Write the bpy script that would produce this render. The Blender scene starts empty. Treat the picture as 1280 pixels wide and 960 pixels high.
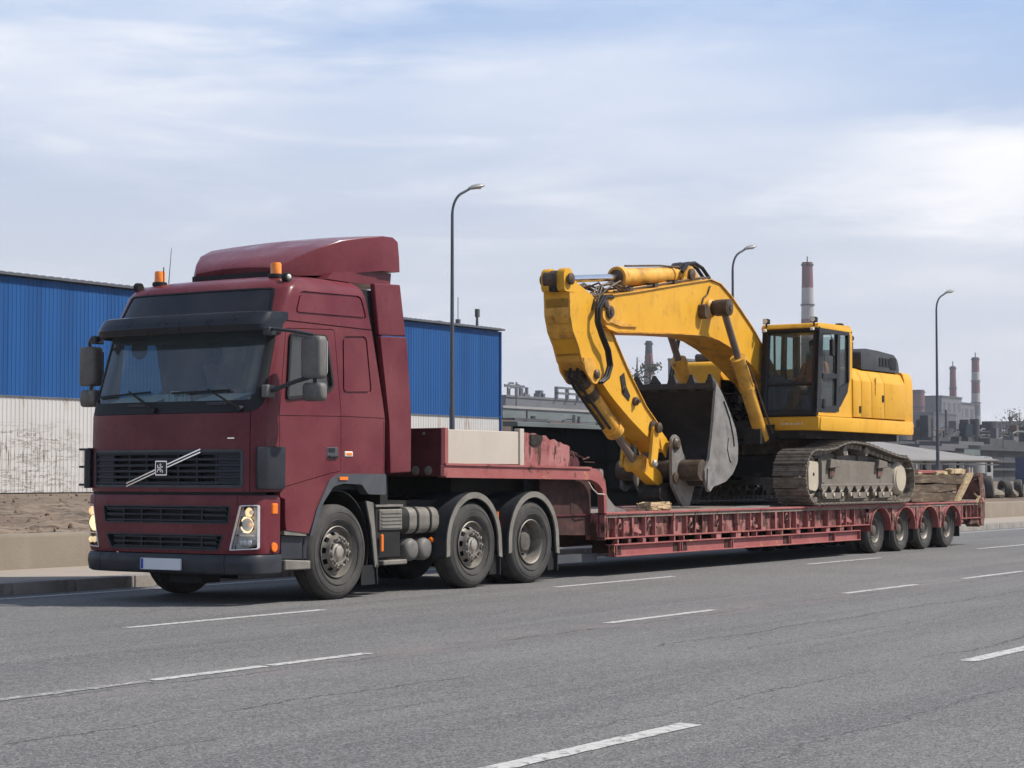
import bpy, bmesh, math, random
from mathutils import Vector, Matrix, Euler
random.seed(11)
PI = math.pi
scene = bpy.context.scene
COL = scene.collection

# ------------------------------------------------------------------ camera, sky, sun, exposure
cam_data = bpy.data.cameras.new('camera')
cam_data.sensor_width = 36.0
cam_data.lens = 69.19
cam_data.clip_end = 6000
cam = bpy.data.objects.new('camera', cam_data)
cam.location = (0, 0, 1.37)
cam.rotation_euler = (math.radians(90 + 2.6765), 0, math.radians(32.815 - 90))
COL.objects.link(cam)
scene.camera = cam

SUN_DIR = Vector((-0.20, 0.30, -0.42)).normalized()      # the way the light travels
SUN_EL = math.asin(-SUN_DIR.z)
SUN_ROT = math.atan2(-SUN_DIR.x, -SUN_DIR.y)
sun_data = bpy.data.lights.new('sun', 'SUN')
sun_data.energy = 5.0
sun_data.angle = math.radians(1.2)
sun_data.color = (1.0, 0.95, 0.88)
sun = bpy.data.objects.new('sun', sun_data)
sun.rotation_euler = SUN_DIR.to_track_quat('-Z', 'Y').to_euler()
sun.location = (0, 0, 60)
COL.objects.link(sun)

world = bpy.data.worlds.new('World')
scene.world = world
world.use_nodes = True
def build_world():
    nt = world.node_tree; N = nt.nodes; L = nt.links
    N.clear()
    out = N.new('ShaderNodeOutputWorld'); bg = N.new('ShaderNodeBackground')
    bg.inputs['Strength'].default_value = 0.11
    sky = N.new('ShaderNodeTexSky'); sky.sky_type = 'NISHITA'; sky.sun_disc = False
    sky.sun_elevation = SUN_EL; sky.sun_rotation = SUN_ROT % (2 * PI)
    sky.air_density = 1.0; sky.dust_density = 0.6; sky.ozone_density = 1.5
    tc = N.new('ShaderNodeTexCoord')
    # height above the horizon drives how thick the pale veil of cloud looks
    sep = N.new('ShaderNodeSeparateXYZ'); L.new(tc.outputs['Generated'], sep.inputs[0])
    mp = N.new('ShaderNodeMapping'); mp.inputs['Scale'].default_value = (1.0, 1.0, 4.6)
    mp.inputs['Rotation'].default_value = (0.0, 0.12, 0.4)
    L.new(tc.outputs['Generated'], mp.inputs[0])
    n1 = N.new('ShaderNodeTexNoise'); n1.inputs['Scale'].default_value = 2.6; n1.inputs['Detail'].default_value = 6
    n1.inputs['Roughness'].default_value = 0.52; n1.inputs['Distortion'].default_value = 0.25
    L.new(mp.outputs[0], n1.inputs['Vector'])
    r1 = N.new('ShaderNodeMapRange'); r1.interpolation_type = 'SMOOTHSTEP'
    r1.inputs['From Min'].default_value = 0.45; r1.inputs['From Max'].default_value = 0.66
    L.new(n1.outputs['Fac'], r1.inputs['Value'])
    def puff(d, sx, sz, r):            # one soft bank of cloud in a direction d
        sub = N.new('ShaderNodeVectorMath'); sub.operation = 'SUBTRACT'; sub.inputs[1].default_value = (d[0] + .05, d[1] + .05, d[2] + .035)
        wig = N.new('ShaderNodeVectorMath'); wig.operation = 'MULTIPLY_ADD'
        n = N.new('ShaderNodeTexNoise'); n.inputs['Scale'].default_value = 7; n.inputs['Detail'].default_value = 7; n.inputs['Roughness'].default_value = .6
        L.new(mp.outputs[0], n.inputs['Vector'])
        L.new(n.outputs['Color'], wig.inputs[0]); wig.inputs[1].default_value = (.10, .10, .07); L.new(tc.outputs['Generated'], wig.inputs[2])
        L.new(wig.outputs[0], sub.inputs[0])
        mul = N.new('ShaderNodeVectorMath'); mul.operation = 'MULTIPLY'; mul.inputs[1].default_value = (sx, sx, sz)
        L.new(sub.outputs[0], mul.inputs[0])
        ln = N.new('ShaderNodeVectorMath'); ln.operation = 'LENGTH'; L.new(mul.outputs[0], ln.inputs[0])
        m = N.new('ShaderNodeMapRange'); m.interpolation_type = 'SMOOTHSTEP'
        m.inputs['From Min'].default_value = r; m.inputs['From Max'].default_value = 0.0
        L.new(ln.outputs['Value'], m.inputs['Value'])
        return m.outputs[0]
    def add(a, b, clamp=True):
        m = N.new('ShaderNodeMath'); m.operation = 'ADD'; m.use_clamp = clamp
        L.new(a, m.inputs[0]); L.new(b, m.inputs[1]); return m.outputs[0]
    def mulc(a, c):
        m = N.new('ShaderNodeMath'); m.operation = 'MULTIPLY'; L.new(a, m.inputs[0]); m.inputs[1].default_value = c; return m.outputs[0]
    n2 = N.new('ShaderNodeTexNoise'); n2.inputs['Scale'].default_value = 6.5; n2.inputs['Detail'].default_value = 5; n2.inputs['Roughness'].default_value = .58; n2.inputs['Distortion'].default_value = .5
    mp2 = N.new('ShaderNodeMapping'); mp2.inputs['Scale'].default_value = (1.0, 1.0, 7.0); mp2.inputs['Rotation'].default_value = (.10, -.16, 1.1); L.new(tc.outputs['Generated'], mp2.inputs[0]); L.new(mp2.outputs[0], n2.inputs['Vector'])
    r2 = N.new('ShaderNodeMapRange'); r2.interpolation_type = 'SMOOTHSTEP'; r2.inputs['From Min'].default_value = .47; r2.inputs['From Max'].default_value = .74; L.new(n2.outputs['Fac'], r2.inputs['Value'])
    c = add(mulc(r1.outputs[0], 0.40), mulc(r2.outputs[0], .24))
    for d, sx, sz, r, k in PUFFS:
        c = add(c, mulc(puff(d, sx, sz, r), k))
    mix = N.new('ShaderNodeMixRGB'); mix.inputs['Color2'].default_value = CLOUD_COL
    L.new(c, mix.inputs['Fac'])
    # thin even veil: keeps the blue pale all the way round the horizon
    veil = N.new('ShaderNodeMixRGB'); veil.inputs['Color2'].default_value = VEIL_COL
    vg = N.new('ShaderNodeMixRGB'); vg.inputs['Color1'].default_value = VEIL_COL; vg.inputs['Color2'].default_value = BLUE_COL
    vq = N.new('ShaderNodeMapRange'); vq.interpolation_type = 'SMOOTHSTEP'; vq.inputs['From Min'].default_value = .09; vq.inputs['From Max'].default_value = .30
    L.new(sep.outputs['Z'], vq.inputs['Value']); L.new(vq.outputs[0], vg.inputs['Fac']); L.new(vg.outputs[0], veil.inputs['Color2'])
    vr = N.new('ShaderNodeMapRange'); vr.inputs['From Min'].default_value = 0.0; vr.inputs['From Max'].default_value = 0.70
    vr.inputs['To Min'].default_value = 0.97; vr.inputs['To Max'].default_value = 0.05
    L.new(sep.outputs['Z'], vr.inputs['Value']); L.new(vr.outputs[0], veil.inputs['Fac'])
    L.new(sky.outputs[0], veil.inputs['Color1'])
    L.new(veil.outputs[0], mix.inputs['Color1'])
    L.new(mix.outputs[0], bg.inputs['Color'])
    L.new(bg.outputs[0], out.inputs['Surface'])
CLOUD_COL = (8.5, 8.45, 8.6, 1)
VEIL_COL = (5.4, 5.6, 6.45, 1)
BLUE_COL = (3.05, 4.75, 7.9, 1)
PUFFS = [((0.938, 0.312, 0.145), 8.0, 24.0, 1.0, .85), ((0.679, 0.708, 0.190), 5.5, 20.0, 1.0, .45), ((0.915, 0.372, 0.158), 5.5, 34.0, 1.0, .22),
         ((0.80, 0.573, 0.197), 4.0, 40.0, 1.0, .20), ((0.841, 0.513, 0.172), 3.6, 24.0, 1.0, .25), ((0.868, 0.450, 0.209), 5.0, 26.0, 1.0, .25)]
build_world()
scene.view_settings.view_transform = 'Standard'
scene.view_settings.look = 'None'
scene.view_settings.exposure = 0.2
scene.view_settings.gamma = 1.0
scene.view_settings.use_curve_mapping = False
scene.render.engine = 'CYCLES'
scene.cycles.max_bounces = 8
scene.cycles.transparent_max_bounces = 12
scene.cycles.volume_bounces = 0
scene.cycles.use_denoising = True

# ------------------------------------------------------------------ materials
def principled(name):
    m = bpy.data.materials.new(name); m.use_nodes = True
    nt = m.node_tree; b = nt.nodes['Principled BSDF']
    return m, nt, nt.nodes, nt.links, b
def C4(c): return (c[0], c[1], c[2], 1)
def mat(name, col, rough=.5, metal=0., layers=(), bump=0., bscale=40., coat=0., stretch=None, rvar=0., spec=.28):
    """col + layers of (colour, noise scale, threshold, softness[, amount]) seen through noise in object space"""
    m, nt, N, L, b = principled(name)
    b.inputs['Roughness'].default_value = rough; b.inputs['Metallic'].default_value = metal
    b.inputs['Specular IOR Level'].default_value = spec
    if coat:
        b.inputs['Coat Weight'].default_value = coat; b.inputs['Coat Roughness'].default_value = .12
    tc = N.new('ShaderNodeTexCoord'); vec = tc.outputs['Object']
    if stretch:
        mp = N.new('ShaderNodeMapping'); mp.inputs['Scale'].default_value = stretch; L.new(vec, mp.inputs[0]); svec = mp.outputs[0]
    else: svec = vec
    cur = None
    for i, ly in enumerate(layers):
        c2, sc, th, so = ly[:4]; am = ly[4] if len(ly) > 4 else 1.; st = ly[5] if len(ly) > 5 else False
        n = N.new('ShaderNodeTexNoise'); n.inputs['Scale'].default_value = sc; n.inputs['Detail'].default_value = 6
        n.inputs['Roughness'].default_value = .62
        off = N.new('ShaderNodeVectorMath'); off.operation = 'ADD'; off.inputs[1].default_value = (7.3 * i, 3.1 * i, 5.7 * i)
        L.new(svec if st else vec, off.inputs[0]); L.new(off.outputs[0], n.inputs['Vector'])
        r = N.new('ShaderNodeMapRange'); r.inputs['From Min'].default_value = th - so; r.inputs['From Max'].default_value = th + so
        r.inputs['To Max'].default_value = am
        L.new(n.outputs['Fac'], r.inputs['Value'])
        mx = N.new('ShaderNodeMixRGB'); mx.inputs['Color2'].default_value = C4(c2)
        if cur is None: mx.inputs['Color1'].default_value = C4(col)
        else: L.new(cur, mx.inputs['Color1'])
        L.new(r.outputs[0], mx.inputs['Fac']); cur = mx.outputs[0]
    if cur is None: b.inputs['Base Color'].default_value = C4(col)
    else: L.new(cur, b.inputs['Base Color'])
    if rvar:
        n = N.new('ShaderNodeTexNoise'); n.inputs['Scale'].default_value = 3.; n.inputs['Detail'].default_value = 5; L.new(vec, n.inputs['Vector'])
        r = N.new('ShaderNodeMapRange'); r.inputs['From Min'].default_value = .3; r.inputs['From Max'].default_value = .7
        r.inputs['To Min'].default_value = max(.02, rough - rvar); r.inputs['To Max'].default_value = rough + rvar
        L.new(n.outputs['Fac'], r.inputs['Value']); L.new(r.outputs[0], b.inputs['Roughness'])
    if bump:
        n = N.new('ShaderNodeTexNoise'); n.inputs['Scale'].default_value = bscale; n.inputs['Detail'].default_value = 5; L.new(vec, n.inputs['Vector'])
        bp = N.new('ShaderNodeBump'); bp.inputs['Strength'].default_value = min(1., bump); bp.inputs['Distance'].default_value = .02
        L.new(n.outputs['Fac'], bp.inputs['Height']); L.new(bp.outputs[0], b.inputs['Normal'])
    return m
def emis(name, col, s):
    m, nt, N, L, b = principled(name)
    b.inputs['Base Color'].default_value = C4(col); b.inputs['Emission Color'].default_value = C4(col); b.inputs['Emission Strength'].default_value = s
    return m
def glass(name, tint, refl=.08, rough=.02, haze=0., hazecol=(.5, .5, .5), f0=.04):
    m = bpy.data.materials.new(name); m.use_nodes = True
    nt = m.node_tree; N = nt.nodes; L = nt.links; N.clear()
    o = N.new('ShaderNodeOutputMaterial'); t = N.new('ShaderNodeBsdfTransparent'); g = N.new('ShaderNodeBsdfGlossy')
    t.inputs[0].default_value = C4(tint); g.inputs['Roughness'].default_value = rough
    ge = N.new('ShaderNodeNewGeometry'); dp = N.new('ShaderNodeVectorMath'); dp.operation = 'DOT_PRODUCT'
    L.new(ge.outputs['Normal'], dp.inputs[0]); L.new(ge.outputs['Incoming'], dp.inputs[1])
    ab = N.new('ShaderNodeMath'); ab.operation = 'ABSOLUTE'; L.new(dp.outputs['Value'], ab.inputs[0])
    om = N.new('ShaderNodeMath'); om.operation = 'SUBTRACT'; om.inputs[0].default_value = 1; L.new(ab.outputs[0], om.inputs[1])
    pw = N.new('ShaderNodeMath'); pw.operation = 'POWER'; pw.inputs[1].default_value = 5; L.new(om.outputs[0], pw.inputs[0])
    fr = N.new('ShaderNodeMath'); fr.operation = 'MULTIPLY_ADD'; fr.inputs[1].default_value = .95; fr.inputs[2].default_value = f0; L.new(pw.outputs[0], fr.inputs[0])
    ad = N.new('ShaderNodeMath'); ad.operation = 'ADD'; ad.inputs[1].default_value = refl; L.new(fr.outputs[0], ad.inputs[0])
    mx = N.new('ShaderNodeMixShader'); L.new(ad.outputs[0], mx.inputs[0]); L.new(t.outputs[0], mx.inputs[1]); L.new(g.outputs[0], mx.inputs[2])
    res = mx.outputs[0]
    if haze:
        d = N.new('ShaderNodeBsdfDiffuse'); d.inputs[0].default_value = C4(hazecol)
        m2 = N.new('ShaderNodeMixShader')
        tc = N.new('ShaderNodeTexCoord'); n = N.new('ShaderNodeTexNoise'); n.inputs['Scale'].default_value = 2.5; n.inputs['Detail'].default_value = 6
        L.new(tc.outputs['Object'], n.inputs['Vector'])
        r = N.new('ShaderNodeMapRange'); r.inputs['To Min'].default_value = haze * .5; r.inputs['To Max'].default_value = haze * 1.5
        L.new(n.outputs['Fac'], r.inputs['Value']); L.new(r.outputs[0], m2.inputs[0])
        L.new(res, m2.inputs[1]); L.new(d.outputs[0], m2.inputs[2]); res = m2.outputs[0]
    L.new(res, o.inputs['Surface'])
    return m

M = {}
M['maroon'] = mat('maroon_paint', (.092, .0085, .018), .30, layers=[((.195, .058, .058), .9, .53, .22, .8), ((.17, .035, .045), 3.2, .58, .15, .5), ((.27, .12, .11), 17, .70, .10, .2), ((.22, .08, .08), 5, .68, .08, .2, True)], coat=.10, spec=.16, rvar=.10, stretch=(1, 1, .35), bump=.05, bscale=5)
M['lining'] = mat('cab_lining', (.055, .055, .06), .8)
M['plastic'] = mat('dark_plastic', (.026, .029, .035), .42, layers=[((.07, .07, .075), 4, .62, .2, .5)], rvar=.1)
M['plastic_grey'] = mat('grey_plastic', (.055, .060, .068), .5, layers=[((.11, .11, .11), 5, .6, .2, .6)], rvar=.1)
M['mirror_grey'] = mat('dusty_mirror_plastic', (.115, .108, .100), .55, layers=[((.20, .19, .17), 6, .55, .2, .6), ((.05, .05, .05), 9, .66, .1, .6)])
M['visor'] = mat('visor_plastic', (.012, .014, .019), .30, layers=[((.035, .037, .042), 3, .6, .2, .5)], rvar=.08)
M['rubber'] = mat('rubber', (.014, .014, .015), .6)
M['black'] = mat('black_chassis', (.012, .0115, .011), .7, layers=[((.035, .032, .028), 5, .6, .2, .6)])
M['grille'] = mat('grille_plastic', (.020, .025, .033), .45)
M['tyre'] = mat('tyre_rubber', (.030, .029, .028), .88, layers=[((.105, .097, .086), 3.5, .5, .3, .75), ((.16, .15, .13), 22, .68, .12, .35)], bump=.25, bscale=60)
M['rim'] = mat('rim_steel', (.235, .215, .185), .5, .25, layers=[((.075, .062, .05), 6, .55, .18, .85), ((.36, .33, .29), 11, .66, .1, .5)])
M['rim_dark'] = mat('rim_grime', (.07, .062, .054), .6, .1, layers=[((.20, .18, .155), 5, .6, .2, .7)])
M['hub'] = mat('hub_metal', (.42, .38, .33), .42, .4, layers=[((.12, .10, .08), 9, .56, .15, .8)])
M['chrome'] = mat('chrome', (.82, .82, .82), .14, 1.)
M['steel'] = mat('dusty_aluminium', (.24, .222, .19), .5, .2, layers=[((.12, .108, .09), 4, .52, .2, .8), ((.08, .07, .06), 10, .68, .1, .6)], rvar=.1)
M['headlamp'] = mat('headlamp_reflector', (.66, .66, .655), .30, .25, layers=[((.42, .42, .42), 16, .55, .12, .6)])
M['bulb'] = emis('headlamp_bowl_glow', (1.0, .76, .44), 1.15)  # glow of the reflector bowl, standing in for the lamp's light on it
M['bulb_core'] = emis('lamp_core', (.70, .42, .22), .5)
M['bulb_soft'] = emis('lit_sidelamp', (1.0, .74, .42), .6)
M['clear'] = glass('lamp_lens', (.93, .94, .94), .02, .03)
M['orange'] = mat('orange_lens', (.75, .17, .012), .22, coat=.4)
M['amber'] = mat('amber_beacon', (.85, .19, .008), .18, coat=.5, layers=[((.95, .35, .05), 18, .55, .2, .8)])
M['white_lens'] = mat('white_lens', (.72, .68, .58), .2, coat=.4)
M['windscreen'] = glass('windscreen_glass', (.50, .62, .62), .05, .015, .11, (.36, .42, .45))
M['side_glass'] = glass('side_glass', (.50, .64, .60), .06, .015, .06, (.40, .43, .42))
M['roof_glass'] = mat('dark_roof_screen', (.022, .021, .024), .16, coat=.3, layers=[((.05, .045, .048), 3, .55, .25, .6)])
M['plate'] = mat('blank_plate', (.66, .67, .69), .4)
M['plate_blue'] = mat('plate_blue', (.03, .08, .36), .4)
M['paper'] = mat('paper', (.62, .68, .66), .7)
M['seat'] = mat('seat_cloth', (.035, .037, .045), .9)
M['skin'] = mat('skin', (.42, .24, .17), .55)
M['shirt'] = mat('shirt_cloth', (.16, .15, .17), .9)
M['vest'] = mat('orange_vest', (.42, .12, .035), .85)
M['trousers'] = mat('trouser_cloth', (.03, .035, .05), .9)
M['hair'] = mat('hair', (.02, .014, .01), .7)
# trailer
RUST = (.055, .026, .017)
M['trailer'] = mat('faded_red_paint', (.275, .085, .080), .65, layers=[((.43, .20, .18), 2.2, .5, .2, .8), ((.22, .045, .043), 6, .60, .10, .7), (RUST, 4.6, .575, .03, .97, True), ((.085, .042, .03), 13, .62, .04, .85)], bump=.2, bscale=30, stretch=(1.5, 1, .42))
M['trailer_rusty'] = mat('rust_eaten_red_paint', (.27, .105, .095), .75, layers=[((.37, .19, .165), 2.6, .52, .18, .8), (RUST, 5.2, .535, .04, .95, True), ((.17, .05, .042), 4, .58, .08, .8), ((.07, .036, .026), 14, .60, .05, .85)], bump=.35, bscale=26, stretch=(1.4, 1, .5))
M['trailer_plain'] = mat('faded_red_rail', (.265, .068, .064), .6, layers=[((.35, .135, .12), 2.6, .5, .2, .8), (RUST, 6, .63, .035, .9), ((.62, .36, .06), 3.6, .665, .03, .75)], bump=.12, bscale=30)
M['trailer_dark'] = mat('shaded_maroon_steel', (.085, .016, .020), .5, layers=[((.13, .035, .035), 3, .55, .2, .6), ((.03, .016, .012), 7, .62, .1, .8)])
M['trailer_shadow'] = mat('shaded_red_steel', (.055, .022, .018), .75, layers=[((.13, .055, .05), 3, .58, .15, .8), ((.02, .015, .012), 8, .55, .15, .8)])  # dark copy of the trailer red, shade of recessed parts put into the colour
M['rust'] = mat('rusty_steel', (.17, .088, .070), .85, layers=[((.055, .028, .02), 4, .5, .15, .9), ((.27, .16, .12), 9, .62, .1, .7), ((.30, .10, .09), 3, .62, .06, .8)], bump=.5, bscale=22)
M['board_grey'] = mat('pale_board', (.475, .415, .35), .75, layers=[((.40, .345, .285), 1.6, .55, .2, .7), ((.26, .22, .18), 7, .70, .08, .7, True)], stretch=(1, 1, .25), bump=.08)
M['deck'] = mat('deck_plate', (.20, .16, .13), .8, layers=[((.30, .26, .21), 3, .55, .2, .8), ((.08, .055, .045), 6, .6, .1, .7)], bump=.4, bscale=25)
M['timber'] = mat('weathered_timber', (.090, .063, .040), .85, layers=[((.075, .048, .030), 7, .5, .15, .85, True), ((.27, .205, .135), 11, .62, .12, .8, True), ((.05, .035, .025), 2.2, .6, .1, .7)], stretch=(.22, 2.2, 2.2), bump=.5, bscale=24)
M['timber_pale'] = mat('split_timber', (.40, .30, .17), .85, layers=[((.20, .13, .08), 9, .52, .15, .85, True), ((.55, .45, .28), 14, .6, .1, .7)], stretch=(.3, 2, 2), bump=.5, bscale=24)
M['chipwood'] = mat('chipped_wood', (.46, .34, .19), .9, layers=[((.12, .075, .04), 24, .55, .06, .9), ((.66, .56, .38), 30, .6, .08, .8)], bump=.8, bscale=40)
# excavator
M['yellow'] = mat('yellow_paint', (.64, .320, .024), .45, layers=[((.71, .390, .045), 1.1, .55, .22, .8), ((.42, .205, .030), 3.5, .62, .10, .55, True), ((.30, .15, .03), 8, .66, .06, .55), ((.085, .05, .025), 11, .70, .04, .85), ((.80, .62, .30), 26, .70, .05, .3)], coat=.04, spec=.15, rvar=.10, stretch=(1, 1, .5), bump=.05, bscale=8)
M['yellow_dirty'] = mat('grimy_yellow_paint', (.64, .31, .03), .5, layers=[((.74, .42, .10), 2, .55, .2, .7), ((.30, .155, .03), 4, .57, .12, .8), ((.07, .045, .025), 7, .66, .07, .9)], bump=.12, bscale=25)
M['grease'] = mat('greasy_steel', (.085, .060, .042), .5, .2, layers=[((.18, .13, .085), 7, .58, .12, .8), ((.03, .024, .02), 5, .58, .12, .8)], bump=.2)
M['rod'] = mat('polished_rod', (.74, .74, .75), .16, 1., layers=[((.45, .42, .38), 6, .62, .12, .5)])
M['dull_rod'] = mat('dusty_rod', (.21, .175, .15), .45, .3, layers=[((.12, .09, .07), 5, .55, .2, .8)])
M['track'] = mat('track_steel', (.175, .145, .115), .6, .2, layers=[((.28, .245, .20), 3, .52, .2, .8), ((.075, .058, .045), 7, .58, .12, .85)], bump=.35, bscale=30)
M['track_dust'] = mat('dusty_track_frame', (.150, .130, .105), .8, layers=[((.225, .20, .165), 2.4, .55, .2, .8), ((.14, .115, .09), 6, .58, .12, .8)], bump=.3, bscale=25)
M['sprocket'] = mat('dusty_drive_cover', (.47, .41, .31), .7, layers=[((.33, .28, .21), 4, .55, .2, .8)])
M['bucket'] = mat('worn_bucket_steel', (.200, .184, .166), .55, .15, layers=[((.29, .277, .26), 2.2, .55, .15, .8), ((.12, .112, .104), 5, .58, .12, .8), ((.24, .15, .09), 9, .7, .06, .5)], bump=.15, bscale=20)
M['bucket_in'] = mat('shaded_bucket_steel', (.034, .032, .031), .6, .1, layers=[((.07, .063, .055), 3, .6, .15, .7)], bump=.3, bscale=20)  # darker copy of the bucket steel, shade of the inside put into the colour
M['hose'] = mat('hydraulic_hose', (.012, .012, .013), .45)
M['black_frame'] = mat('black_cab_frame', (.012, .013, .015), .4)
M['cab_glass'] = glass('cab_glass', (.56, .68, .66), .0, .02, .08, (.40, .43, .42), f0=.016)
M['hood_grey'] = mat('grey_hood', (.045, .049, .055), .5, layers=[((.09, .09, .09), 4, .58, .2, .6)])
M['mesh_black'] = mat('machinery_black', (.016, .014, .012), .75, layers=[((.06, .045, .03), 6, .6, .12, .8)])
M['white_mark'] = mat('worn_white_letters', (.72, .70, .62), .6)
# place
M['kerb'] = mat('kerb_concrete', (.21, .185, .16), .85, layers=[((.31, .295, .275), 2.2, .52, .2, .8), ((.13, .12, .11), 5, .62, .1, .7)], bump=.4, bscale=30)
M['pavement'] = mat('pavement_concrete', (.285, .240, .198), .9, layers=[((.335, .285, .24), 1.1, .52, .2, .8), ((.24, .22, .20), 3.5, .64, .12, .6)], bump=.3, bscale=40)
M['barrier'] = mat('barrier_concrete', (.195, .162, .124), .9, layers=[((.235, .198, .155), 1.2, .52, .2, .8), ((.25, .225, .195), 4, .66, .1, .6, True)], bump=.25, bscale=30, stretch=(1.5, 1, .3))
M['lamp'] = mat('lamp_post_steel', (.070, .078, .092), .5, .3, layers=[((.12, .125, .14), 3, .55, .2, .6)])
M['lamp_head'] = mat('lamp_head', (.28, .28, .275), .5, .2)
M['blue_clad'] = mat('blue_cladding', (.012, .070, .215), .6, spec=.12, layers=[((.018, .085, .245), .25, .5, .25, .8), ((.009, .056, .18), .9, .6, .15, .5, True)], stretch=(1.5, 1, .1))
def tint_sheets(m, w, amt):
    nt = m.node_tree; N = nt.nodes; L = nt.links; b = N['Principled BSDF']
    tc = N.new('ShaderNodeTexCoord'); sp = N.new('ShaderNodeSeparateXYZ'); L.new(tc.outputs['Object'], sp.inputs[0])
    dv = N.new('ShaderNodeMath'); dv.operation = 'DIVIDE'; dv.inputs[1].default_value = w; L.new(sp.outputs['X'], dv.inputs[0])
    fl = N.new('ShaderNodeMath'); fl.operation = 'FLOOR'; L.new(dv.outputs[0], fl.inputs[0])
    wn = N.new('ShaderNodeTexWhiteNoise'); wn.noise_dimensions = '1D'; L.new(fl.outputs[0], wn.inputs['W'])
    mr = N.new('ShaderNodeMapRange'); mr.inputs['To Min'].default_value = 1 - amt; mr.inputs['To Max'].default_value = 1 + amt; L.new(wn.outputs['Value'], mr.inputs['Value'])
    vm = N.new('ShaderNodeVectorMath'); vm.operation = 'SCALE'; L.new(b.inputs['Base Color'].links[0].from_socket, vm.inputs[0]); L.new(mr.outputs[0], vm.inputs['Scale'])
    L.new(vm.outputs[0], b.inputs['Base Color'])
tint_sheets(M['blue_clad'], 1.0, .10)
M['roof_trim'] = mat('grey_roof_trim', (.085, .09, .10), .6)
def white_clad():
    m = mat('white_cladding', (.50, .485, .465), .7, layers=[((.42, .40, .37), .5, .55, .2, .6), ((.30, .23, .17), 1.1, .64, .05, .7, True)], stretch=(1.4, 1, .35))
    nt = m.node_tree; N = nt.nodes; L = nt.links; b = N['Principled BSDF']
    tc = N.new('ShaderNodeTexCoord'); mp = N.new('ShaderNodeMapping'); mp.inputs['Scale'].default_value = (.55, 1, 1.0); L.new(tc.outputs['Object'], mp.inputs[0])
    n0 = N.new('ShaderNodeTexNoise'); n0.inputs['Scale'].default_value = 1.3; L.new(mp.outputs[0], n0.inputs['Vector'])
    ad = N.new('ShaderNodeMixRGB'); ad.blend_type = 'ADD'; ad.inputs['Fac'].default_value = .6; L.new(mp.outputs[0], ad.inputs['Color1']); L.new(n0.outputs['Color'], ad.inputs['Color2'])
    v = N.new('ShaderNodeTexVoronoi'); v.feature = 'DISTANCE_TO_EDGE'; v.inputs['Scale'].default_value = 1.5; L.new(ad.outputs[0], v.inputs['Vector'])
    r = N.new('ShaderNodeMapRange'); r.inputs['From Min'].default_value = .0; r.inputs['From Max'].default_value = .075; r.inputs['To Min'].default_value = 1; r.inputs['To Max'].default_value = 0
    L.new(v.outputs['Distance'], r.inputs['Value'])
    n1 = N.new('ShaderNodeTexNoise'); n1.inputs['Scale'].default_value = .9; n1.inputs['Detail'].default_value = 4; L.new(tc.outputs['Object'], n1.inputs['Vector'])
    r1 = N.new('ShaderNodeMapRange'); r1.inputs['From Min'].default_value = .44; r1.inputs['From Max'].default_value = .56; L.new(n1.outputs['Fac'], r1.inputs['Value'])
    sp = N.new('ShaderNodeSeparateXYZ'); L.new(tc.outputs['Object'], sp.inputs[0])
    # the scribbled grime lies on the left stretch of wall, below shoulder height
    rx = N.new('ShaderNodeMapRange'); rx.inputs['From Min'].default_value = -12.6; rx.inputs['From Max'].default_value = -15.0; L.new(sp.outputs['X'], rx.inputs['Value'])
    rz = N.new('ShaderNodeMapRange'); rz.inputs['From Min'].default_value = 3.5; rz.inputs['From Max'].default_value = 2.7; L.new(sp.outputs['Z'], rz.inputs['Value'])
    def mm(a, b2):
        k = N.new('ShaderNodeMath'); k.operation = 'MULTIPLY'; L.new(a, k.inputs[0]); L.new(b2, k.inputs[1]); return k.outputs[0]
    def band(st, sc, lo, hi, contour):
        m2 = N.new('ShaderNodeMapping'); m2.inputs['Scale'].default_value = st; L.new(tc.outputs['Object'], m2.inputs[0])
        q = N.new('ShaderNodeTexNoise'); q.inputs['Scale'].default_value = sc; q.inputs['Detail'].default_value = 5; q.inputs['Roughness'].default_value = .7; L.new(m2.outputs[0], q.inputs['Vector'])
        v_ = q.outputs['Fac']
        if contour:
            a_ = N.new('ShaderNodeMath'); a_.operation = 'SUBTRACT'; L.new(v_, a_.inputs[0]); a_.inputs[1].default_value = .5
            b_ = N.new('ShaderNodeMath'); b_.operation = 'ABSOLUTE'; L.new(a_.outputs[0], b_.inputs[0]); v_ = b_.outputs[0]
        k = N.new('ShaderNodeMapRange'); k.inputs['From Min'].default_value = lo; k.inputs['From Max'].default_value = hi; L.new(v_, k.inputs['Value']); return k.outputs[0]
    def mx_(a, b2):
        k = N.new('ShaderNodeMath'); k.operation = 'MAXIMUM'; L.new(a, k.inputs[0]); L.new(b2, k.inputs[1]); return k.outputs[0]
    hf = N.new('ShaderNodeMath'); hf.operation = 'MULTIPLY'; hf.inputs[1].default_value = .4; L.new(r.outputs[0], hf.inputs[0])
    lines = mx_(mm(hf.outputs[0], r1.outputs[0]), mx_(band((4.0, 1, .45), 1.8, .56, .64, False), band((.16, 1, 1.5), 1.5, .016, .004, True)))
    f = mm(mm(lines, rx.outputs[0]), rz.outputs[0])
    mx = N.new('ShaderNodeMixRGB'); mx.inputs['Color2'].default_value = (.15, .105, .075, 1)
    old = b.inputs['Base Color'].links[0].from_socket
    L.new(old, mx.inputs['Color1']); L.new(f, mx.inputs['Fac']); L.new(mx.outputs[0], b.inputs['Base Color'])
    return m
M['white_clad'] = white_clad()
M['dirt'] = mat('bare_dirt', (.140, .098, .066), .95, layers=[((.225, .168, .118), .5, .5, .12, .9), ((.060, .042, .028), 1.3, .55, .06, .9), ((.29, .235, .175), 2.6, .62, .05, .7), ((.05, .036, .026), 4, .66, .05, .7)], bump=.8, bscale=6)
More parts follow.
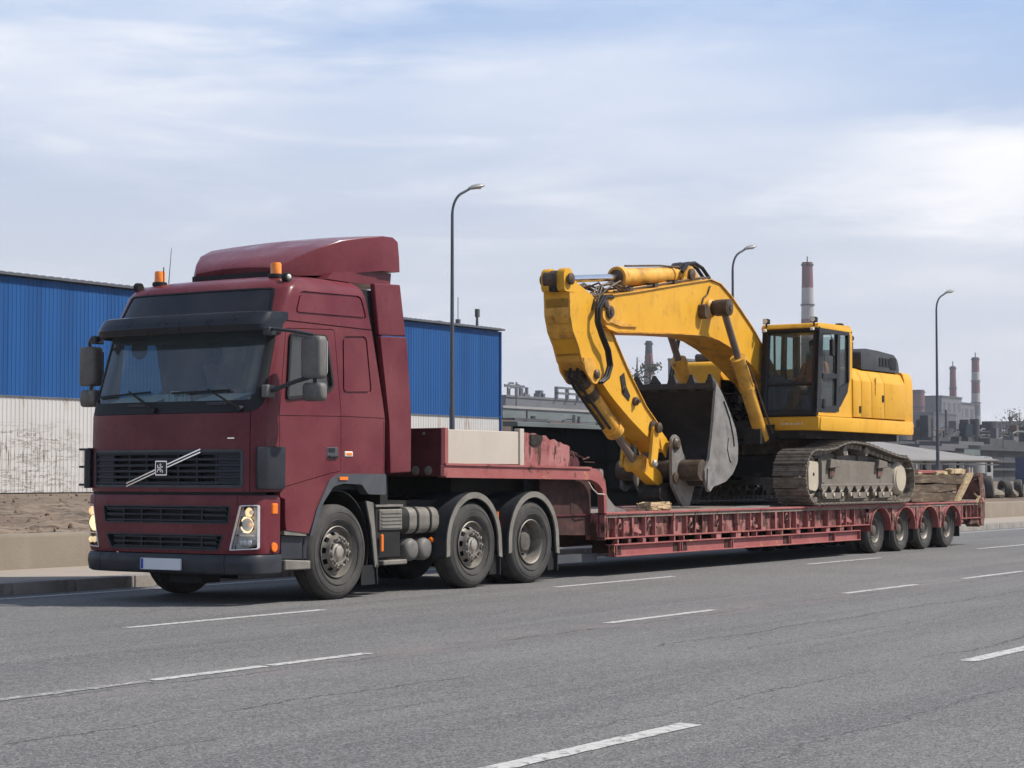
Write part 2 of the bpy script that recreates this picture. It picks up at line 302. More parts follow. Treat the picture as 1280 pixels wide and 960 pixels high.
M['bitumen'] = mat('black_sheeting_and_shade', (.0012, .0016, .002), 1., layers=[((.003, .0036, .004), 1.0, .55, .2, .8)], spec=0.)
M['bitumen_rail'] = mat('dark_rail', (.030, .031, .032), .7)
M['far_grey'] = mat('far_grey_concrete', (.098, .10, .107), .9, layers=[((.135, .135, .14), .07, .5, .15, .8), ((.085, .088, .095), .3, .58, .1, .8)])
M['far_dark'] = mat('far_sooty_steel', (.050, .052, .056), .9, layers=[((.085, .085, .088), .1, .52, .15, .8), ((.022, .022, .024), .4, .58, .1, .8)])
M['far_pale'] = mat('far_pale_wall', (.27, .265, .255), .9, layers=[((.19, .185, .18), .15, .55, .2, .8)])
M['far_green'] = mat('far_sage_wall', (.105, .125, .120), .9, layers=[((.15, .17, .165), .12, .5, .2, .8), ((.07, .08, .078), .5, .6, .1, .6)])
M['far_brown'] = mat('far_rusty_steel', (.125, .085, .068), .9, layers=[((.07, .05, .045), .3, .55, .15, .8)])
M['shed_roof'] = mat('pale_sheet_roof', (.215, .205, .195), .8, layers=[((.17, .16, .15), .6, .55, .2, .8), ((.30, .27, .24), 2, .66, .1, .5)])
M['chim_red'] = mat('chimney_red', (.165, .075, .075), .9, layers=[((.15, .055, .055), .3, .55, .2, .7)])
M['chim_white'] = mat('chimney_white', (.36, .335, .325), .9, layers=[((.25, .225, .22), .3, .55, .2, .7)])
M['window_dark'] = mat('dark_window', (.02, .022, .026), .2)
M['bark'] = mat('bark', (.075, .058, .045), .9)
M['leaf'] = mat('spring_leaf', (.085, .088, .045), .85)
M['leaf2'] = mat('olive_leaf', (.060, .066, .036), .85)
M['car_white'] = mat('car_white', (.62, .62, .60), .3, coat=.4)
M['car_dark'] = mat('car_dark', (.045, .047, .055), .3, coat=.4)
M['car_tan'] = mat('car_beige', (.42, .37, .31), .3, coat=.4)
M['car_blue'] = mat('car_blue', (.04, .06, .12), .3, coat=.4)
def paint_line(nm='worn_road_paint', th=.50):
    m, nt, N, L, b = principled(nm)
    tc = N.new('ShaderNodeTexCoord')
    n = N.new('ShaderNodeTexNoise'); n.inputs['Scale'].default_value = 16; n.inputs['Detail'].default_value = 7; n.inputs['Roughness'].default_value = .75
    L.new(tc.outputs['Object'], n.inputs['Vector'])
    r = N.new('ShaderNodeMapRange'); r.inputs['From Min'].default_value = th; r.inputs['From Max'].default_value = th + .10; L.new(n.outputs['Fac'], r.inputs['Value'])
    mx = N.new('ShaderNodeMixRGB'); mx.inputs['Color1'].default_value = (.44, .43, .405, 1); mx.inputs['Color2'].default_value = (.17, .165, .16, 1)
    L.new(r.outputs[0], mx.inputs['Fac']); L.new(mx.outputs[0], b.inputs['Base Color']); b.inputs['Roughness'].default_value = .75
    return m
M['line'] = paint_line()
M['line_worn'] = paint_line('nearly_gone_road_paint', .40)
def asphalt():
    m, nt, N, L, b = principled('asphalt')
    tc = N.new('ShaderNodeTexCoord'); vec = tc.outputs['Object']
    def noise(sc, det=5, st=None, rough=.6):
        n = N.new('ShaderNodeTexNoise'); n.inputs['Scale'].default_value = sc; n.inputs['Detail'].default_value = det; n.inputs['Roughness'].default_value = rough
        if st:
            mp = N.new('ShaderNodeMapping'); mp.inputs['Scale'].default_value = st; L.new(vec, mp.inputs[0]); L.new(mp.outputs[0], n.inputs['Vector'])
        else: L.new(vec, n.inputs['Vector'])
        return n.outputs['Fac']
    def rng(v, a, c, lo=0., hi=1.):
        r = N.new('ShaderNodeMapRange'); r.inputs['From Min'].default_value = a; r.inputs['From Max'].default_value = c
        r.inputs['To Min'].default_value = lo; r.inputs['To Max'].default_value = hi; L.new(v, r.inputs['Value']); return r.outputs[0]
    def mixc(f, c1, c2, bt='MIX'):
        x = N.new('ShaderNodeMixRGB'); x.blend_type = bt
        L.new(f, x.inputs['Fac']) if not isinstance(f, float) else setattr(x.inputs['Fac'], 'default_value', f)
        for s, c in (('Color1', c1), ('Color2', c2)):
            if isinstance(c, tuple): x.inputs[s].default_value = C4(c)
            else: L.new(c, x.inputs[s])
        return x.outputs[0]
    def math_(op, a, c):
        k = N.new('ShaderNodeMath'); k.operation = op
        for i, v in enumerate((a, c)):
            if isinstance(v, (int, float)): k.inputs[i].default_value = v
            else: L.new(v, k.inputs[i])
        return k.outputs[0]
    # broad patches, long bands along the lanes, then the stones
    c = mixc(rng(noise(.35, 4), .38, .62), (.118, .113, .108), (.156, .150, .142))
    c = mixc(rng(noise(1.0, 4, (.06, 1.3, 1)), .46, .60, 0, .75), c, (.082, .080, .079))
    c = mixc(rng(noise(2.1, 4, (.05, 1.6, 1)), .54, .68, 0, .5), c, (.185, .176, .168))
    stones = noise(62, 3, None, .75)
    c = mixc(rng(stones, .51, .62, 0, .8), c, (.24, .233, .223))
    c = mixc(rng(stones, .48, .40, 0, 1.), c, (.040, .039, .039))
    vo = N.new('ShaderNodeTexVoronoi'); vo.inputs['Scale'].default_value = 42; L.new(vec, vo.inputs['Vector'])
    sc_ = N.new('ShaderNodeSeparateColor'); L.new(vo.outputs['Color'], sc_.inputs[0])
    c = mixc(rng(sc_.outputs[0], .70, .80, 0, .30), c, (.27, .262, .25))
    c = mixc(rng(sc_.outputs[1], .72, .82, 0, .5), c, (.050, .049, .049))
    c = mixc(rng(noise(150, 2), .62, .72, 0, .7), c, (.33, .32, .30))
    # long seams and cracks that run with the lanes
    sep = N.new('ShaderNodeSeparateXYZ'); L.new(vec, sep.inputs[0])
    wob = noise(.8, 5, (1, .2, 1), .65)
    wob2 = noise(6, 3)
    yy = math_('ADD', sep.outputs['Y'], math_('ADD', math_('MULTIPLY', math_('SUBTRACT', wob, .5), .55), math_('MULTIPLY', math_('SUBTRACT', wob2, .5), .12)))
    crack = None
    for y0, w, a in ((9.02, .030, .95), (7.65, .022, .85), (6.9, .016, .6), (5.45, .024, .85), (8.35, .014, .5), (10.9, .014, .4), (4.2, .018, .6)):
        d = math_('ABSOLUTE', math_('SUBTRACT', yy, y0), 0.)
        f = rng(d, w, 0., 0., a)
        crack = f if crack is None else math_('MAXIMUM', crack, f)
    brk = rng(noise(.55, 3, (1, .4, 1)), .42, .54)
    crack = math_('MULTIPLY', crack, brk)
    c = mixc(crack, c, (.022, .021, .020))
    # pinkish worn band beside the second lane line
    d9 = rng(math_('ABSOLUTE', math_('SUBTRACT', sep.outputs['Y'], 9.05), 0.), .55, .05, 0, .35)
    c = mixc(math_('MULTIPLY', d9, rng(noise(1.6, 4), .4, .6)), c, (.215, .178, .165))
    L.new(c, b.inputs['Base Color']); b.inputs['Roughness'].default_value = .88
    bp = N.new('ShaderNodeBump'); bp.inputs['Strength'].default_value = .75; bp.inputs['Distance'].default_value = .012
    L.new(math_('SUBTRACT', stones, math_('MULTIPLY', crack, .8)), bp.inputs['Height']); L.new(bp.outputs[0], b.inputs['Normal'])
    return m
M['asphalt'] = asphalt()

# ------------------------------------------------------------------ mesh helpers
class G:
    def __init__(s): s.bm = bmesh.new()
    def _bev(s, faces, bev, seg):
        if bev:
            ed = list({e for f in faces for e in f.edges})
            bmesh.ops.bevel(s.bm, geom=ed, offset=bev, segments=seg, affect='EDGES', clamp_overlap=True, profile=.5)
    def box(s, x0, x1, y0, y1, z0, z1, bev=0., seg=1):
        v = [s.bm.verts.new(p) for p in ((x0, y0, z0), (x1, y0, z0), (x1, y1, z0), (x0, y1, z0), (x0, y0, z1), (x1, y0, z1), (x1, y1, z1), (x0, y1, z1))]
        fs = [s.bm.faces.new([v[i] for i in q]) for q in ((3, 2, 1, 0), (4, 5, 6, 7), (0, 1, 5, 4), (1, 2, 6, 5), (2, 3, 7, 6), (3, 0, 4, 7))]
        s._bev(fs, bev, seg); return s
    def prism(s, pts, a, b, axis='y', bev=0., seg=1):
        def P(p, t):
            return (p[0], t, p[1]) if axis == 'y' else ((t, p[0], p[1]) if axis == 'x' else (p[0], p[1], t))
        A = [s.bm.verts.new(P(p, a)) for p in pts]; B = [s.bm.verts.new(P(p, b)) for p in pts]
        n = len(pts); fs = [s.bm.faces.new(A), s.bm.faces.new(B[::-1])]
        for i in range(n): fs.append(s.bm.faces.new((A[i], B[i], B[(i + 1) % n], A[(i + 1) % n])))
        s._bev(fs, bev, seg); return s
    def loft(s, rings, cap=True, closed=True):
        R = [[s.bm.verts.new(p) for p in r] for r in rings]
        n = len(R[0])
        for a, b in zip(R, R[1:]):
            for i in range(n if closed else n - 1):
                s.bm.faces.new((a[i], a[(i + 1) % n], b[(i + 1) % n], b[i]))
        if cap: s.bm.faces.new(R[0][::-1]); s.bm.faces.new(R[-1])
        return s
    def cyl(s, p0, p1, r0, r1=None, n=16, cap=True):
        p0, p1 = Vector(p0), Vector(p1); r1 = r0 if r1 is None else r1
        d = (p1 - p0).normalized(); u = d.orthogonal().normalized(); w = d.cross(u)
        ring = lambda p, r: [p + (u * math.cos(2 * PI * i / n) + w * math.sin(2 * PI * i / n)) * r for i in range(n)]
        return s.loft([ring(p0, r0), ring(p1, r1)], cap)
    def tube(s, pts, r, n=8, cap=True):
        pts = [Vector(p) for p in pts]; rr = r if isinstance(r, (list, tuple)) else [r] * len(pts)
        T = [(pts[min(i + 1, len(pts) - 1)] - pts[max(i - 1, 0)]).normalized() for i in range(len(pts))]
        u = T[0].orthogonal().normalized(); rings = []
        for p, t, q in zip(pts, T, rr):
            u = (u - t * u.dot(t)).normalized(); w = t.cross(u)
            rings.append([p + (u * math.cos(2 * PI * i / n) + w * math.sin(2 * PI * i / n)) * q for i in range(n)])
        return s.loft(rings, cap)
    def lathe(s, prof, c, axis=(0, -1, 0), n=48, skip=None, close=False):
        """prof: (radius, distance along axis)"""
        c = Vector(c); d = Vector(axis).normalized(); u = d.orthogonal().normalized(); w = d.cross(u)
        R = []
        for r, t in prof:
            if r < 1e-6: R.append([s.bm.verts.new(c + d * t)])
            else: R.append([s.bm.verts.new(c + d * t + (u * math.cos(2 * PI * i / n) + w * math.sin(2 * PI * i / n)) * r) for i in range(n)])
        prs = list(zip(R, R[1:])) + ([(R[-1], R[0])] if close else [])
        for k, (a, b) in enumerate(prs):
            for i in range(n):
                if skip and skip(k, i): continue
                j = (i + 1) % n
                if len(a) == 1 and len(b) == 1: continue
                if len(a) == 1: s.bm.faces.new((a[0], b[j], b[i]))
                elif len(b) == 1: s.bm.faces.new((a[i], a[j], b[0]))
                else: s.bm.faces.new((a[i], a[j], b[j], b[i]))
        return s
    def beam(s, p0, p1, w, h, up=(0, 0, 1), bev=0.):
        """box bar from p0 to p1; w across, h along up"""
        p0, p1 = Vector(p0), Vector(p1); d = (p1 - p0).normalized(); a = d.cross(Vector(up)).normalized(); b = a.cross(d)
        q = [(-w / 2, -h / 2), (w / 2, -h / 2), (w / 2, h / 2), (-w / 2, h / 2)]
        v0 = [s.bm.verts.new(p0 + a * x + b * y) for x, y in q]; v1 = [s.bm.verts.new(p1 + a * x + b * y) for x, y in q]
        fs = [s.bm.faces.new(v0), s.bm.faces.new(v1[::-1])]
        for i in range(4): fs.append(s.bm.faces.new((v0[i], v1[i], v1[(i + 1) % 4], v0[(i + 1) % 4])))
        s._bev(fs, bev, 1); return s
    def ball(s, c, r, sub=2, sc=(1, 1, 1)):
        bmesh.ops.create_icosphere(s.bm, subdivisions=sub, radius=r, matrix=Matrix.Translation(c) @ Matrix.Diagonal((*sc, 1))); return s
    def rough_up(s, amt, seed=0):
        rnd = random.Random(seed)
        for v in s.bm.verts: v.co += Vector((rnd.uniform(-amt, amt), rnd.uniform(-amt, amt), rnd.uniform(-amt, amt)))
        return s
    def mesh(s, name='m'):
        bmesh.ops.recalc_face_normals(s.bm, faces=s.bm.faces)
        me = bpy.data.meshes.new(name); s.bm.to_mesh(me); s.bm.free(); return me
    def build(s, name, material, parent=None, label=None, smooth=32, kind=None, wn=False, **k):
        return link(name, s.mesh(name), material, parent, label, smooth, kind, wn, **k)
ROOT = {}
def root_loc(o):
    while o.parent: o = o.parent
    return ROOT.get(o.name, Vector((0, 0, 0)))
def link(name, me, material, parent=None, label=None, smooth=32, kind=None, wn=False, cat=None, group=None, loc=None):
    """me is in world coordinates; it is shifted to the root thing's base (or to loc when it is a thing itself)"""
    o = bpy.data.objects.new(name, me); COL.objects.link(o)
    off = root_loc(parent) if parent else Vector(loc or (0, 0, 0))
    me.transform(Matrix.Translation(-off))
    if parent: o.parent = parent
    else: o.location = off; ROOT[o.name] = off
    if material is not None:
        me.materials.clear() if len(me.materials) < 2 else None
        if len(me.materials) == 0: me.materials.append(M[material] if isinstance(material, str) else material)
    if smooth:
        me.shade_smooth(); me.set_sharp_from_angle(angle=math.radians(smooth))
    if wn:
        w = o.modifiers.new('weighted_normals', 'WEIGHTED_NORMAL'); w.keep_sharp = True; w.weight = 80
    if label: o['label'] = label
    if cat: o['category'] = cat
    if group: o['group'] = group
    if kind: o['kind'] = kind
    return o
def thing(name, label, cat, loc, group=None):
    o = bpy.data.objects.new(name, None); COL.objects.link(o); o.location = loc; o.empty_display_size = .3
    ROOT[o.name] = Vector(loc); o['label'] = label; o['category'] = cat
    if group: o['group'] = group
    return o
def kids(o): return [c for c in bpy.data.objects if c.parent == o]
def copy_tree(o, parent=None, loc=None, rz=None):
    c = o.copy(); COL.objects.link(c)
    if parent: c.parent = parent
    if loc is not None: c.location = loc
    if rz is not None: c.rotation_euler.z = rz
    for ch in kids(o): copy_tree(ch, c)
    return c
def bool_mesh(a, b, op):
    oa = bpy.data.objects.new('ta', a); ob = bpy.data.objects.new('tb', b)
    COL.objects.link(oa); COL.objects.link(ob)
    md = oa.modifiers.new('b', 'BOOLEAN'); md.operation = op; md.solver = 'EXACT'; md.object = ob
    dg = bpy.context.evaluated_depsgraph_get(); dg.update()
    me = bpy.data.meshes.new_from_object(oa.evaluated_get(dg))
    bpy.data.objects.remove(oa); bpy.data.objects.remove(ob)
    return me
def rrect(x0, x1, z0, z1, r, n=4):
    p = []
    for cx, cz, a0 in ((x1 - r, z1 - r, 0), (x0 + r, z1 - r, 90), (x0 + r, z0 + r, 180), (x1 - r, z0 + r, 270)):
        for i in range(n + 1):
            a = math.radians(a0 + 90 * i / n); p.append((cx + r * math.cos(a), cz + r * math.sin(a)))
    return p
def rpoly(pts, r, n=4):
    """polygon with rounded corners"""
    out = []; m = len(pts)
    for i in range(m):
        p = Vector(pts[i]); a = (Vector(pts[i - 1]) - p); b = (Vector(pts[(i + 1) % m]) - p)
        rr = min(r, a.length * .45, b.length * .45); a.normalize(); b.normalize()
        q0 = p + a * rr; q1 = p + b * rr
        for k in range(n + 1):
            t = k / n; out.append(tuple((1 - t) ** 2 * q0 + 2 * t * (1 - t) * p + t * t * q1))
    return out
HAZE = 0.00022
# ================================================================== THE PLACE
def slab(name, x0, x1, y0, y1, z, m, kind='structure', depth=None, parent=None):
    g = G()
    if depth: g.box(x0, x1, y0, y1, z - depth, z)
    else:
        g.bm.faces.new([g.bm.verts.new(p) for p in ((x0, y0, z), (x1, y0, z), (x1, y1, z), (x0, y1, z))])
    return g.build(name, m, parent, smooth=0, kind=kind)
KY, BY = 17.15, 19.62          # kerb face, barrier face
slab('ground', -300, 2400, -300, 1800, -.30, 'dirt')
slab('terrain', -300, 2390, BY + .35, 1790, .56, 'dirt', depth=.8)
road = slab('road', -120, 500, -60, KY + .01, 0, 'asphalt')
def sheet(parent, name, x0, x1, y0, y1, z, m, jag=.006, n=24, seed=1):
    r = random.Random(seed); g = G()
    ys = [[], []]
    for k, y in ((0, y0), (1, y1)):
        for i in range(n + 1):
            ys[k].append(g.bm.verts.new((x0 + (x1 - x0) * i / n + (r.uniform(-.03, .03) if i in (0, n) else 0), y + r.uniform(-jag, jag), z)))
    for i in range(n): g.bm.faces.new((ys[0][i], ys[0][i + 1], ys[1][i + 1], ys[1][i]))
    return g.build(name, m, parent, smooth=0)
sd = 0
for x0, x1 in ((5.4, 8.3), (13.1, 15.95), (20.75, 23.85), (28.2, 31.2), (35.9, 38.9), (43.4, 46.4), (51, 54)):
    sd += 1; sheet(road, 'lane_dash', x0, x1, 12.68 if x0 > 18 else 12.53, 12.80 if x0 > 18 else 12.65, .004, 'line', seed=sd)
for x0, x1 in ((9.85, 11.0), (11.06, 12.27), (15.95, 18.1), (21.45, 22.3), (22.36, 23.7), (25.4, 27.9), (31.3, 33.6), (36.5, 39), (42, 45)):
    sd += 1; sheet(road, 'lane_dash', x0, x1, 9.17, 9.28, .004, 'line', seed=sd)
for x0, x1 in ((6.4, 8.3), (8.36, 9.8)):
    sd += 1; sheet(road, 'worn_dash', x0, x1, 9.15, 9.25, .004, 'line_worn', seed=sd)
for x0, x1 in ((2.0, 4.2), (7.6, 9.72), (14.15, 17.2), (20.6, 23.2)):
    sd += 1; sheet(road, 'lane_dash', x0, x1, 5.03, 5.17, .004, 'line', seed=sd)
sheet(road, 'edge_line', 4, 160, 16.62, 16.73, .004, 'line', seed=77, n=300)
# kerb stones one by one, pavement and the low retaining wall behind it
kb = slab('kerb', -100, 400, KY + .03, KY + .25, .11, 'kerb', depth=.4)
stone = None
for i in range(62):
    x = 10.0 + i * 1.0
    if stone is None:
        stone = G().box(x + .008, x + .992, KY, KY + .28, -.2, .145, bev=.02, seg=2).build('kerb_stone', 'kerb', kb, smooth=40)
    else:
        o = stone.copy(); COL.objects.link(o); o.parent = kb; o.location.x = i * 1.0; o.location.z = random.uniform(-.006, .004)
slab('pavement', -100, 400, KY + .27, BY + .2, .135, 'pavement', depth=.5)
rw = thing('retaining_wall', 'low pale concrete wall of cast sections along the back of the pavement', 'wall', (30, BY, .1))
sec = None
for i in range(42):
    x = 6 + i * 2.0
    if sec is None:
        sec = G().prism([(BY, .0), (BY + .05, .56), (BY + .07, .60), (BY + .33, .60), (BY + .36, .56), (BY + .40, .0)], x + .006, x + 1.994, axis='x', bev=.008).build('wall_section', 'barrier', rw, smooth=30)
    else:
        o = sec.copy(); COL.objects.link(o); o.parent = rw; o.location.x = i * 2.0; o.location.y = random.uniform(-.006, .006)
G().box(90.1, 390, BY, BY + .36, 0, .60).build('far_run', 'barrier', rw, smooth=0)
# stones and clods on the bare ground in front of the warehouse
g = G(); rr = random.Random(4)
for i in range(420):
    y = BY + 1 + 44 * rr.random() ** 1.6; x = y * rr.uniform(.75, 1.25)
    s = rr.uniform(.015, .045) * (1 + y / 80)
    bmesh.ops.create_icosphere(g.bm, subdivisions=1, radius=s, matrix=Matrix.Translation((x, y, .56 + s * .1)) @ Euler((rr.random() * 6, rr.random() * 6, 0)).to_matrix().to_4x4() @ Matrix.Diagonal((1.6, 1.1, .45, 1)))
g.build('clods', 'dirt', None, smooth=0, kind='stuff')
g = G()
for i in range(0):      # low ridges of spoil
    y = 24 + i * 4.6 + rr.uniform(-1, 1); x0 = y * .72; n = 30; rings = []
    for k in range(n + 1):
        x = x0 + (y * 1.4 - x0) * k / n; h = .03 + .07 * rr.random()
        rings.append([(x, y - 1.3 - rr.random() * .4, .54), (x, y - .4 + rr.uniform(-.2, .2), .56 + h), (x, y + .5, .56 + h * .8), (x, y + 1.5, .54)])
    g.loft(rings, cap=False, closed=False)
from mathutils import noise as mnoise
g.bm.free(); g = G(); NX, NY = 190, 60; rows = []
for j in range(NY + 1):
    y = BY + .42 + (45 - BY) * (j / NY) ** 1.7; row = []
    for i in range(NX + 1):
        x = y * .70 + (y * .66 + 5) * i / NX
        h = .20 * mnoise.fractal(Vector((x * .8, y * .8, 3)), .7, 2.2, 5) + .10 * abs(mnoise.noise(Vector((x * 3.1, y * 2.2, 9))))
        edge = min(1, j / 3, i / 3, (NX - i) / 3, (NY - j) / 4)
        row.append(g.bm.verts.new((x, y, .545 + edge * (.02 + max(-.02, .55 * h)))))
    rows.append(row)
for a, b in zip(rows, rows[1:]):
    for i in range(NX): g.bm.faces.new((a[i], a[i + 1], b[i + 1], b[i]))
g.build('rough_soil', 'dirt', None, smooth=60, kind='structure')

# ------------------------------------------------------------------ warehouse
WY = 66.9
wh = thing('warehouse', 'long blue and white corrugated metal warehouse behind the truck', 'warehouse', (80, WY, .56))
def ribbed(x0, x1, z0, z1, y, pitch=.25, d=.02):
    g = G(); pr = []
    n = int((x1 - x0) / pitch)
    for i in range(n):
        x = x0 + i * pitch
        pr += [(x, y), (x + pitch * .56, y), (x + pitch * .66, y - d), (x + pitch * .90, y - d)]
    pr.append((x0 + n * pitch, y))
    a = [g.bm.verts.new((x, yy, z0)) for x, yy in pr]; b = [g.bm.verts.new((x, yy, z1)) for x, yy in pr]
    for i in range(len(pr) - 1): g.bm.faces.new((a[i], a[i + 1], b[i + 1], b[i]))
    return g
ribbed(28, 102.3, 5.02, 10.35, WY).build('blue_cladding', 'blue_clad', wh, smooth=0)
ribbed(28, 102.3, .62, 5.0, WY).build('white_cladding', 'white_clad', wh, smooth=0)
G().box(28, 102.3, WY + .06, WY + 28, .4, 10.3).build('wall', 'far_grey', wh, smooth=0)
G().box(27.9, 102.35, WY - .10, WY - .05, 4.985, 5.045).build('seam_flashing', 'blue_clad', wh, smooth=0)
G().prism([(WY - .28, 10.40), (WY - .28, 10.50), (WY - .18, 10.53), (WY + 28.3, 10.53), (WY + 28.3, 10.33)], 27.7, 102.55, axis='x').build('roof_edge', 'roof_trim', wh, smooth=0)
G().box(102.3, 102.40, WY - .11, WY + 28, .56, 10.33).build('corner_trim', 'blue_clad', wh, smooth=0)
g = G()
for i in range(150): g.box(28.1 + i * .496, 28.33 + i * .496, WY - .17, WY - .02, 10.53, 10.555)
g.build('roof_rib_ends', 'roof_trim', wh, smooth=0, kind='stuff')
G().cyl((99.2, WY + 1, 10.5), (99.2, WY + 1, 10.95), .16, n=8).cyl((99.2, WY + 1, 10.9), (99.2, WY + 1, 12.3), .025, n=5).build('roof_vent', 'roof_trim', wh)
G().cyl((101.0, WY + .8, 10.5), (101.0, WY + .8, 11.5), .10, .06, n=8).box(100.9, 101.15, WY + .7, WY + .9, 11.2, 11.7).build('roof_vent', 'far_dark', wh)
G().box(96.3, 96.7, WY + .4, WY + .8, 10.5, 10.66).build('roof_vent', 'roof_trim', wh)

# ------------------------------------------------------------------ street lamps
def lamp(x, y, h=9.25):
    t = thing('street_lamp', 'tall grey steel street lamp rising behind the blue warehouse wall and trailer nose', 'street lamp', (x, y, .56), 'grey street lamps along the far side of the road')
    z0 = .5
    pts = [(x, y, z0), (x, y, 3.2), (x, y, 3.3), (x, y, h - .85)]; rad = [.080, .072, .062, .040]
    dx, dy = .30, -.17
    for k in range(1, 9):
        a = PI / 2 * k / 8 * .86; s = 1 - math.cos(a)
        pts.append((x + dx * s * 1.25, y + dy * s * 1.25, h - .85 + .66 * math.sin(a))); rad.append(.036)
    q = Vector(pts[-1]); pts.append(tuple(q + Vector((dx * .6, dy * .6, .12)))); rad.append(.032)
    G().tube(pts, rad, 12).build('pole', 'lamp', t)
    G().cyl((x, y, .5), (x, y, .62), .19, n=14).build('base_collar', 'lamp', t)
    e = Vector(pts[-1]); ax = Vector((dx, dy, .09)).normalized(); sd_ = ax.cross(Vector((0, 0, 1))).normalized(); up = sd_.cross(ax)
    rings = []
    for s, w, hh in ((-.05, .04, .04), (0., .07, .06), (.10, .11, .085), (.26, .125, .085), (.39, .09, .06), (.44, .04, .025)):
        c = e + ax * s; rings.append([c + sd_ * (w * math.cos(2 * PI * i / 12)) + up * (hh * math.sin(2 * PI * i / 12) * (1. if math.sin(2 * PI * i / 12) > 0 else .55)) for i in range(12)])
    hd = G().loft(rings).build('lamp_head', 'lamp_head', t)
    c = e + ax * .23 - up * .036
    G().ball(c, .085, 2, (1.5, 1, .28)).build('lamp_cover', 'white_lens', hd)
    return t
LX = [(43.55, 30.0), (60.45, 30.0), (79.75, 30.0)]
lamps = [lamp(*LX[0])]
for (x, y), lb in zip(LX[1:], ('grey street lamp whose head shows above the raised yellow excavator boom', 'slim grey street lamp standing behind the timber pile at the trailer tail')):
    c = copy_tree(lamps[0], loc=(x, y, .56)); c['label'] = lb; lamps.append(c)
lamps[0]['label'] = 'tall grey street lamp in front of the blue warehouse, behind the truck'

# ------------------------------------------------------------------ black hoarding behind the trailer
bs = thing('black_hoarding', 'long black sheeted hoarding behind the trailer neck and excavator bucket', 'fence', (45, 24, .56))
pn = None
for i in range(17):
    x = 37.35 + i * 1.03
    if pn is None: pn = G().box(x, x + 1.026, 24.0, 24.05, .45, 2.50).build('panel', 'bitumen', bs, smooth=0)
    else:
        o = pn.copy(); COL.objects.link(o); o.parent = bs; o.location = (i * 1.03, .012 * (i % 2), 0)
for z in (1.02, 1.75): G().box(37.35, 54.7, 23.95, 23.998, z, z + .05).build('wall_rail', 'bitumen', bs, smooth=0)
G().prism([(23.9, 2.495), (23.9, 2.585), (24.0, 2.60), (24.3, 2.60), (24.3, 2.495)], 37.3, 54.85, axis='x').build('cap_rail', 'far_green', bs, smooth=0)
for i in range(8): G().box(37.6 + i * 2.4, 37.75 + i * 2.4, 24.07, 24.22, .45, 2.49).build('post', 'bitumen', bs, smooth=0)

# ------------------------------------------------------------------ open shed with pale roof at the right
sh = thing('open_shed', 'open shed with pale grey sheet roof beyond the trailer tail', 'shed', (115, 47, .56))
def poly_face(g, ps): g.bm.faces.new([g.bm.verts.new(p) for p in ps])
g = G()
A = [(98, 45, 2.18), (131.2, 45, 2.38), (124, 50.5, 3.55), (98, 50.5, 3.6)]
B = [(98, 57, 2.2), (131.2, 57, 2.38)]
poly_face(g, A); poly_face(g, [A[3], A[2], B[1], B[0]]); poly_face(g, [A[2], A[1], B[1]])
o = g.build('roof', 'shed_roof', sh, smooth=0); o.modifiers.new('thick', 'SOLIDIFY').thickness = .09
G().box(98, 131.0, 44.92, 44.97, 2.09, 2.19).build('fascia', 'far_dark', sh, smooth=0)
for x in (100, 106, 112, 118, 124, 130): G().box(x, x + .2, 45.2, 45.4, .5, 2.3).build('post', 'far_dark', sh, smooth=0)
G().box(98, 130.5, 56.5, 56.7, .5, 2.3).build('back_wall', 'far_dark', sh, smooth=0)
for i, (x, w, h, m) in enumerate(((103, 3.0, 1.1, 'far_dark'), (109, 4, 1.4, 'far_dark'), (115.5, 2.4, .9, 'far_brown'), (121, 3, 1.2, 'far_dark'))):
    o = G().box(x, x + w, 50, 52, .56, .56 + h, bev=.05).build('stored_crate', m, None, smooth=0, cat='crate', loc=(x, 51, .56), group='dark crates stored under the open shed')
    o['label'] = ('long dark crate at the left under the open shed roof', 'tall dark crate left of the middle under the shed roof', 'low rusty brown crate under the middle of the shed roof', 'dark crate nearest the right end of the shed')[i]
# ------------------------------------------------------------------ scrap, tyres and rubble beyond the wall at the right
def single(name, g, m, label, cat, loc, group=None, smooth=40):
    return g.build(name, m, None, smooth=smooth, loc=loc, cat=cat, group=group, label=label)
def old_tyre(x, y, r, tilt, label):
    ax = Vector((math.sin(tilt), -math.cos(tilt), .12)).normalized()
    g = G().lathe([(r * .55, .03), (r * .75, 0), (r * .95, .03), (r, .10), (r, .22), (r * .95, .28), (r * .75, .31), (r * .55, .28)], (x, y, .56 + r), ax, 24, close=True)
    single('old_tyre', g, 'tyre', label, 'tyre', (x, y, .56), 'old tyres dumped beyond the low wall')
old_tyre(69.0, 24.2, .40, .3, 'big black tyre leaning just past the trailer tail')
old_tyre(71.1, 24.3, .33, .9, 'black tyre dumped between two pale boulders')
old_tyre(72.9, 24.4, .33, .2, 'black tyre dumped nearest the right edge')
def boulder(x, y, s, m, label, seed):
    g = G(); g.ball((x, y, .56 + s * .42), s, 3, (1.25, 1, .72)); r = random.Random(seed)
    for v in g.bm.verts:
        d = v.co - Vector((x, y, .56 + s * .4)); k = 1 + .16 * math.sin(d.x * 7 / s * .4 + seed) + .12 * math.sin(d.z * 9 / s * .4 + seed * 2) + r.uniform(-.10, .10); v.co = Vector((x, y, .56 + s * .4)) + d * k
        v.co.z = max(.54, v.co.z)
    single('boulder', g, m, label, 'boulder', (x, y, .56), 'rubble dumped beyond the low wall', 30)
boulder(70.0, 24.2, .30, 'barrier', 'pale boulder beside the big black tyre', 1)
boulder(70.6, 25.0, .42, 'far_pale', 'largest white-grey boulder of the rubble heap', 2)
boulder(72.0, 24.2, .24, 'barrier', 'small pale boulder between the two right tyres', 3)
boulder(74.0, 24.6, .28, 'barrier', 'pale boulder at the right edge behind the wall', 4)
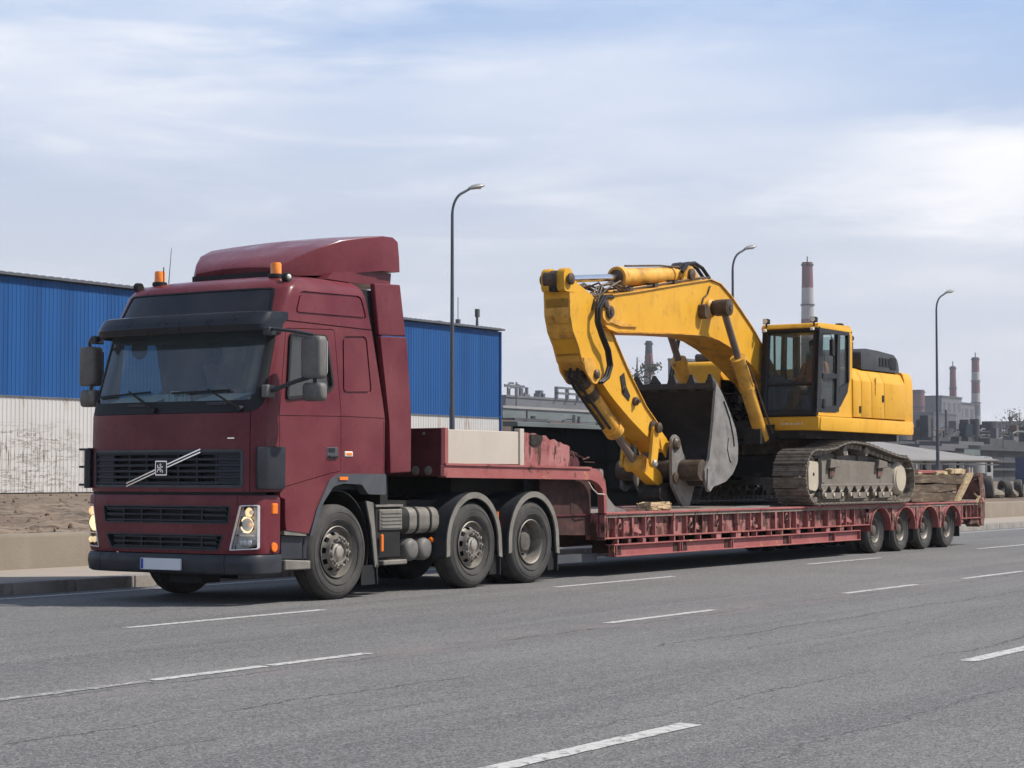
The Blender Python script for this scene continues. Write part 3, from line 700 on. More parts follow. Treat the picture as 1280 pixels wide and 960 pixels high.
boulder(75.4, 24.8, .36, 'kerb', 'grey boulder farthest right behind the wall', 5)
for i, (x, lb) in enumerate(((168.5, 'left of two pale barrels in the far yard'), (170.6, 'right of two pale barrels in the far yard'))):
    single('barrel', G().lathe([(0, 0), (.85, 0), (.9, .3), (.9, 2.2), (.8, 2.5), (0, 2.6)], (x, 60, .56), (0, 0, 1), 20), 'far_pale', lb, 'barrel', (x, 60, .56), 'pale barrels in the far yard')
G_c = thing('shipping_container', 'dark blue container at the right edge of the far yard', 'container', (184, 58, .56))
G().box(178, 190, 57, 59.5, .6, 3.1).build('container_body', 'car_blue', G_c, smooth=0)
g = G()
for i in range(24): g.box(178.2 + i * .49, 178.4 + i * .49, 56.92, 57.0, .7, 3.0)
g.build('corrugation', 'car_blue', G_c, smooth=0, kind='stuff')
single('crate', G().box(126, 126.9, 44, 45, .56, 1.6, bev=.05), 'far_pale', 'pale blue-white box standing at the shed end post', 'crate', (127, 45, .56))

# ------------------------------------------------------------------ industry on the skyline
def block(name, label, cat, x, y, w, d, h, m, wins=0, roof=None, group=None, z0=.5):
    t = thing(name, label, cat, (x + w / 2, y, .56), group)
    G().box(x, x + w, y, y + d, z0, h).build('wall', m, t, smooth=0)
    G().box(x - .3, x + w + .3, y - .3, y + d, h, h + .35 + h * .01).build('roof', roof or m, t, smooth=0)
    if wins:
        nx, nz = wins; ww = w / nx
        first = None
        for i in range(nx):
            for k in range(nz):
                zc = z0 + (h - z0) * (k + .55) / nz; hh = (h - z0) / nz
                if first is None:
                    first = G().box(x + ww * .25, x + ww * .75, y - .06, y + .1, zc - hh * .25, zc + hh * .2).build('window', 'window_dark', t, smooth=0); z_first = zc
                else:
                    o = first.copy(); COL.objects.link(o); o.parent = t; o.location = (ww * i, 0, zc - z_first)
    return t
def chimney(label, x, y, h, r0, r1, bands, cap=True, group=None):
    t = thing('factory_chimney', label, 'chimney', (x, y, .56), group)
    n = len(bands); zz = [b[0] for b in bands] + [h]
    for (z0, m), z1 in zip(bands, zz[1:]):
        f = lambda z: r0 + (r1 - r0) * z / h
        G().cyl((x, y, z0), (x, y, z1), f(z0), f(z1), n=20).build('red_band' if m == 'chim_red' else ('white_band' if m == 'chim_white' else 'shaft'), m, t, smooth=60)
    for z in (h - 1.2, h * .80, h * .62):
        r = r0 + (r1 - r0) * z / h
        G().cyl((x, y, z), (x, y, z + .5), r + .35, n=20).build('gallery', 'far_dark', t, smooth=60)
    if cap: G().cyl((x, y, h), (x, y, h + 2.2), .22, n=6).build('lightning_rod', 'far_dark', t)
    return t
chimney('red and white chimney rising directly above the excavator cab', 666, 300, 80, 3.5, 1.95, [(.5, 'far_grey'), (30, 'chim_red'), (59, 'chim_white'), (70.5, 'chim_red')])
chimney('tallest red and white banded chimney at the right, on the skyline', 845, 300, 54, 2.6, 1.62, [(.5, 'far_pale'), (28, 'far_grey'), (33, 'chim_white'), (38, 'chim_red'), (43, 'chim_white'), (47.5, 'chim_red')])
chimney('stubby rusty red chimney left of the tallest banded chimney', 822, 302, 49, 2.4, 1.25, [(.5, 'far_grey'), (33, 'chim_red'), (42, 'far_brown'), (43, 'chim_red')])
chimney('short dark chimney just right of the excavator tail', 776, 300, 37, 2.8, 2.5, [(.5, 'far_grey'), (28, 'chim_red')], cap=False)
chimney('soot topped red and white chimney seen under the excavator boom', 545, 300, 44, 3.2, 1.0, [(.5, 'chim_white'), (33, 'chim_red'), (40, 'far_dark')], cap=False)
chimney('thin black flare stack at the right of the banded chimney', 892, 300, 29, 1.1, .8, [(.5, 'far_dark')], cap=False)
# left skyline
block('factory_hall', 'long sage green factory hall beside the blue warehouse', 'factory', 330, 215, 190, 40, 15.0, 'far_green', (24, 1), 'far_pale')
block('factory_hall', 'grey factory hall with rooftop plant beyond the sage green hall', 'factory', 462, 300, 66, 8, 23.5, 'far_grey', (12, 2))
block('factory_hall', 'low grey-green hall in front of the sage green hall', 'factory', 215, 140, 130, 26, 8.0, 'far_green', None, 'far_grey')
block('store_building', 'small pale block on the skyline under the boom', 'building', 550, 296, 7, 4, 29, 'far_pale', (3, 4))
block('silo_building', 'square grey silo building seen beside the boom cylinder', 'building', 567, 300, 18, 5, 39, 'far_grey', (2, 3))
rt = random.Random(9)
def rooftop(x0, x1, y, z, n, hmin, hmax, name, label, m='far_dark'):
    t = thing(name, label, 'plant', ((x0 + x1) / 2, y, z))
    for i in range(n):
        x = rt.uniform(x0, x1); w = rt.uniform(.8, 3.4); h = rt.uniform(hmin, hmax)
        nm = rt.choice(['duct', 'cabinet', 'stack'])
        if nm == 'stack': G().cyl((x, y, z - .3), (x, y, z + h), w * .16, n=8).build(nm, m, t)
        elif nm == 'duct': G().tube([(x, y, z - .2), (x, y, z + h * .8), (x + w * .5, y, z + h), (x + w * 1.4, y, z + h)], w * .14, 8).build(nm, m, t)
        else: G().box(x, x + w, y - 1, y + 1, z - .2, z + h * .6).build(nm, m, t, smooth=0)
    return t
rooftop(466, 486, 302, 23.8, 12, 1.2, 4.2, 'rooftop_plant', 'clutter of ducts on the left end of the grey hall roof', 'far_grey')
t = thing('pipe_gantry', 'open steel gantry standing on the grey hall roof', 'gantry', (510, 299, 23.8))
for i in range(9): G().box(488 + i * 6, 488.7 + i * 6, 299, 300, 23.6, 27).build('gantry_post', 'far_grey', t, smooth=0)
for z in (25.2, 26.8): G().box(488, 540, 299, 300, z, z + .6).build('gantry_rail', 'far_grey', t, smooth=0)
t = thing('lattice_mast', 'thin lattice mast beside the right end of the warehouse', 'mast', (452, 290, .5))
G().cyl((452, 290, .5), (452, 290, 27), .5, .25, n=6).build('mast_leg', 'far_grey', t); G().box(446, 456, 289.8, 290.2, 25.5, 26.2).build('cross_arm', 'far_grey', t, smooth=0)
# right skyline
block('furnace_building', 'broad stepped furnace building right of the street lamp', 'factory', 792, 296, 24, 30, 34.5, 'far_grey', (4, 4), 'far_dark')
block('furnace_building', 'lower furnace building in front of the rusty chimney', 'factory', 815, 297, 20, 30, 32.5, 'far_grey', (3, 4), 'far_dark')
block('furnace_building', 'dark low furnace hall behind the excavator tail', 'factory', 772, 292, 26, 30, 27, 'far_dark', (5, 2))
block('furnace_tower', 'dark tower with roof cabins at the far right edge', 'factory', 905, 300, 16, 20, 22, 'far_grey', (3, 4), 'far_dark')
block('furnace_tower', 'stepped grey tower at the right edge of the photo', 'factory', 922, 301, 30, 22, 27, 'far_grey', (4, 4), 'far_dark')
tank = thing('storage_tank', 'squat pale storage tank at the foot of the tall banded chimney', 'tank', (852, 290, .5))
G().lathe([(5.8, 0), (5.8, 16.5), (5.2, 18.5), (3.2, 20.5), (0, 21.5)], (852, 290, .5), (0, 0, 1), 32).build('shell', 'far_pale', tank)
block('process_hall', 'low sooty process hall in front of the chimneys', 'factory', 655, 255, 110, 22, 13.5, 'far_dark', (14, 1), 'far_grey')
block('process_hall', 'long sooty process hall at the right under the chimneys', 'factory', 596, 232, 180, 20, 10.5, 'far_dark', (20, 1), 'far_grey')
rooftop(655, 765, 254, 13.8, 26, 1.0, 6.5, 'rooftop_plant', 'tangle of pipes and ducts on the sooty process hall')
rooftop(600, 770, 231, 10.8, 34, .8, 4.5, 'rooftop_plant', 'row of small ducts along the lower sooty hall roof')
rooftop(840, 905, 295, 17, 18, 3, 9, 'rooftop_plant', 'dense pipework between the tall chimney and the dark tower')
t = thing('pipe_bridge', 'long elevated pipe bridge crossing in front of the chimneys', 'pipe bridge', (560, 190, .5))
for i in range(14): G().box(500 + i * 14, 500.8 + i * 14, 189.5, 190.5, .5, 9.0).build('trestle', 'far_dark', t, smooth=0)
for z, r in ((8.2, .55), (9.4, .4)): G().cyl((496, 190, z), (700, 190, z), r, n=10).build('pipe', 'far_grey' if r < .5 else 'far_brown', t)
G().box(496, 700, 189, 191, 7.0, 7.5).build('bridge_deck', 'far_dark', t, smooth=0)
# dark terrace wall and huts in the middle distance
t = thing('terrace_wall', 'long dark embankment wall below the factory skyline', 'wall', (230, 100, .56))
for i in range(40):
    G().box(150 + i * 6, 155.9 + i * 6, 100 + rt.uniform(0, .3), 102, .4, 6.6 + rt.uniform(-.5, .5)).build('wall_panel', rt.choice(['far_dark', 'far_dark', 'far_dark', 'far_brown', 'far_dark']), t, smooth=0)
for z, m in ((5.2, 'far_dark'), (3.4, 'far_dark'), (2.2, 'far_dark')): G().box(150, 390, 99.4, 100.1, z, z + .35).build('wall_ledge', m, t, smooth=0)
def clutter(x0, x1, y, z0, n, hmin, hmax, name, label, seed, s=1.):
    r = random.Random(seed); t = thing(name, label, 'plant', ((x0 + x1) / 2, y, .56))
    for i in range(n):
        x = r.uniform(x0, x1); w = r.uniform(.5, 3.2) * s; h = r.uniform(hmin, hmax); yy = y + r.uniform(-3, 3); k = r.random(); m = r.choice(['far_dark', 'far_dark', 'far_grey', 'far_brown', 'far_dark', 'far_green'])
        if k < .28: G().box(x, x + w, yy, yy + w, .5, z0 + h).build('cabinet', m, t, smooth=0)
        elif k < .46: G().cyl((x, yy, .5), (x, yy, z0 + h * 1.15), .12 * s + .05 * w, n=8).build('stack', m, t)
        elif k < .62: G().cyl((x, yy, z0 + h * .4), (x, yy, z0 + h * .95), w * .45, w * .42, n=12).build('vessel', m, t)
        elif k < .82: G().tube([(x, yy, z0), (x, yy, z0 + h * .6), (x + w, yy, z0 + h * .7), (x + w * 3, yy, z0 + h * .7), (x + w * 3.2, yy, z0)], .10 * s + .03 * w, 6).build('pipe', m, t)
        else:
            G().beam((x, yy, z0 + h * .15), (x + w * 2.4, yy, z0 + h * .75), .5 * s, .5 * s).build('conveyor', m, t, smooth=0)
    for k in range(6): G().box(x0, x1, y + 2 + k * .3, y + 2.3 + k * .3, z0 + k * hmax * .12, z0 + k * hmax * .12 + .18 * s).build('walkway', 'far_dark', t, smooth=0)
    return t
clutter(252, 330, 108, 6.0, 46, .5, 4.5, 'plant_clutter', 'dense dark pipes and cabinets on top of the terrace wall at the right', 31)
clutter(258, 352, 124, 5.5, 40, 2.0, 7.5, 'plant_clutter', 'dark vessels and conveyors rising behind the terrace wall', 32, 1.2)
clutter(560, 640, 205, 6.0, 46, 2.0, 11.0, 'plant_clutter', 'hazy maze of pipework below the two banded chimneys', 33, 2.)
clutter(690, 800, 262, 8.0, 40, 4.0, 15.0, 'plant_clutter', 'grey vessels and stacks around the foot of the banded chimneys', 34, 2.6)
clutter(214, 268, 139, 7.6, 30, .4, 2.2, 'plant_clutter', 'low ducts along the grey-green hall roof by the warehouse', 35, .6)
for (x, y, w, h, m, lb) in ((197, 72, 7, 4.6, 'far_green', 'pale green hut below the terrace wall'), (176, 66, 6.5, 4.0, 'far_grey', 'grey metal hut below the terrace wall'),
                            (160, 62, 8, 3.6, 'far_dark', 'dark hut behind the open shed'), (140, 56, 4.5, 2.9, 'far_pale', 'pale cabin beside the open shed')):
    block('site_hut', lb, 'hut', x, y, w, 4, h, m, (3, 1), 'far_grey')
block('site_hut', 'pale blue-grey cabin seen between the excavator body and its track', 'hut', 101, 60, 12, 5, 4.0, 'far_pale', (5, 1), 'far_grey')
# utility poles
for i, (x, y, h, lb) in enumerate(((186, 60, 8, 'thin utility pole at the right edge of the yard'),)):
    t = thing('utility_pole', lb, 'pole', (x, y, .56))
    G().cyl((x, y, .5), (x, y, h), .14, .09, n=8).build('pole', 'far_dark', t); G().box(x - .9, x + .9, y - .05, y + .05, h - .6, h - .45).build('cross_arm', 'far_dark', t, smooth=0)
# trees far off
def tree(x, y, h, cr, label, m='leaf', seed=0, dens=900):
    r = random.Random(seed)
    t = thing('bare_tree', label, 'tree', (x, y, .56))
    g = G(); g.tube([(x, y, .4), (x + .1, y, h * .3), (x, y + .1, h * .65), (x + .15, y, h * .95)], [h * .028, h * .021, h * .012, h * .004], 8)
    tips = []
    for i in range(26):
        z = h * r.uniform(.25, .85); a = r.uniform(0, 2 * PI); l = cr * r.uniform(.5, 1.0) * (1.15 - abs(z / h - .5))
        p1 = Vector((x + math.cos(a) * l * .5, y + math.sin(a) * l * .5, z + l * .35)); p2 = Vector((x + math.cos(a) * l, y + math.sin(a) * l, z + l * .8))
        g.tube([(x, y, z), p1, p2], [h * .006, h * .004, h * .0015], 5); tips += [p1, p2, (p1 + p2) / 2]
    g.build('trunk', 'bark', t)
    g = G()
    for i in range(dens):
        c = r.choice(tips) + Vector((r.gauss(0, 1), r.gauss(0, 1), r.gauss(0, 1))) * cr * .20
        s = r.uniform(.07, .17) * h / 12
        e = Euler((r.random() * 6, r.random() * 6, r.random() * 6)).to_matrix()
        g.bm.faces.new([g.bm.verts.new(c + e @ Vector(q)) for q in ((-s, -s * .5, 0), (s, -s * .6, s * .2), (s * .7, s * .6, 0), (-s * .6, s * .5, s * .3))])
    g.build('crown', m, t, smooth=0)
tree(351, 196, 27, 3.0, 'sparse olive tree left of the chimney seen under the boom', 'leaf2', 3, 420)
tree(362, 199, 28, 2.6, 'sparse brown-green tree close beside the chimney under the boom', 'leaf', 5, 380)
tree(392, 210, 22.5, 2.2, 'small leafy tree at the left edge of the grey silo', 'leaf2', 8, 260)
tree(356, 120, 14, 3.0, 'bushy bare tree at the right edge of the skyline', 'leaf2', 12, 700)
tree(386, 128, 15, 3.0, 'twiggy tree beside the dark tower at the right edge', 'leaf', 14, 700)
# ================================================================== THE TRUCK (tractor unit)
YC = 14.73; HW = 1.25; YN = YC - HW; YF = YC + HW
truck = thing('tractor_truck', 'dark maroon tractor truck with roof deflector pulling the low trailer', 'truck', (18.6, YC, 0))
LV = [(1.20, 15.86, .42, 1.25), (1.75, 15.86, .42, 1.25), (2.03, 15.87, .41, 1.25), (2.20, 15.92, .39, 1.248), (2.55, 16.045, .36, 1.243), (2.95, 16.18, .34, 1.235),
      (3.08, 16.23, .34, 1.23), (3.40, 16.40, .32, 1.205), (3.47, 16.455, .34, 1.175), (3.53, 16.56, .40, 1.12), (3.57, 16.74, .5, 1.04), (3.59, 17.0, .5, .92)]
def lv(z):
    if z <= LV[0][0]: return LV[0][1:]
    for a, b in zip(LV, LV[1:]):
        if z <= b[0]:
            t = (z - a[0]) / (b[0] - a[0]); return tuple(p + (q - p) * t for p, q in zip(a[1:], b[1:]))
    return LV[-1][1:]
def nose(t, D): return .04 * t * t + D * (1 - max(0., 1 - min(1., abs(t)) ** 5) ** .2)
def fx(y, z):
    xf, D, hw = lv(z); return xf + nose((y - YC) / hw, D)
def fb(y, z=0): return 15.83 + nose((y - YC) / HW, .42)
def outline(xf, D, hw, xr, z, off=0., n=36, yc=YC):
    xf += off; hw -= off; D -= off * .3; xr -= off
    p = []
    for i in range(n + 1):
        t = math.sin(-PI / 2 + PI * i / n); p.append((xf + nose(t, D), yc + hw * t, z))
    xe = xf + nose(1., D)
    for k in (1, 2, 3): p.append((xe + (xr - .06 - xe) * k / 3, yc + hw, z))
    p.append((xr, yc + hw - .06, z)); p.append((xr, yc - hw + .06, z))
    for k in (3, 2, 1): p.append((xe + (xr - .06 - xe) * k / 3, yc - hw, z))
    return p
def xr_at(z): return 18.27 if z < 2.05 else 18.27 - (z - 2.05) * .24
def cab_solid(off, z0=1.2, z1=9, mi=None):
    g = G(); rings = []
    zs = sorted(set([l[0] for l in LV] + [1.4, 1.6, 1.9, 2.35, 2.75, 3.2, 3.3]))
    for z in zs:
        xf, D, hw = lv(z)
        rings.append(outline(xf, D, hw, xr_at(z), z - (off if z > 3.3 else 0) + (off if z < 1.3 else 0), off))
    g.loft(rings)
    return g.mesh()
paint_me = bpy.data.materials
shell = cab_solid(0); shell.materials.append(M['maroon']); shell.materials.append(M['lining'])
inner = cab_solid(.045); inner.materials.append(M['maroon']); inner.materials.append(M['lining'])
for p in inner.polygons: p.material_index = 1
shell = bool_mesh(shell, inner, 'DIFFERENCE')
def cutter(pts, a, b, axis='y'): return G().prism(pts, a, b, axis).mesh()
def cut(me, *cs):
    for c in cs: me = bool_mesh(me, c, 'DIFFERENCE')
    return me
def take(me, c): return bool_mesh(me.copy(), c, 'INTERSECT')
def grow(pts, d):
    c = Vector((sum(p[0] for p in pts) / len(pts), sum(p[1] for p in pts) / len(pts)))
    out = []; n = len(pts)
    area = sum(pts[i][0] * pts[(i + 1) % n][1] - pts[(i + 1) % n][0] * pts[i][1] for i in range(n))
    s = 1 if area > 0 else -1
    for i in range(n):
        p = Vector(pts[i]); a = (p - Vector(pts[i - 1])); b = (Vector(pts[(i + 1) % n]) - p)
        if a.length < 1e-6: a = b
        if b.length < 1e-6: b = a
        na = Vector((a.y, -a.x)).normalized() * s; nb = Vector((b.y, -b.x)).normalized() * s
        m = (na + nb); m = m.normalized() / max(.3, math.cos(na.angle(nb) / 2)) if m.length > 1e-6 else na
        out.append(tuple(p + m * d))
    return out
full = shell.copy()
# windscreen with its black surround
SUR = rpoly([(13.50, 2.04), (15.96, 2.04), (15.93, 2.99), (13.53, 2.99)], .16)
GLS = rpoly([(13.585, 2.175), (15.875, 2.175), (15.855, 2.97), (13.605, 2.97)], .09)
ROOFW = rpoly([(13.61, 3.085), (15.85, 3.085), (15.78, 3.415), (13.68, 3.415)], .05)
FX0, FX1 = 15.3, 16.75
shell = cut(shell, cutter(SUR, FX0, 16.415, 'x'), cutter(ROOFW, FX0, 16.9, 'x'))
sur = take(full, cutter(grow(SUR, -.004), FX0, 16.41, 'x')); sur = cut(sur, cutter(GLS, FX0 - .1, FX1 + .1, 'x'))
sur.materials.clear(); link('windscreen_surround', sur, 'rubber', truck, smooth=30)
def skin_patch(pts, off, thick, z0=None):
    """thin curved pane that follows the cab front"""
    a = cab_solid(off); b = cab_solid(off + thick)
    return take(bool_mesh(a, b, 'DIFFERENCE'), cutter(pts, FX0, 16.9, 'x'))
def front_sheet(pts, off, f=None, ny=26, nz=10):
    """single-layer pane on the cab front: grid clipped by an outline"""
    ys = [p[0] for p in pts]; zs = [p[1] for p in pts]; f = f or fx
    g = G(); y0, y1, z0, z1 = min(ys), max(ys), min(zs), max(zs)
    rows = []
    for k in range(nz + 1):
        z = z0 + (z1 - z0) * k / nz
        # y-range of the outline at this height
        xs = []
        zz = min(max(z, z0 + 1e-4), z1 - 1e-4)
        for i in range(len(pts)):
            (ya, za), (yb, zb) = pts[i], pts[(i + 1) % len(pts)]
            if (za - zz) * (zb - zz) <= 0 and abs(za - zb) > 1e-9: xs.append(ya + (yb - ya) * (zz - za) / (zb - za))
        a, b = min(xs), max(xs)
        rows.append([g.bm.verts.new((f(a + (b - a) * i / ny, z) + off, a + (b - a) * i / ny, z)) for i in range(ny + 1)])
    for r0, r1 in zip(rows, rows[1:]):
        for i in range(ny): g.bm.faces.new((r0[i], r0[i + 1], r1[i + 1], r1[i]))
    return g
front_sheet(GLS, .012).build('windscreen', 'windscreen', truck, smooth=60)
front_sheet(grow(ROOFW, -.012), .010).build('roof_window', 'roof_glass', truck, smooth=60)
fr_ = take(full, cutter(grow(ROOFW, -.002), FX0, 16.9, 'x')); fr_ = cut(fr_, cutter(grow(ROOFW, -.016), FX0 - .1, 17.0, 'x')); fr_.materials.clear()
link('roof_window_seal', fr_, 'rubber', truck, smooth=30)
# side door with window, both sides
DOOR = rpoly([(16.335, 1.235), (17.20, 1.395), (17.395, 1.42), (17.395, 2.05), (17.285, 3.0), (16.44, 2.965), (16.315, 2.05)], .04, 3)
DWIN = rpoly([(16.435, 2.20), (17.09, 2.27), (17.235, 2.36), (17.11, 2.915), (16.50, 2.90)], .045)
def both(pts): return [(pts, 13.2, 13.75), (pts, 15.71, 16.3)]
for pts, a, b in both(DWIN): full = cut(full, cutter(pts, a, b))
doors = []
for pts, a, b in both(DOOR):
    shell = cut(shell, cutter(pts, a, b))
    d = take(full, cutter(grow(pts, -.008), a, b)); doors.append(d)
# belt groove, locker seams and pressed panels on the near and far sides
def groove(x0, z0, x1, z1, w=.010):
    d = Vector((x1 - x0, z1 - z0)).normalized(); n = Vector((-d.y, d.x)) * w / 2
    return [(x0 - n.x, z0 - n.y), (x1 - n.x, z1 - n.y), (x1 + n.x, z1 + n.y), (x0 + n.x, z0 + n.y)]
GD = .018
def side_cut(me, pts, depth, hw=HW):
    me = cut(me, cutter(pts, 13.2, YC - hw + depth)); return cut(me, cutter(pts, YC + hw - depth, 16.3))
dz = doors
doors = [side_cut(d, groove(16.2, 2.015, 17.5, 2.035, .009), GD) for d in doors]
shell = side_cut(shell, groove(17.40, 2.035, 18.4, 2.03, .009), GD)
shell = side_cut(shell, groove(16.32, 3.045, 18.4, 3.03, .014), .05)
shell = side_cut(shell, groove(18.19, 2.0, 18.20, 1.2, .009), GD)
def ring_cut(me, pts, w, ins):
    for s in (-1, 1):
        A = grow(pts, w / 2); B = grow(pts, -w / 2); g = G(); n = len(A); L4 = []
        for loop, d in ((A, -.2), (B, -.2), (B, None), (A, None)):
            L4.append([g.bm.verts.new((x, YC + s * (lv(z)[2] - (ins if d is None else d)), z)) for x, z in loop])
        for p, q in zip(L4, L4[1:] + L4[:1]):
            for i in range(n): g.bm.faces.new((p[i], p[(i + 1) % n], q[(i + 1) % n], q[i]))
        me = cut(me, g.mesh())
    return me
shell = ring_cut(shell, rpoly([(17.44, 2.30), (17.95, 2.32), (17.865, 2.945), (17.44, 2.92)], .06), .026, .016)
shell = ring_cut(shell, rpoly([(16.62, 3.14), (17.88, 3.16), (17.80, 3.40), (16.72, 3.375)], .06), .026, .016)
# grille opening and lid seams on the front
GR = rpoly([(13.66, 1.255), (15.80, 1.255), (15.80, 1.645), (13.66, 1.645)], .035)
shell = cut(shell, cutter(GR, FX0, FX1, 'x'))
for y in (13.59, 15.87): shell = cut(shell, cutter([(y - .004, 1.1), (y + .004, 1.1), (y + .004, 2.1), (y - .004, 2.1)], FX0, 16.02, 'x'))
shell = cut(shell, G().box(16.98, 18.5, 13.0, 16.5, 1.0, 1.29).mesh())
cab = link('cab_body', shell, None, truck, smooth=28, wn=True)
for d in doors:
    dr = link('door', d, None, truck, smooth=28, wn=True)
    near = (sum((v.co.y for v in d.vertices)) / len(d.vertices)) < 0
    s = -1 if near else 1; y0 = YC + s * HW
    g = G(); q = G()
    pts = grow(DWIN, .012); inn = grow(DWIN, -.018)
    A = [g.bm.verts.new((x, y0 - s * .004 + s * .010 - s * max(0, (z - 2.2)) * .012, z)) for x, z in pts]
    B = [g.bm.verts.new((x, y0 - s * .004 + s * .010 - s * max(0, (z - 2.2)) * .012, z)) for x, z in inn]
    for i in range(len(A)): g.bm.faces.new((A[i], A[(i + 1) % len(A)], B[(i + 1) % len(A)], B[i]))
    so = g.build('window_seal', 'rubber', dr, smooth=0); sm = so.modifiers.new('t', 'SOLIDIFY'); sm.thickness = .03; sm.offset = 0
    q.bm.faces.new([q.bm.verts.new((x, y0 - s * .014 - s * max(0, (z - 2.2)) * .012, z)) for x, z in grow(DWIN, -.006)])
    q.build('side_window', 'side_glass', dr, smooth=0)
    yh = y0 + s * .006
    hb = G(); hb.box(17.135, 17.335, min(yh, yh - s * .03), max(yh, yh - s * .03), 1.565, 1.69, bev=.008)
    ho = hb.build('door_handle', 'plastic_grey', dr)
    yo = y0 + s * .012
    G().box(17.165, 17.27, min(yo, yo - s * .006), max(yo, yo - s * .006), 1.635, 1.68).build('handle_recess', 'rubber', dr, smooth=0)
    G().box(17.15, 17.32, min(yo, yo + s * .02), max(yo, yo + s * .02), 1.575, 1.60, bev=.006).build('handle_bar', 'plastic', dr)
# outlined side marker and the small pull badge
for s in (-1, 1):
    y = YC + s * HW
    G().box(17.455, 17.60, y - .012, y + .012, 1.585, 1.645, bev=.008).build('side_marker', 'white_lens', truck)
    G().box(17.475, 17.58, y - .017, y + .017, 1.598, 1.632, bev=.006).build('side_marker', 'orange', truck)
# ---- grille
def ybar(y0, y1, z0, z1, f, d0, d1, n=14, bev=0.):
    """bar that follows the curved front: from f-d0 (proud) to f+d1 (deep)"""
    rings = []
    for i in range(n + 1):
        y = y0 + (y1 - y0) * i / n; x = f(y, (z0 + z1) / 2)
        rings.append([(x - d0, y, z0), (x + d1, y, z0 + .004), (x + d1, y, z1 + .004), (x - d0, y, z1)])
    return G().loft(rings)
gr = ybar(13.62, 15.84, 1.22, 1.67, fx, -.085, .11).build('grille', 'rubber', truck, smooth=0)
gf = G()
A = grow(GR, .006); B = grow(GR, -.020)
def frame_strip(g, A, B, f, off, dep=.03):
    va = [g.bm.verts.new((f(y, z) + off, y, z)) for y, z in A]; vb = [g.bm.verts.new((f(y, z) + off, y, z)) for y, z in B]
    vc = [g.bm.verts.new((f(y, z) + off + dep, y, z)) for y, z in B]; vd = [g.bm.verts.new((f(y, z) + off + dep, y, z)) for y, z in A]
    n = len(A)
    for i in range(n):
        j = (i + 1) % n
        for p, q in ((va, vb), (vb, vc), (vd, va)): g.bm.faces.new((p[i], p[j], q[j], q[i]))
def dense(pts, m=.12):
    out = []
    for i in range(len(pts)):
        a, b = Vector(pts[i]), Vector(pts[(i + 1) % len(pts)]); k = max(1, int((b - a).length / m))
        for j in range(k): out.append(tuple(a + (b - a) * j / k))
    return out
frame_strip(gf, dense(A), [tuple(Vector(p)) for p in dense(A)], fx, 0, .0) if False else None
DA = dense(GR); frame_strip(gf, grow(DA, .008), grow(DA, -.020), fx, -.010, .05)
gf.build('grille_frame', 'plastic_grey', gr, smooth=40)
for k in range(6):
    z = 1.283 + k * .063
    ybar(13.69, 15.77, z, z + .026, fx, -.004, .06).build('grille_slat', 'grille', gr, smooth=0)
for y in (13.98, 14.24, 14.50, 14.96, 15.22, 15.48):
    ybar(y, y + .022, 1.265, 1.635, fx, -.012, .07, 2).build('grille_bar', 'grille', gr, smooth=0)
for y0, y1 in ((13.69, 14.0), (15.47, 15.77)):
    for k in range(6):
        z = 1.283 + k * .063
        ybar(y0, y1, z + .028, z + .060, fx, -.022, .05, 5).build('grille_blank', 'grille', gr, smooth=0)
# diagonal badge across the grille
def diag(y0, z0, y1, z1, w, off, mname, parent, name):
    g = G(); rings = []; d = Vector((y1 - y0, z1 - z0)).normalized(); nrm = Vector((-d.y, d.x)) * w / 2
    for i in range(13):
        t = i / 12; y = y0 + (y1 - y0) * t; z = z0 + (z1 - z0) * t; x = fx(y, z) - off
        rings.append([(x, y - nrm.x, z - nrm.y), (x, y + nrm.x, z + nrm.y), (x + .014, y + nrm.x, z + nrm.y), (x + .014, y - nrm.x, z - nrm.y)])
    return g.loft(rings).build(name, mname, parent, smooth=0)
for o_ in (-.016, .016):
    diag(15.245, 1.272 + o_, 14.175, 1.640 + o_, .014, .022, 'chrome', gr, 'badge_stripe')
xb = fx(14.72, 1.45) - .030
G().prism(rrect(14.635, 14.805, 1.375, 1.535, .012), xb, xb + .03, 'x').build('badge', 'chrome', gr, smooth=30)
G().prism(rrect(14.648, 14.792, 1.388, 1.522, .008), xb - .003, xb + .01, 'x').build('badge_field', 'grille', gr, smooth=0)
g = G()     # the small emblem inside: a round head, a raised bar and legs
for (y0, z0, y1, z1) in ((14.72, 1.505, 14.72, 1.41), (14.685, 1.47, 14.76, 1.455), (14.76, 1.49, 14.76, 1.455), (14.685, 1.43, 14.755, 1.44), (14.755, 1.44, 14.77, 1.41), (14.69, 1.43, 14.69, 1.405), (14.705, 1.49, 14.735, 1.49)):
    g.beam((xb - .006, y0, z0), (xb - .006, y1, z1), .011, .006, (1, 0, 0))
g.build('emblem', 'chrome', gr, smooth=0)
G().box(fx(13.82, 1.77) - .003, fx(13.82, 1.77) + .01, 13.745, 13.895, 1.765, 1.777).build('name_strip', 'chrome', truck, smooth=0)
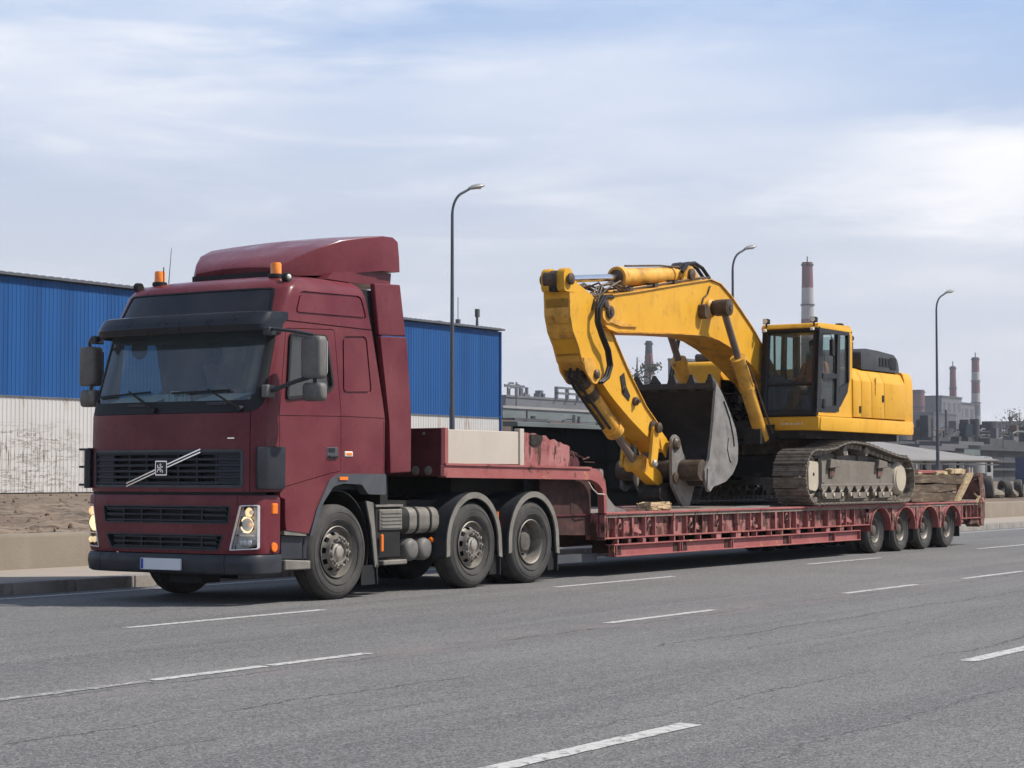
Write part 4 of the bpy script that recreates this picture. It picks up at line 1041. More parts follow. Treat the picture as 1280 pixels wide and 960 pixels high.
# ---- lower front module
def fb_out(z): return outline(15.83, .42, HW, 16.40, z)
bz = [.545, .60, .80, 1.0, 1.13, 1.165]
lo = G().loft([outline(15.83 + (.012 if z > 1.15 or z < .55 else 0), .42, HW - (.012 if z > 1.15 or z < .55 else 0), 16.40, z) for z in bz]).mesh()
li = G().loft([outline(15.83, .42, HW, 16.60, z, .04) for z in (.50, 1.2)]).mesh()
low = bool_mesh(lo, li, 'DIFFERENCE')
G1 = rpoly([(13.80, .865), (15.57, .865), (15.60, 1.05), (13.78, 1.05)], .03); G2 = rpoly([(13.92, .585), (15.46, .585), (15.55, .745), (13.86, .745)], .03)
HLN = rpoly([(13.785, .585), (13.502, .60), (13.502, 1.065), (13.670, 1.06)], .02)[::-1]
HLF = [(2 * YC - y, z) for y, z in HLN][::-1]
low = cut(low, cutter(G1, 15.3, 16.3, 'x'), cutter(G2, 15.3, 16.3, 'x'), cutter(HLN, 15.3, 16.35, 'x'), cutter(HLF, 15.3, 16.35, 'x'))
for y in (13.70, 15.76): low = cut(low, cutter([(y - .004, 1.06), (y + .004, 1.06), (y + .004, 1.3), (y - .004, 1.3)], 15.3, 16.1, 'x'))
bp = link('front_panel', low, 'maroon', truck, smooth=28, wn=True)
for pts, z0, z1, y0, y1 in ((G1, .865, 1.05, 13.80, 15.58), (G2, .585, .745, 13.92, 15.46)):
    lg = ybar(y0 - .1, y1 + .1, z0 - .03, z1 + .03, fb, -.07, .10).build('lower_grille', 'rubber', truck, smooth=0)
    gg = G(); dd = dense(pts); frame_strip(gg, grow(dd, .006), grow(dd, -.012), fb, -.004, .05); gg.build('grille_frame', 'plastic', lg, smooth=40)
    n = 3
    for k in range(n):
        z = z0 + (z1 - z0) * (k + .62) / n - .016
        ybar(y0 + .03, y1 - .03, z, z + .018, fb, -.006, .05).build('grille_slat', 'grille', lg, smooth=0)
    for y in (14.14, 14.42, 14.72, 15.0, 15.27):
        ybar(y, y + .02, z0, z1, fb, -.012, .05, 2).build('grille_bar', 'grille', lg, smooth=0)
    for a, b in ((y0 + .03, 14.14), (15.27, y1 - .03)):
        for k in range(n):
            z = z0 + (z1 - z0) * (k + .12) / n
            ybar(a, b, z, z + (z1 - z0) / n * .55, fb, -.026, .04, 5).build('grille_blank', 'grille', lg, smooth=0)
# headlights
for s, pts in ((-1, HLN), (1, HLF)):
    f = lambda y: YC + s * (YC - y)      # mirror from the near side numbers
    hl = G()
    hl = front_sheet(pts, .085, fb, 10, 8).build('headlight', 'headlamp', truck, smooth=60)
    wall = G(); dd = dense(grow(pts, .003), .06); va = [wall.bm.verts.new((fb(y) + .006, y, z)) for y, z in dd]; vb = [wall.bm.verts.new((fb(y) + .088, y, z)) for y, z in dd]
    for i in range(len(va)): wall.bm.faces.new((va[i], va[(i + 1) % len(va)], vb[(i + 1) % len(va)], vb[i]))
    wall.build('lamp_housing', 'headlamp', hl, smooth=30)
    fs_ = G(); dh = dense(pts, .05); frame_strip(fs_, grow(dh, .001), grow(dh, -.011), fb, -.004, .02); fs_.build('lamp_rim', 'headlamp', hl, smooth=30)
    front_sheet(grow(pts, -.004), .004, fb, 10, 8).build('lens', 'clear', hl, smooth=60)
    for y, z, r, m in ((13.625, .855, .066, 'bulb'), (13.590, .985, .038, 'bulb_soft')):
        y = f(y); x = max(fb(y), fb(y + s * r * 1.3)) + .045
        G().lathe([(r * 1.28, .05), (r * 1.1, .02), (r * .7, .0), (0, -.012)], (x - .0, y, z), (-1, 0, 0), 24).build('reflector_bowl', m, hl)  # bowl glows itself, standing in for the bulb's light on it
        G().ball((x - .02, y + (-.015 if s < 0 else .015), z), r * (.30 if m == 'bulb' else .22), 2, (.6, 1, 1)).build('lit_lamp', 'bulb_core', hl)
        G().lathe([(r * 1.28, .045), (r * 1.40, .058), (r * 1.40, .03)], (x, y, z), (-1, 0, 0), 24).build('lamp_ring', 'chrome', hl)
    y = f(13.64); x = fb(y) + .05
    G().box(x - .03, x + .02, y - .11, y + .10, .735, .752).build('lamp_divider', 'chrome', hl, smooth=0)
    for dy in (-.06, .0, .055):
        G().ball((x - .01, y + dy, .668), .036, 2, (.4, 1, 1)).build('fog_lamp', 'bulb_soft' if s > 0 and dy > -.01 else 'headlamp', hl)
# dark gap behind the split between cab and lower module
ybar(13.56, 15.90, 1.14, 1.25, fb, -.05, .25).build('split_line', 'rubber', truck, smooth=0)
# steel bumper strip
bb = G().loft([outline(15.80 + a, .44, HW + .004 - b, 16.425, z) for z, a, b in ((.325, .05, .03), (.345, .02, .005), (.44, .0, 0), (.50, .01, .0), (.535, .03, .012))]).mesh()
bi = G().loft([outline(15.80, .44, HW, 16.60, z, .05) for z in (.30, .6)]).mesh()
bm_ = bool_mesh(bb, bi, 'DIFFERENCE')
for y in (13.83, 15.63): bm_ = cut(bm_, cutter([(y - .004, .3), (y + .004, .3), (y + .004, .6), (y - .004, .6)], 15.3, 15.93, 'x'))
bump_o = link('bumper', bm_, 'plastic', truck, smooth=30, wn=True)
xp = 15.785
pl = G().prism(rrect(14.39, 14.97, .365, .487, .012), xp, xp + .02, 'x').build('number_plate', 'plate', truck, smooth=0)
G().prism(rrect(14.925, 14.962, .372, .480, .006), xp - .003, xp + .01, 'x').build('plate_band', 'plate_blue', pl, smooth=0)
# side step pieces behind the bumper corner, maroon wing in front of the wheel
for s in (-1, 1):
    Y = lambda d: YC + s * (HW - d)
    def sp(pts, d0, d1, **k): return G().prism(pts, min(Y(d0), Y(d1)), max(Y(d0), Y(d1)), **k)
    sp([(16.325, 1.205), (17.10, 1.352), (17.235, 1.375), (17.10, 1.19), (16.93, .95), (16.82, .745), (16.44, .79), (16.42, .90), (16.415, 1.12), (16.33, 1.15)], -.006, .07).build('front_wing', 'maroon', truck, smooth=30)
    sp([(16.42, .74), (16.79, .72), (16.80, .765), (16.42, .785)], .004, .10).build('wing_strip', 'steel', truck, smooth=0)
    st = sp([(16.43, .485), (16.88, .47), (16.88, .71), (16.43, .73)], .06, .45).build('step_well', 'plastic', truck, smooth=0)
    sp([(16.43, .36), (16.87, .355), (16.87, .45), (16.43, .475)], .0, .40, bev=.012).build('step', 'steel', truck)
    tr = rpoly([(16.825, .72), (16.95, 1.02), (17.17, 1.33), (17.34, 1.395), (18.21, 1.395), (18.21, 1.155), (17.87, 1.165), (17.755, 1.275), (17.41, 1.285), (17.24, 1.255), (17.06, 1.08), (16.875, .72)], .03, 3)
    tri = sp(tr, -.02, .10).build('arch_trim', 'plastic_grey', truck, smooth=30)
    sp(rrect(17.33, 17.48, 1.325, 1.362, .01), -.034, .0).build('side_marker', 'orange', tri)
    # black inner mudguard and the pale rear strip with its flap
    g = G(); rings = []
    for k in range(19):
        a = math.radians(200 - 220 * k / 18); x = 17.39 + math.cos(a) * .60; z = .56 + math.sin(a) * .66
        rings.append([(x, Y(.06), z), (x, Y(.50), z), (17.39 + math.cos(a) * .585, Y(.50), .56 + math.sin(a) * .645), (17.39 + math.cos(a) * .585, Y(.06), .56 + math.sin(a) * .645)])
    g.loft(rings).build('mudguard', 'black', truck, smooth=40)
    sp(rpoly([(17.86, 1.09), (17.99, 1.07), (18.085, .33), (18.035, .335), (17.955, .80)], .01), .0, .02).build('mudguard_edge', 'steel', truck, smooth=0)
    sp([(17.99, 1.06), (18.085, .33), (18.10, .34), (18.0, 1.07)], .0, .5).build('mudguard_back', 'plastic', truck, smooth=0)
    sp([(18.05, .36), (18.075, .14), (18.09, .14), (18.075, .36)], .0, .42).build('mudflap', 'rubber', truck, smooth=0)
    sp([(17.80, .36), (18.07, .36), (18.08, .14), (17.80, .14)], .02, .035).build('mudflap', 'rubber', truck, smooth=0)
    # corner air vane, mirrors, grab edge
    g = G(); rings = []
    for k in range(13):
        t = (.90 if s > 0 else .962) + (.10 if s > 0 else .038) * min(1, k / 8); y = YC + s * HW * t; x0 = fx(y, 1.45) if k <= 8 else fx(YC + s * HW * .9999, 1.45) - .10 + (k - 8) * .045
        nx, ny = (-.8, .6) if k < 5 else ((-.4, .9) if k < 8 else (0, 1))
        off = .085 if k < 9 else .075
        c = Vector((x0 + nx * off, y + s * ny * off, 0)); d = .028 if s > 0 else .07
        e = .012 if k in (0, 12) else 0
        rings.append([(c.x, c.y, 1.235 + e), (c.x + d, c.y - s * (d + .002), 1.235 + e), (c.x + d, c.y - s * (d + .002), 1.685 - e), (c.x - .004, c.y + s * .004, 1.672 - e), (c.x - .004, c.y + s * .004, 1.25 + e)])
    g.loft(rings).build('corner_vane', 'plastic', truck, smooth=50)
    g = G()
    for z in ((1.26, 1.46, 1.655) if s > 0 else ()): g.box(15.93, 16.20, min(Y(.10), Y(-.07)), max(Y(.10), Y(-.07)), z, z + .025)
    if s > 0: g.build('vane_bracket', 'plastic', truck, smooth=0)
    # mirrors
    ym = YC + s * 1.635; xm = 16.42
    m1 = G()
    rings = []
    for z, k in ((2.405, .80), (2.415, .93), (2.45, 1), (2.80, 1), (2.84, .94), (2.855, .82)):
        ang = []
        for i in range(20):
            a = 2 * PI * i / 20; ca, sa = math.cos(a), math.sin(a)
            px = math.copysign(abs(ca) ** .55, ca) * .085; py = math.copysign(abs(sa) ** .45, sa) * .135
            ang.append((xm + px * k, ym + py * k, z))
        rings.append(ang)
    mi = m1.loft(rings).build('mirror', 'mirror_grey', truck, smooth=50)
    G().prism(rrect(ym - .115, ym + .115, 2.44, 2.82, .03), xm + .084, xm + .090, 'x').build('mirror_glass', 'chrome', mi, smooth=0)
    rings = []
    for z, k in ((2.165, .75), (2.18, .93), (2.22, 1), (2.31, 1), (2.345, .92), (2.36, .75)):
        ang = []
        for i in range(18):
            a = 2 * PI * i / 18; ca, sa = math.cos(a), math.sin(a)
            ang.append((xm + .01 + math.copysign(abs(ca) ** .6, ca) * .075 * k, ym + s * .005 + math.copysign(abs(sa) ** .5, sa) * .135 * k, z))
        rings.append(ang)
    m2 = G().loft(rings).build('wide_mirror', 'mirror_grey', truck, smooth=50)
    G().cyl((xm + .02, ym, 2.30), (xm + .02, ym, 2.46), .022, n=8).build('mirror_stem', 'plastic', mi)
    G().tube([(16.14, Y(.02), 2.91), (16.12, Y(-.08), 2.93), (16.28, Y(-.28), 2.90), (xm - .02, ym, 2.875), (xm, ym, 2.80)], .018, 8).build('mirror_arm', 'plastic', mi)
    G().tube([(16.13, Y(.0), 2.265), (16.13, Y(-.10), 2.285), (16.28, Y(-.24), 2.37), (xm + .0, ym - s * .02, 2.43)], .023, 8).build('mirror_arm', 'plastic', mi)
    G().box(16.05, 16.19, min(Y(.03), Y(-.05)), max(Y(.03), Y(-.05)), 2.20, 2.335, bev=.01).build('mirror_mount', 'mirror_grey', mi)
    G().box(16.07, 16.21, min(Y(.03), Y(-.05)), max(Y(.03), Y(-.05)), 2.86, 2.95, bev=.01).build('mirror_mount', 'plastic', mi)
    # near-roof lamp and corner markers
    G().ball((16.62, YC + s * 1.115, 3.535), .034, 2, (1, 1, 1)).build('roof_lamp', 'white_lens', truck)
    G().cyl((16.62, YC + s * 1.06, 3.53), (16.62, YC + s * 1.125, 3.535), .052, n=14).build('roof_lamp_base', 'rubber', truck)
    yb = YC + s * .86
    bc = G().lathe([(0, .0), (.085, .0), (.085, .035), (.072, .045), (0, .045)], (16.72, yb, 3.545), (0, 0, 1), 18).build('beacon', 'rubber', truck)
    G().lathe([(.062, .04), (.060, .15), (.052, .168), (0, .172)], (16.72, yb, 3.545), (0, 0, 1), 18).build('beacon_lens', 'amber', bc)
    G().cyl((16.30, YC + s * 1.248, .80), (16.30, YC + s * 1.262, .80), .048, n=16).build('side_marker', 'orange', truck) if False else None
    G().box(16.20, 16.30, min(Y(-.012), Y(.03)), max(Y(-.012), Y(.03)), .96, 1.08, bev=.012).build('side_marker', 'orange', truck)
    G().lathe([(.052, 0), (.048, .014), (.02, .016), (0, .012)], (16.24, Y(-.0), .615), (0, s, 0), 16).build('side_marker', 'orange', truck)
# antenna
G().cyl((16.75, 15.48, 3.57), (16.77, 15.46, 3.98), .006, .003, n=6).build('antenna', 'plastic', truck)
G().cyl((16.72, 15.53, 3.56), (16.72, 15.53, 3.76), .007, n=6).build('antenna', 'plastic', truck)
# sun visor
rings = []
for k in range(31):
    t = math.sin(-PI / 2 + PI * k / 30) * 1.0; hw = 1.235
    y = YC + hw * t; n = nose(t, .36)
    b = 15.93 + n
    rings.append([(b + .15, y * .995 + YC * .005, 3.135), (b + .10, y, 3.120), (b + .035, y, 3.045), (b + .028, y, 3.030), (b + .0, y, 2.985), (b + .015, y, 2.915), (b + .04, y, 2.905), (b + .06, y, 3.01), (b + .15, y, 3.06)])
vs = G().loft(rings).build('sun_visor', 'visor', truck, smooth=28)
# wipers
def wiper(ya, za, yb, zb, yc_, zc):
    f = lambda y, z, o=.035: (fx(y, z) - o, y, z)
    w = G().tube([f(ya, za), f((ya + yc_) / 2, (za + zc) / 2 + .01, .05), f(yc_, zc)], [.016, .013, .010], 6).build('wiper', 'rubber', truck)
    pts = []
    a, b = zb
    G().tube([f(yb + (a - yb) * k / 6, b[0] + (b[1] - b[0]) * k / 6, .018) for k in range(7)], .011, 6).build('wiper_blade', 'rubber', w)
    G().cyl(f(ya, za, .05), f(ya, za, -.02), .03, n=10).build('wiper_pivot', 'rubber', w)
wiper(14.86, 2.085, 15.83, (14.98, (2.245, 2.285)), 15.30, 2.30)
wiper(13.70, 2.085, 14.66, (13.86, (2.265, 2.285)), 14.15, 2.30)
for y in (15.15, 14.02): ybar(y - .13, y + .13, 2.125, 2.155, fx, .012, .01, 4).build('washer_cover', 'plastic', truck, smooth=0)
# roof deflector
st = [(17.06, .62, .66, 3.70, 3.62), (17.10, .68, .70, 3.745, 3.615), (17.22, .76, .80, 3.835, 3.62), (17.45, .84, .92, 3.955, 3.635), (17.73, .91, 1.0, 4.055, 3.67), (18.08, .98, 1.06, 4.12, 3.72), (18.33, 1.03, 1.085, 4.155, 3.755), (18.38, 1.045, 1.10, 4.165, 3.755), (18.58, 1.055, 1.105, 4.17, 3.76), (18.66, 1.06, 1.11, 4.13, 3.765)]
rings = []
for x, hr, hb, zr, zb in st:
    hr = hb - (.05 if x < 17.3 else .025)
    r = []
    cr = .035
    for i in range(13):
        u = -1 + 2 * i / 12; r.append((x, YC + u * hr, zr + cr * (1 - u * u)))
    r += [(x, YC + hr + .012, zr - .016), (x + .01, YC + hb, zr - (zr - zb) * .55), (x + .02, YC + hb, zb), (x + .02, YC - hb, zb), (x + .01, YC - hb, zr - (zr - zb) * .55), (x, YC - hr - .012, zr - .016)]
    rings.append(r)
df = G().loft(rings).build('roof_deflector', 'maroon', truck, smooth=38, wn=True)
G().box(16.98, 18.55, YC - .60, YC + .60, 3.56, 3.66).build('deflector_shadow_gap', 'rubber', df, smooth=0)  # dark block stands in for the shade under the deflector
G().prism([(17.40, 3.585), (18.60, 3.575), (18.62, 3.75), (18.2, 3.745), (17.5, 3.665)], YC - 1.03, YC + 1.03).build('deflector_skirt', 'maroon', df, smooth=0)
# side fairings behind the cab
for s in (-1, 1):
    y0, y1 = sorted((YC + s * 1.235, YC + s * 1.17))
    ya_, yb_ = sorted((YC + s * 1.15, YC + s * 1.05)); G().prism([(17.80, 3.50), (18.2, 3.50), (18.5, 1.44), (18.2, 1.44)], ya_, yb_).build('gap_seal', 'rubber', truck, smooth=0)
    G().prism([(18.03, 3.575), (18.54, 3.60), (18.655, 3.005), (18.125, 2.985)], y0 - s * .012, y1 - s * .012, bev=.01).build('side_fairing', 'maroon', truck)
    G().prism([(18.128, 2.97), (18.66, 2.99), (18.745, 2.05), (18.75, 1.415), (18.335, 1.40), (18.33, 2.0)], y0, y1, bev=.01).build('side_fairing', 'maroon', truck)
G().box(18.30, 18.44, YC - 1.12, YC + 1.12, .95, 1.42).build('crossmember_guard', 'black', truck, smooth=0)
G().box(18.27, 18.34, YC - 1.05, YC + 1.05, 1.3, 3.5).build('back_wall', 'black', truck, smooth=0)
# ---- cab interior
ds = ybar(13.56, 15.90, 1.95, 2.16, lambda y, z: fx(y, 2.1), -.08, .62, 10).build('dashboard', 'lining', truck, smooth=0)
G().prism([(16.50, 2.14), (16.55, 2.25), (16.62, 2.27), (16.78, 2.1), (16.78, 1.9), (16.5, 1.9)], 13.62, 14.55).build('instrument_cowl', 'plastic', ds, smooth=20)
for yc_, bev_ in ((14.18, 0), (15.32, 0)):
    sx = 17.25
    st_ = G().prism(rpoly([(16.98, 1.62), (17.55, 1.58), (17.62, 1.78), (17.0, 1.82)], .06), yc_ - .26, yc_ + .26, bev=.03).build('seat', 'seat', truck)
    G().prism(rpoly([(17.45, 1.75), (17.62, 1.75), (17.82, 2.42), (17.70, 2.45)], .05), yc_ - .25, yc_ + .25, bev=.04).build('backrest', 'seat', st_)
    G().prism(rpoly([(17.69, 2.46), (17.79, 2.45), (17.86, 2.68), (17.77, 2.69)], .04), yc_ - .15, yc_ + .15, bev=.03).build('headrest', 'seat', st_)
    G().box(17.05, 17.5, yc_ - .2, yc_ + .2, 1.25, 1.6).build('seat_base', 'rubber', st_, smooth=0)
sw = G()
c = Vector((16.66, 14.12, 2.20)); ax = Vector((-.55, 0, .83)).normalized(); u = Vector((0, 1, 0)); w_ = ax.cross(u)
ring = [c + (u * math.cos(2 * PI * i / 28) + w_ * math.sin(2 * PI * i / 28)) * .225 for i in range(29)]
sw.tube(ring, .017, 8); sw.tube([c - u * .21, c, c + u * .21], .016, 6); sw.ball(c, .06, 2, (1, 1, .5)); sw.cyl(c, c - ax * .35, .03, n=8)
sw.build('steering_wheel', 'rubber', truck)
for i, (y0, y1, x, a) in enumerate(((15.05, 15.72, 16.12, .02), (13.98, 14.50, 16.16, .03))):
    G().prism([(x - .04, 2.185), (x + .30, 2.30 - a), (x + .30, 2.305 - a), (x - .04, 2.19)], y0, y1).build('paper_sheet', 'paper', ds, smooth=0)
g = G(); r_ = random.Random(5)
for i in range(16):
    yy = r_.uniform(14.72, 15.0); g.box(16.2 + r_.random() * .1, 16.24 + r_.random() * .1, yy, yy + r_.uniform(.02, .05), 2.16, 2.18 + r_.uniform(.02, .13))
g.build('clutter', 'paper', ds, smooth=0, kind='stuff')
for i in range(3): G().ball((16.25, 13.72 + i * .06, 2.20), .025, 1).build('knick_knack', 'white_lens', ds)
G().lathe([(.10, 0), (.12, .02), (.10, .05), (0, .06)], (16.38, 15.55, 2.80), (-1, 0, 0), 16).build('inner_mirror', 'rubber', truck)
G().box(16.25, 16.60, 13.60, 15.86, 2.86, 2.99).build('header_shelf', 'lining', truck, smooth=0)
G().box(17.9, 18.2, 13.6, 15.86, 1.3, 2.2).build('bunk', 'lining', truck, smooth=0)
G().box(16.0, 18.2, 13.56, 15.9, 1.22, 1.27).build('cab_floor', 'rubber', truck, smooth=0)
# ---- chassis
for y in (14.30, 15.08):
    G().prism([(16.4, .70), (16.4, .92), (17.0, .98), (22.3, .98), (22.3, .72)], y, y + .08).build('frame_rail', 'black', truck, smooth=0)
for x in (17.0, 18.6, 19.9, 21.0, 22.2): G().box(x, x + .1, 14.38, 15.08, .75, .95).build('cross_member', 'black', truck, smooth=0)
G().box(16.1, 16.9, 14.2, 15.2, .48, 1.15).build('engine', 'black', truck, smooth=0)
G().box(16.0, 16.3, 14.28, 14.75, .22, .36).build('tow_bracket', 'black', truck, smooth=0)
G().box(18.3, 21.9, 13.8, 15.66, 1.0, 1.08).build('catwalk', 'black', truck, smooth=0)
G().lathe([(.0, .0), (.48, .0), (.52, .06), (0, .10)], (21.2, YC, 1.07), (0, 0, 1), 24).build('fifth_wheel', 'grease', truck)
for x in (17.39, 20.05, 21.42): G().cyl((x, 13.75, .53), (x, 15.71, .53), .11, n=12).build('axle', 'black', truck)
for s in (-1, 1):
    Y = lambda d: YC + s * (HW - d)
    ys = lambda a, b: (min(Y(a), Y(b)), max(Y(a), Y(b)))
    bx = G().box(18.16, 18.66, *ys(.10, .6), .42, 1.02, bev=.015).build('battery_box', 'black', truck)
    G().box(18.22, 18.66, *ys(.075, .11), .745, .985, bev=.01).build('box_lid', 'steel', bx)
    g = G()
    for i in range(5): g.box(18.25, 18.64, *ys(.065, .08), .77 + i * .042, .785 + i * .042)
    g.build('lid_rib', 'steel', bx, smooth=0)
    G().box(18.15, 18.68, *ys(.08, .62), 1.015, 1.04).build('box_top', 'steel', bx, smooth=0)
    G().box(18.24, 18.70, *ys(.03, .3), .345, .40, bev=.01).build('box_step', 'steel', bx)
    G().box(18.22, 18.27, *ys(.05, .075), .50, .70, bev=.01).build('side_marker', 'orange', bx)
    tp = rrect(-.28, .28, .685, 1.005, .11, 5)
    tn = G().prism([(Y(.40) + a, z) for a, z in tp], 18.74, 19.47, 'x', bev=.02, seg=2).build('fuel_tank', 'steel', truck, smooth=50)
    G().prism([(Y(.40) + a * 1.02, z) for a, z in tp], 18.70, 18.86, 'x').build('tank_end', 'black', tn, smooth=50)
    for x in (19.02, 19.28): G().prism([(Y(.40) + a * 1.03, .845 + (z - .845) * 1.05) for a, z in tp], x, x + .035, 'x').build('tank_strap', 'rubber', tn, smooth=50)
    for x in (18.985, 19.265): G().lathe([(0, -.018), (.08, -.012), (.120, .006), (.135, .04), (.135, .5), (.10, .55)], (x, Y(.16), .50), (0, -s, 0), 24).build('air_tank', 'mirror_grey', truck, smooth=50)
    G().box(18.86, 19.45, *ys(.3, .6), .45, .7).build('tank_bracket', 'black', truck, smooth=0)
    G().ball((19.42, Y(.2), .60), .04, 1).build('valve', 'orange', truck)
    # rear mudguards
    for cx in (20.05, 21.42):
        g = G(); rings = []; e = G(); er = []
        ang = [math.radians(a) for a in range(176, -2, -8)]
        path = [(cx - .585, .40)] + [(cx + math.cos(a) * .585, .55 + math.sin(a) * .605) for a in ang] + [(cx + .60, .36)]
        for x, z in path:
            n = Vector((x - cx, z - .5)).normalized() * .018
            rings.append([(x, Y(.0), z), (x, Y(.62), z), (x + n.x, Y(.62), z + n.y), (x + n.x, Y(.0), z + n.y)])
            i_ = Vector((x - cx, z - .5)).normalized() * .055
            er.append([(x + n.x, Y(-.012), z + n.y), (x - i_.x, Y(-.012), z - i_.y), (x - i_.x, Y(.012), z - i_.y), (x + n.x, Y(.012), z + n.y)])
        mg = g.loft(rings).build('rear_mudguard', 'plastic', truck, smooth=40)
        e.loft(er).build('mudguard_edge', 'plastic_grey' if False else 'steel', mg, smooth=40)
        G().box(cx + .575, cx + .595, *ys(.0, .6), .14, .38).build('mudflap', 'rubber', mg, smooth=0)
        G().box(cx + .40, cx + .59, *ys(.04, .05), .15, .40).build('mudflap', 'rubber', mg, smooth=0)
        G().box(cx - .615, cx - .585, *ys(.15, .20), .72, .92, bev=.006).build('side_marker', 'orange', mg)
# ---- wheels
TY = [(.285, .055), (.33, .02), (.40, .0), (.455, .004), (.49, .022), (.512, .05), (.520, .075), (.520, .105), (.506, .107), (.506, .118), (.520, .12), (.521, .155), (.507, .157), (.507, .168), (.521, .17), (.520, .205), (.506, .207), (.506, .218), (.520, .22), (.512, .265), (.49, .29), (.455, .308), (.40, .312), (.33, .29), (.285, .26)]
def tyre_prof(R, w, rin):
    k = R / .521
    return [(rin + (r - .285) * (R - rin) / (.521 - .285), t * w / .312) for r, t in TY]
def rib(prof):   # small raised rings on the sidewall
    out = []
    for (r, t) in prof:
        out.append((r, t))
    return out
def wheel(parent, x, y, z, s, kind, R=.53, w=.30, rin=.287, y_in=None):
    """s = -1 for the near side: the outer face looks to -y"""
    ax = (0, -s, 0)                      # from the outer face inwards
    c = (x, y, z)
    wl = None
    big = rin > .25
    if kind == 'convex':
        # cone with hand holes that bulges outwards, ten-nut flange
        n = 60
        skip = lambda k, i: k == 5 and (i % 6) in (1, 2, 3)
        wl = G().lathe([(rin + .004, .030), (rin - .006, .022), (rin - .016, .04), (rin - .03, .085), (rin - .05, .085), (.222, .075), (.192, .035), (.185, .010), (.178, -.004), (.120, -.004), (.112, .02), (.105, .06)], c, ax, n, skip).build('wheel', 'rim', parent, smooth=40)
        hb = G().lathe([(.112, .07), (.098, .02), (.072, .01), (.066, -.012), (.05, -.02), (0, -.022)], c, ax, 30).build('hub', 'hub', wl, smooth=40)
        G().cyl((x, y - s * .16, z), (x, y - s * .10, z), rin - .02, n=30).build('brake_drum', 'rubber', wl)
        g = G()
        for k in range(10):
            a = 2 * PI * k / 10; q = Vector((x + math.cos(a) * .150, y, z + math.sin(a) * .150)); g.cyl(q + Vector((0, s * .0, 0)), q + Vector((0, s * .034, 0)), .017, .014, n=6)
        g.build('wheel_nut', 'hub', wl, smooth=0, kind='stuff')
        g = G()
        for k in range(10):
            a = 2 * PI * (k + .5) / 10; q = Vector((x + math.cos(a) * .150, y, z + math.sin(a) * .150)); g.cyl(q + Vector((0, s * .003, 0)), q + Vector((0, s * .0062, 0)), .021, n=10)
        g.build('flange_hole', 'rubber', wl, smooth=0, kind='stuff')
    else:
        d = .19 if big else .12
        wl = G().lathe([(rin + .004, .030), (rin - .008, .022), (rin - .022, .036), (rin - .035, .06), (rin - .045, d), (rin - .10, d + .018), (rin * .50, d + .012), (rin * .36, d - .012), (rin * .30, d - .012)], c, ax, 48).build('wheel', 'rim', parent, smooth=40)
        hb = G().lathe([(rin * .47, d + .02), (rin * .44, d - .06), (rin * .40, d - .085), (rin * .2, d - .10), (0, d - .10)], c, ax, 26).build('hub', 'rim_dark', wl, smooth=40)
        g = G()
        for k in range(10):
            a = 2 * PI * k / 10; rr_ = rin * .60; q = Vector((x + math.cos(a) * rr_, y - s * (d + .01), z + math.sin(a) * rr_)); g.cyl(q, q + Vector((0, s * .045, 0)), .015 if big else .011, n=6)
        g.build('wheel_nut', 'rim_dark', wl, smooth=0, kind='stuff')
    G().lathe(tyre_prof(R, w, rin), c, ax, 64).build('tyre', 'tyre', wl, smooth=35)
    if kind == 'dual':
        c2 = (x, y - s * (w + .045), z); G().lathe(tyre_prof(R, w, rin), c2, ax, 64).build('tyre', 'tyre', wl, smooth=35)
        G().cyl((x, c2[1] - s * .12, z), (x, c2[1] - s * .10, z), rin - .005, n=30).build('brake_drum', 'rubber', wl)
    g = G()
    for r in (rin + .075, rin + .155): g.lathe([(r - .005, .0), (r, -.0065), (r + .005, .0)], (x, y - s * (.003 if r < rin + .1 else .004), z), ax, 64)
    g.build('sidewall_ring', 'tyre', wl, smooth=0)
    return wl
for s in (-1, 1):
    wheel(truck, 17.385, YC + s * (HW - .015), .527, s, 'convex')
    wheel(truck, 20.06, YC + s * (HW - .015), .527, s, 'convex')
    wheel(truck, 21.42, YC + s * (HW - .02), .527, s, 'dual')
G().cyl((17.4, 14.0, .55), (18.4, 14.05, .5), .10, n=10).build('exhaust', 'black', truck)

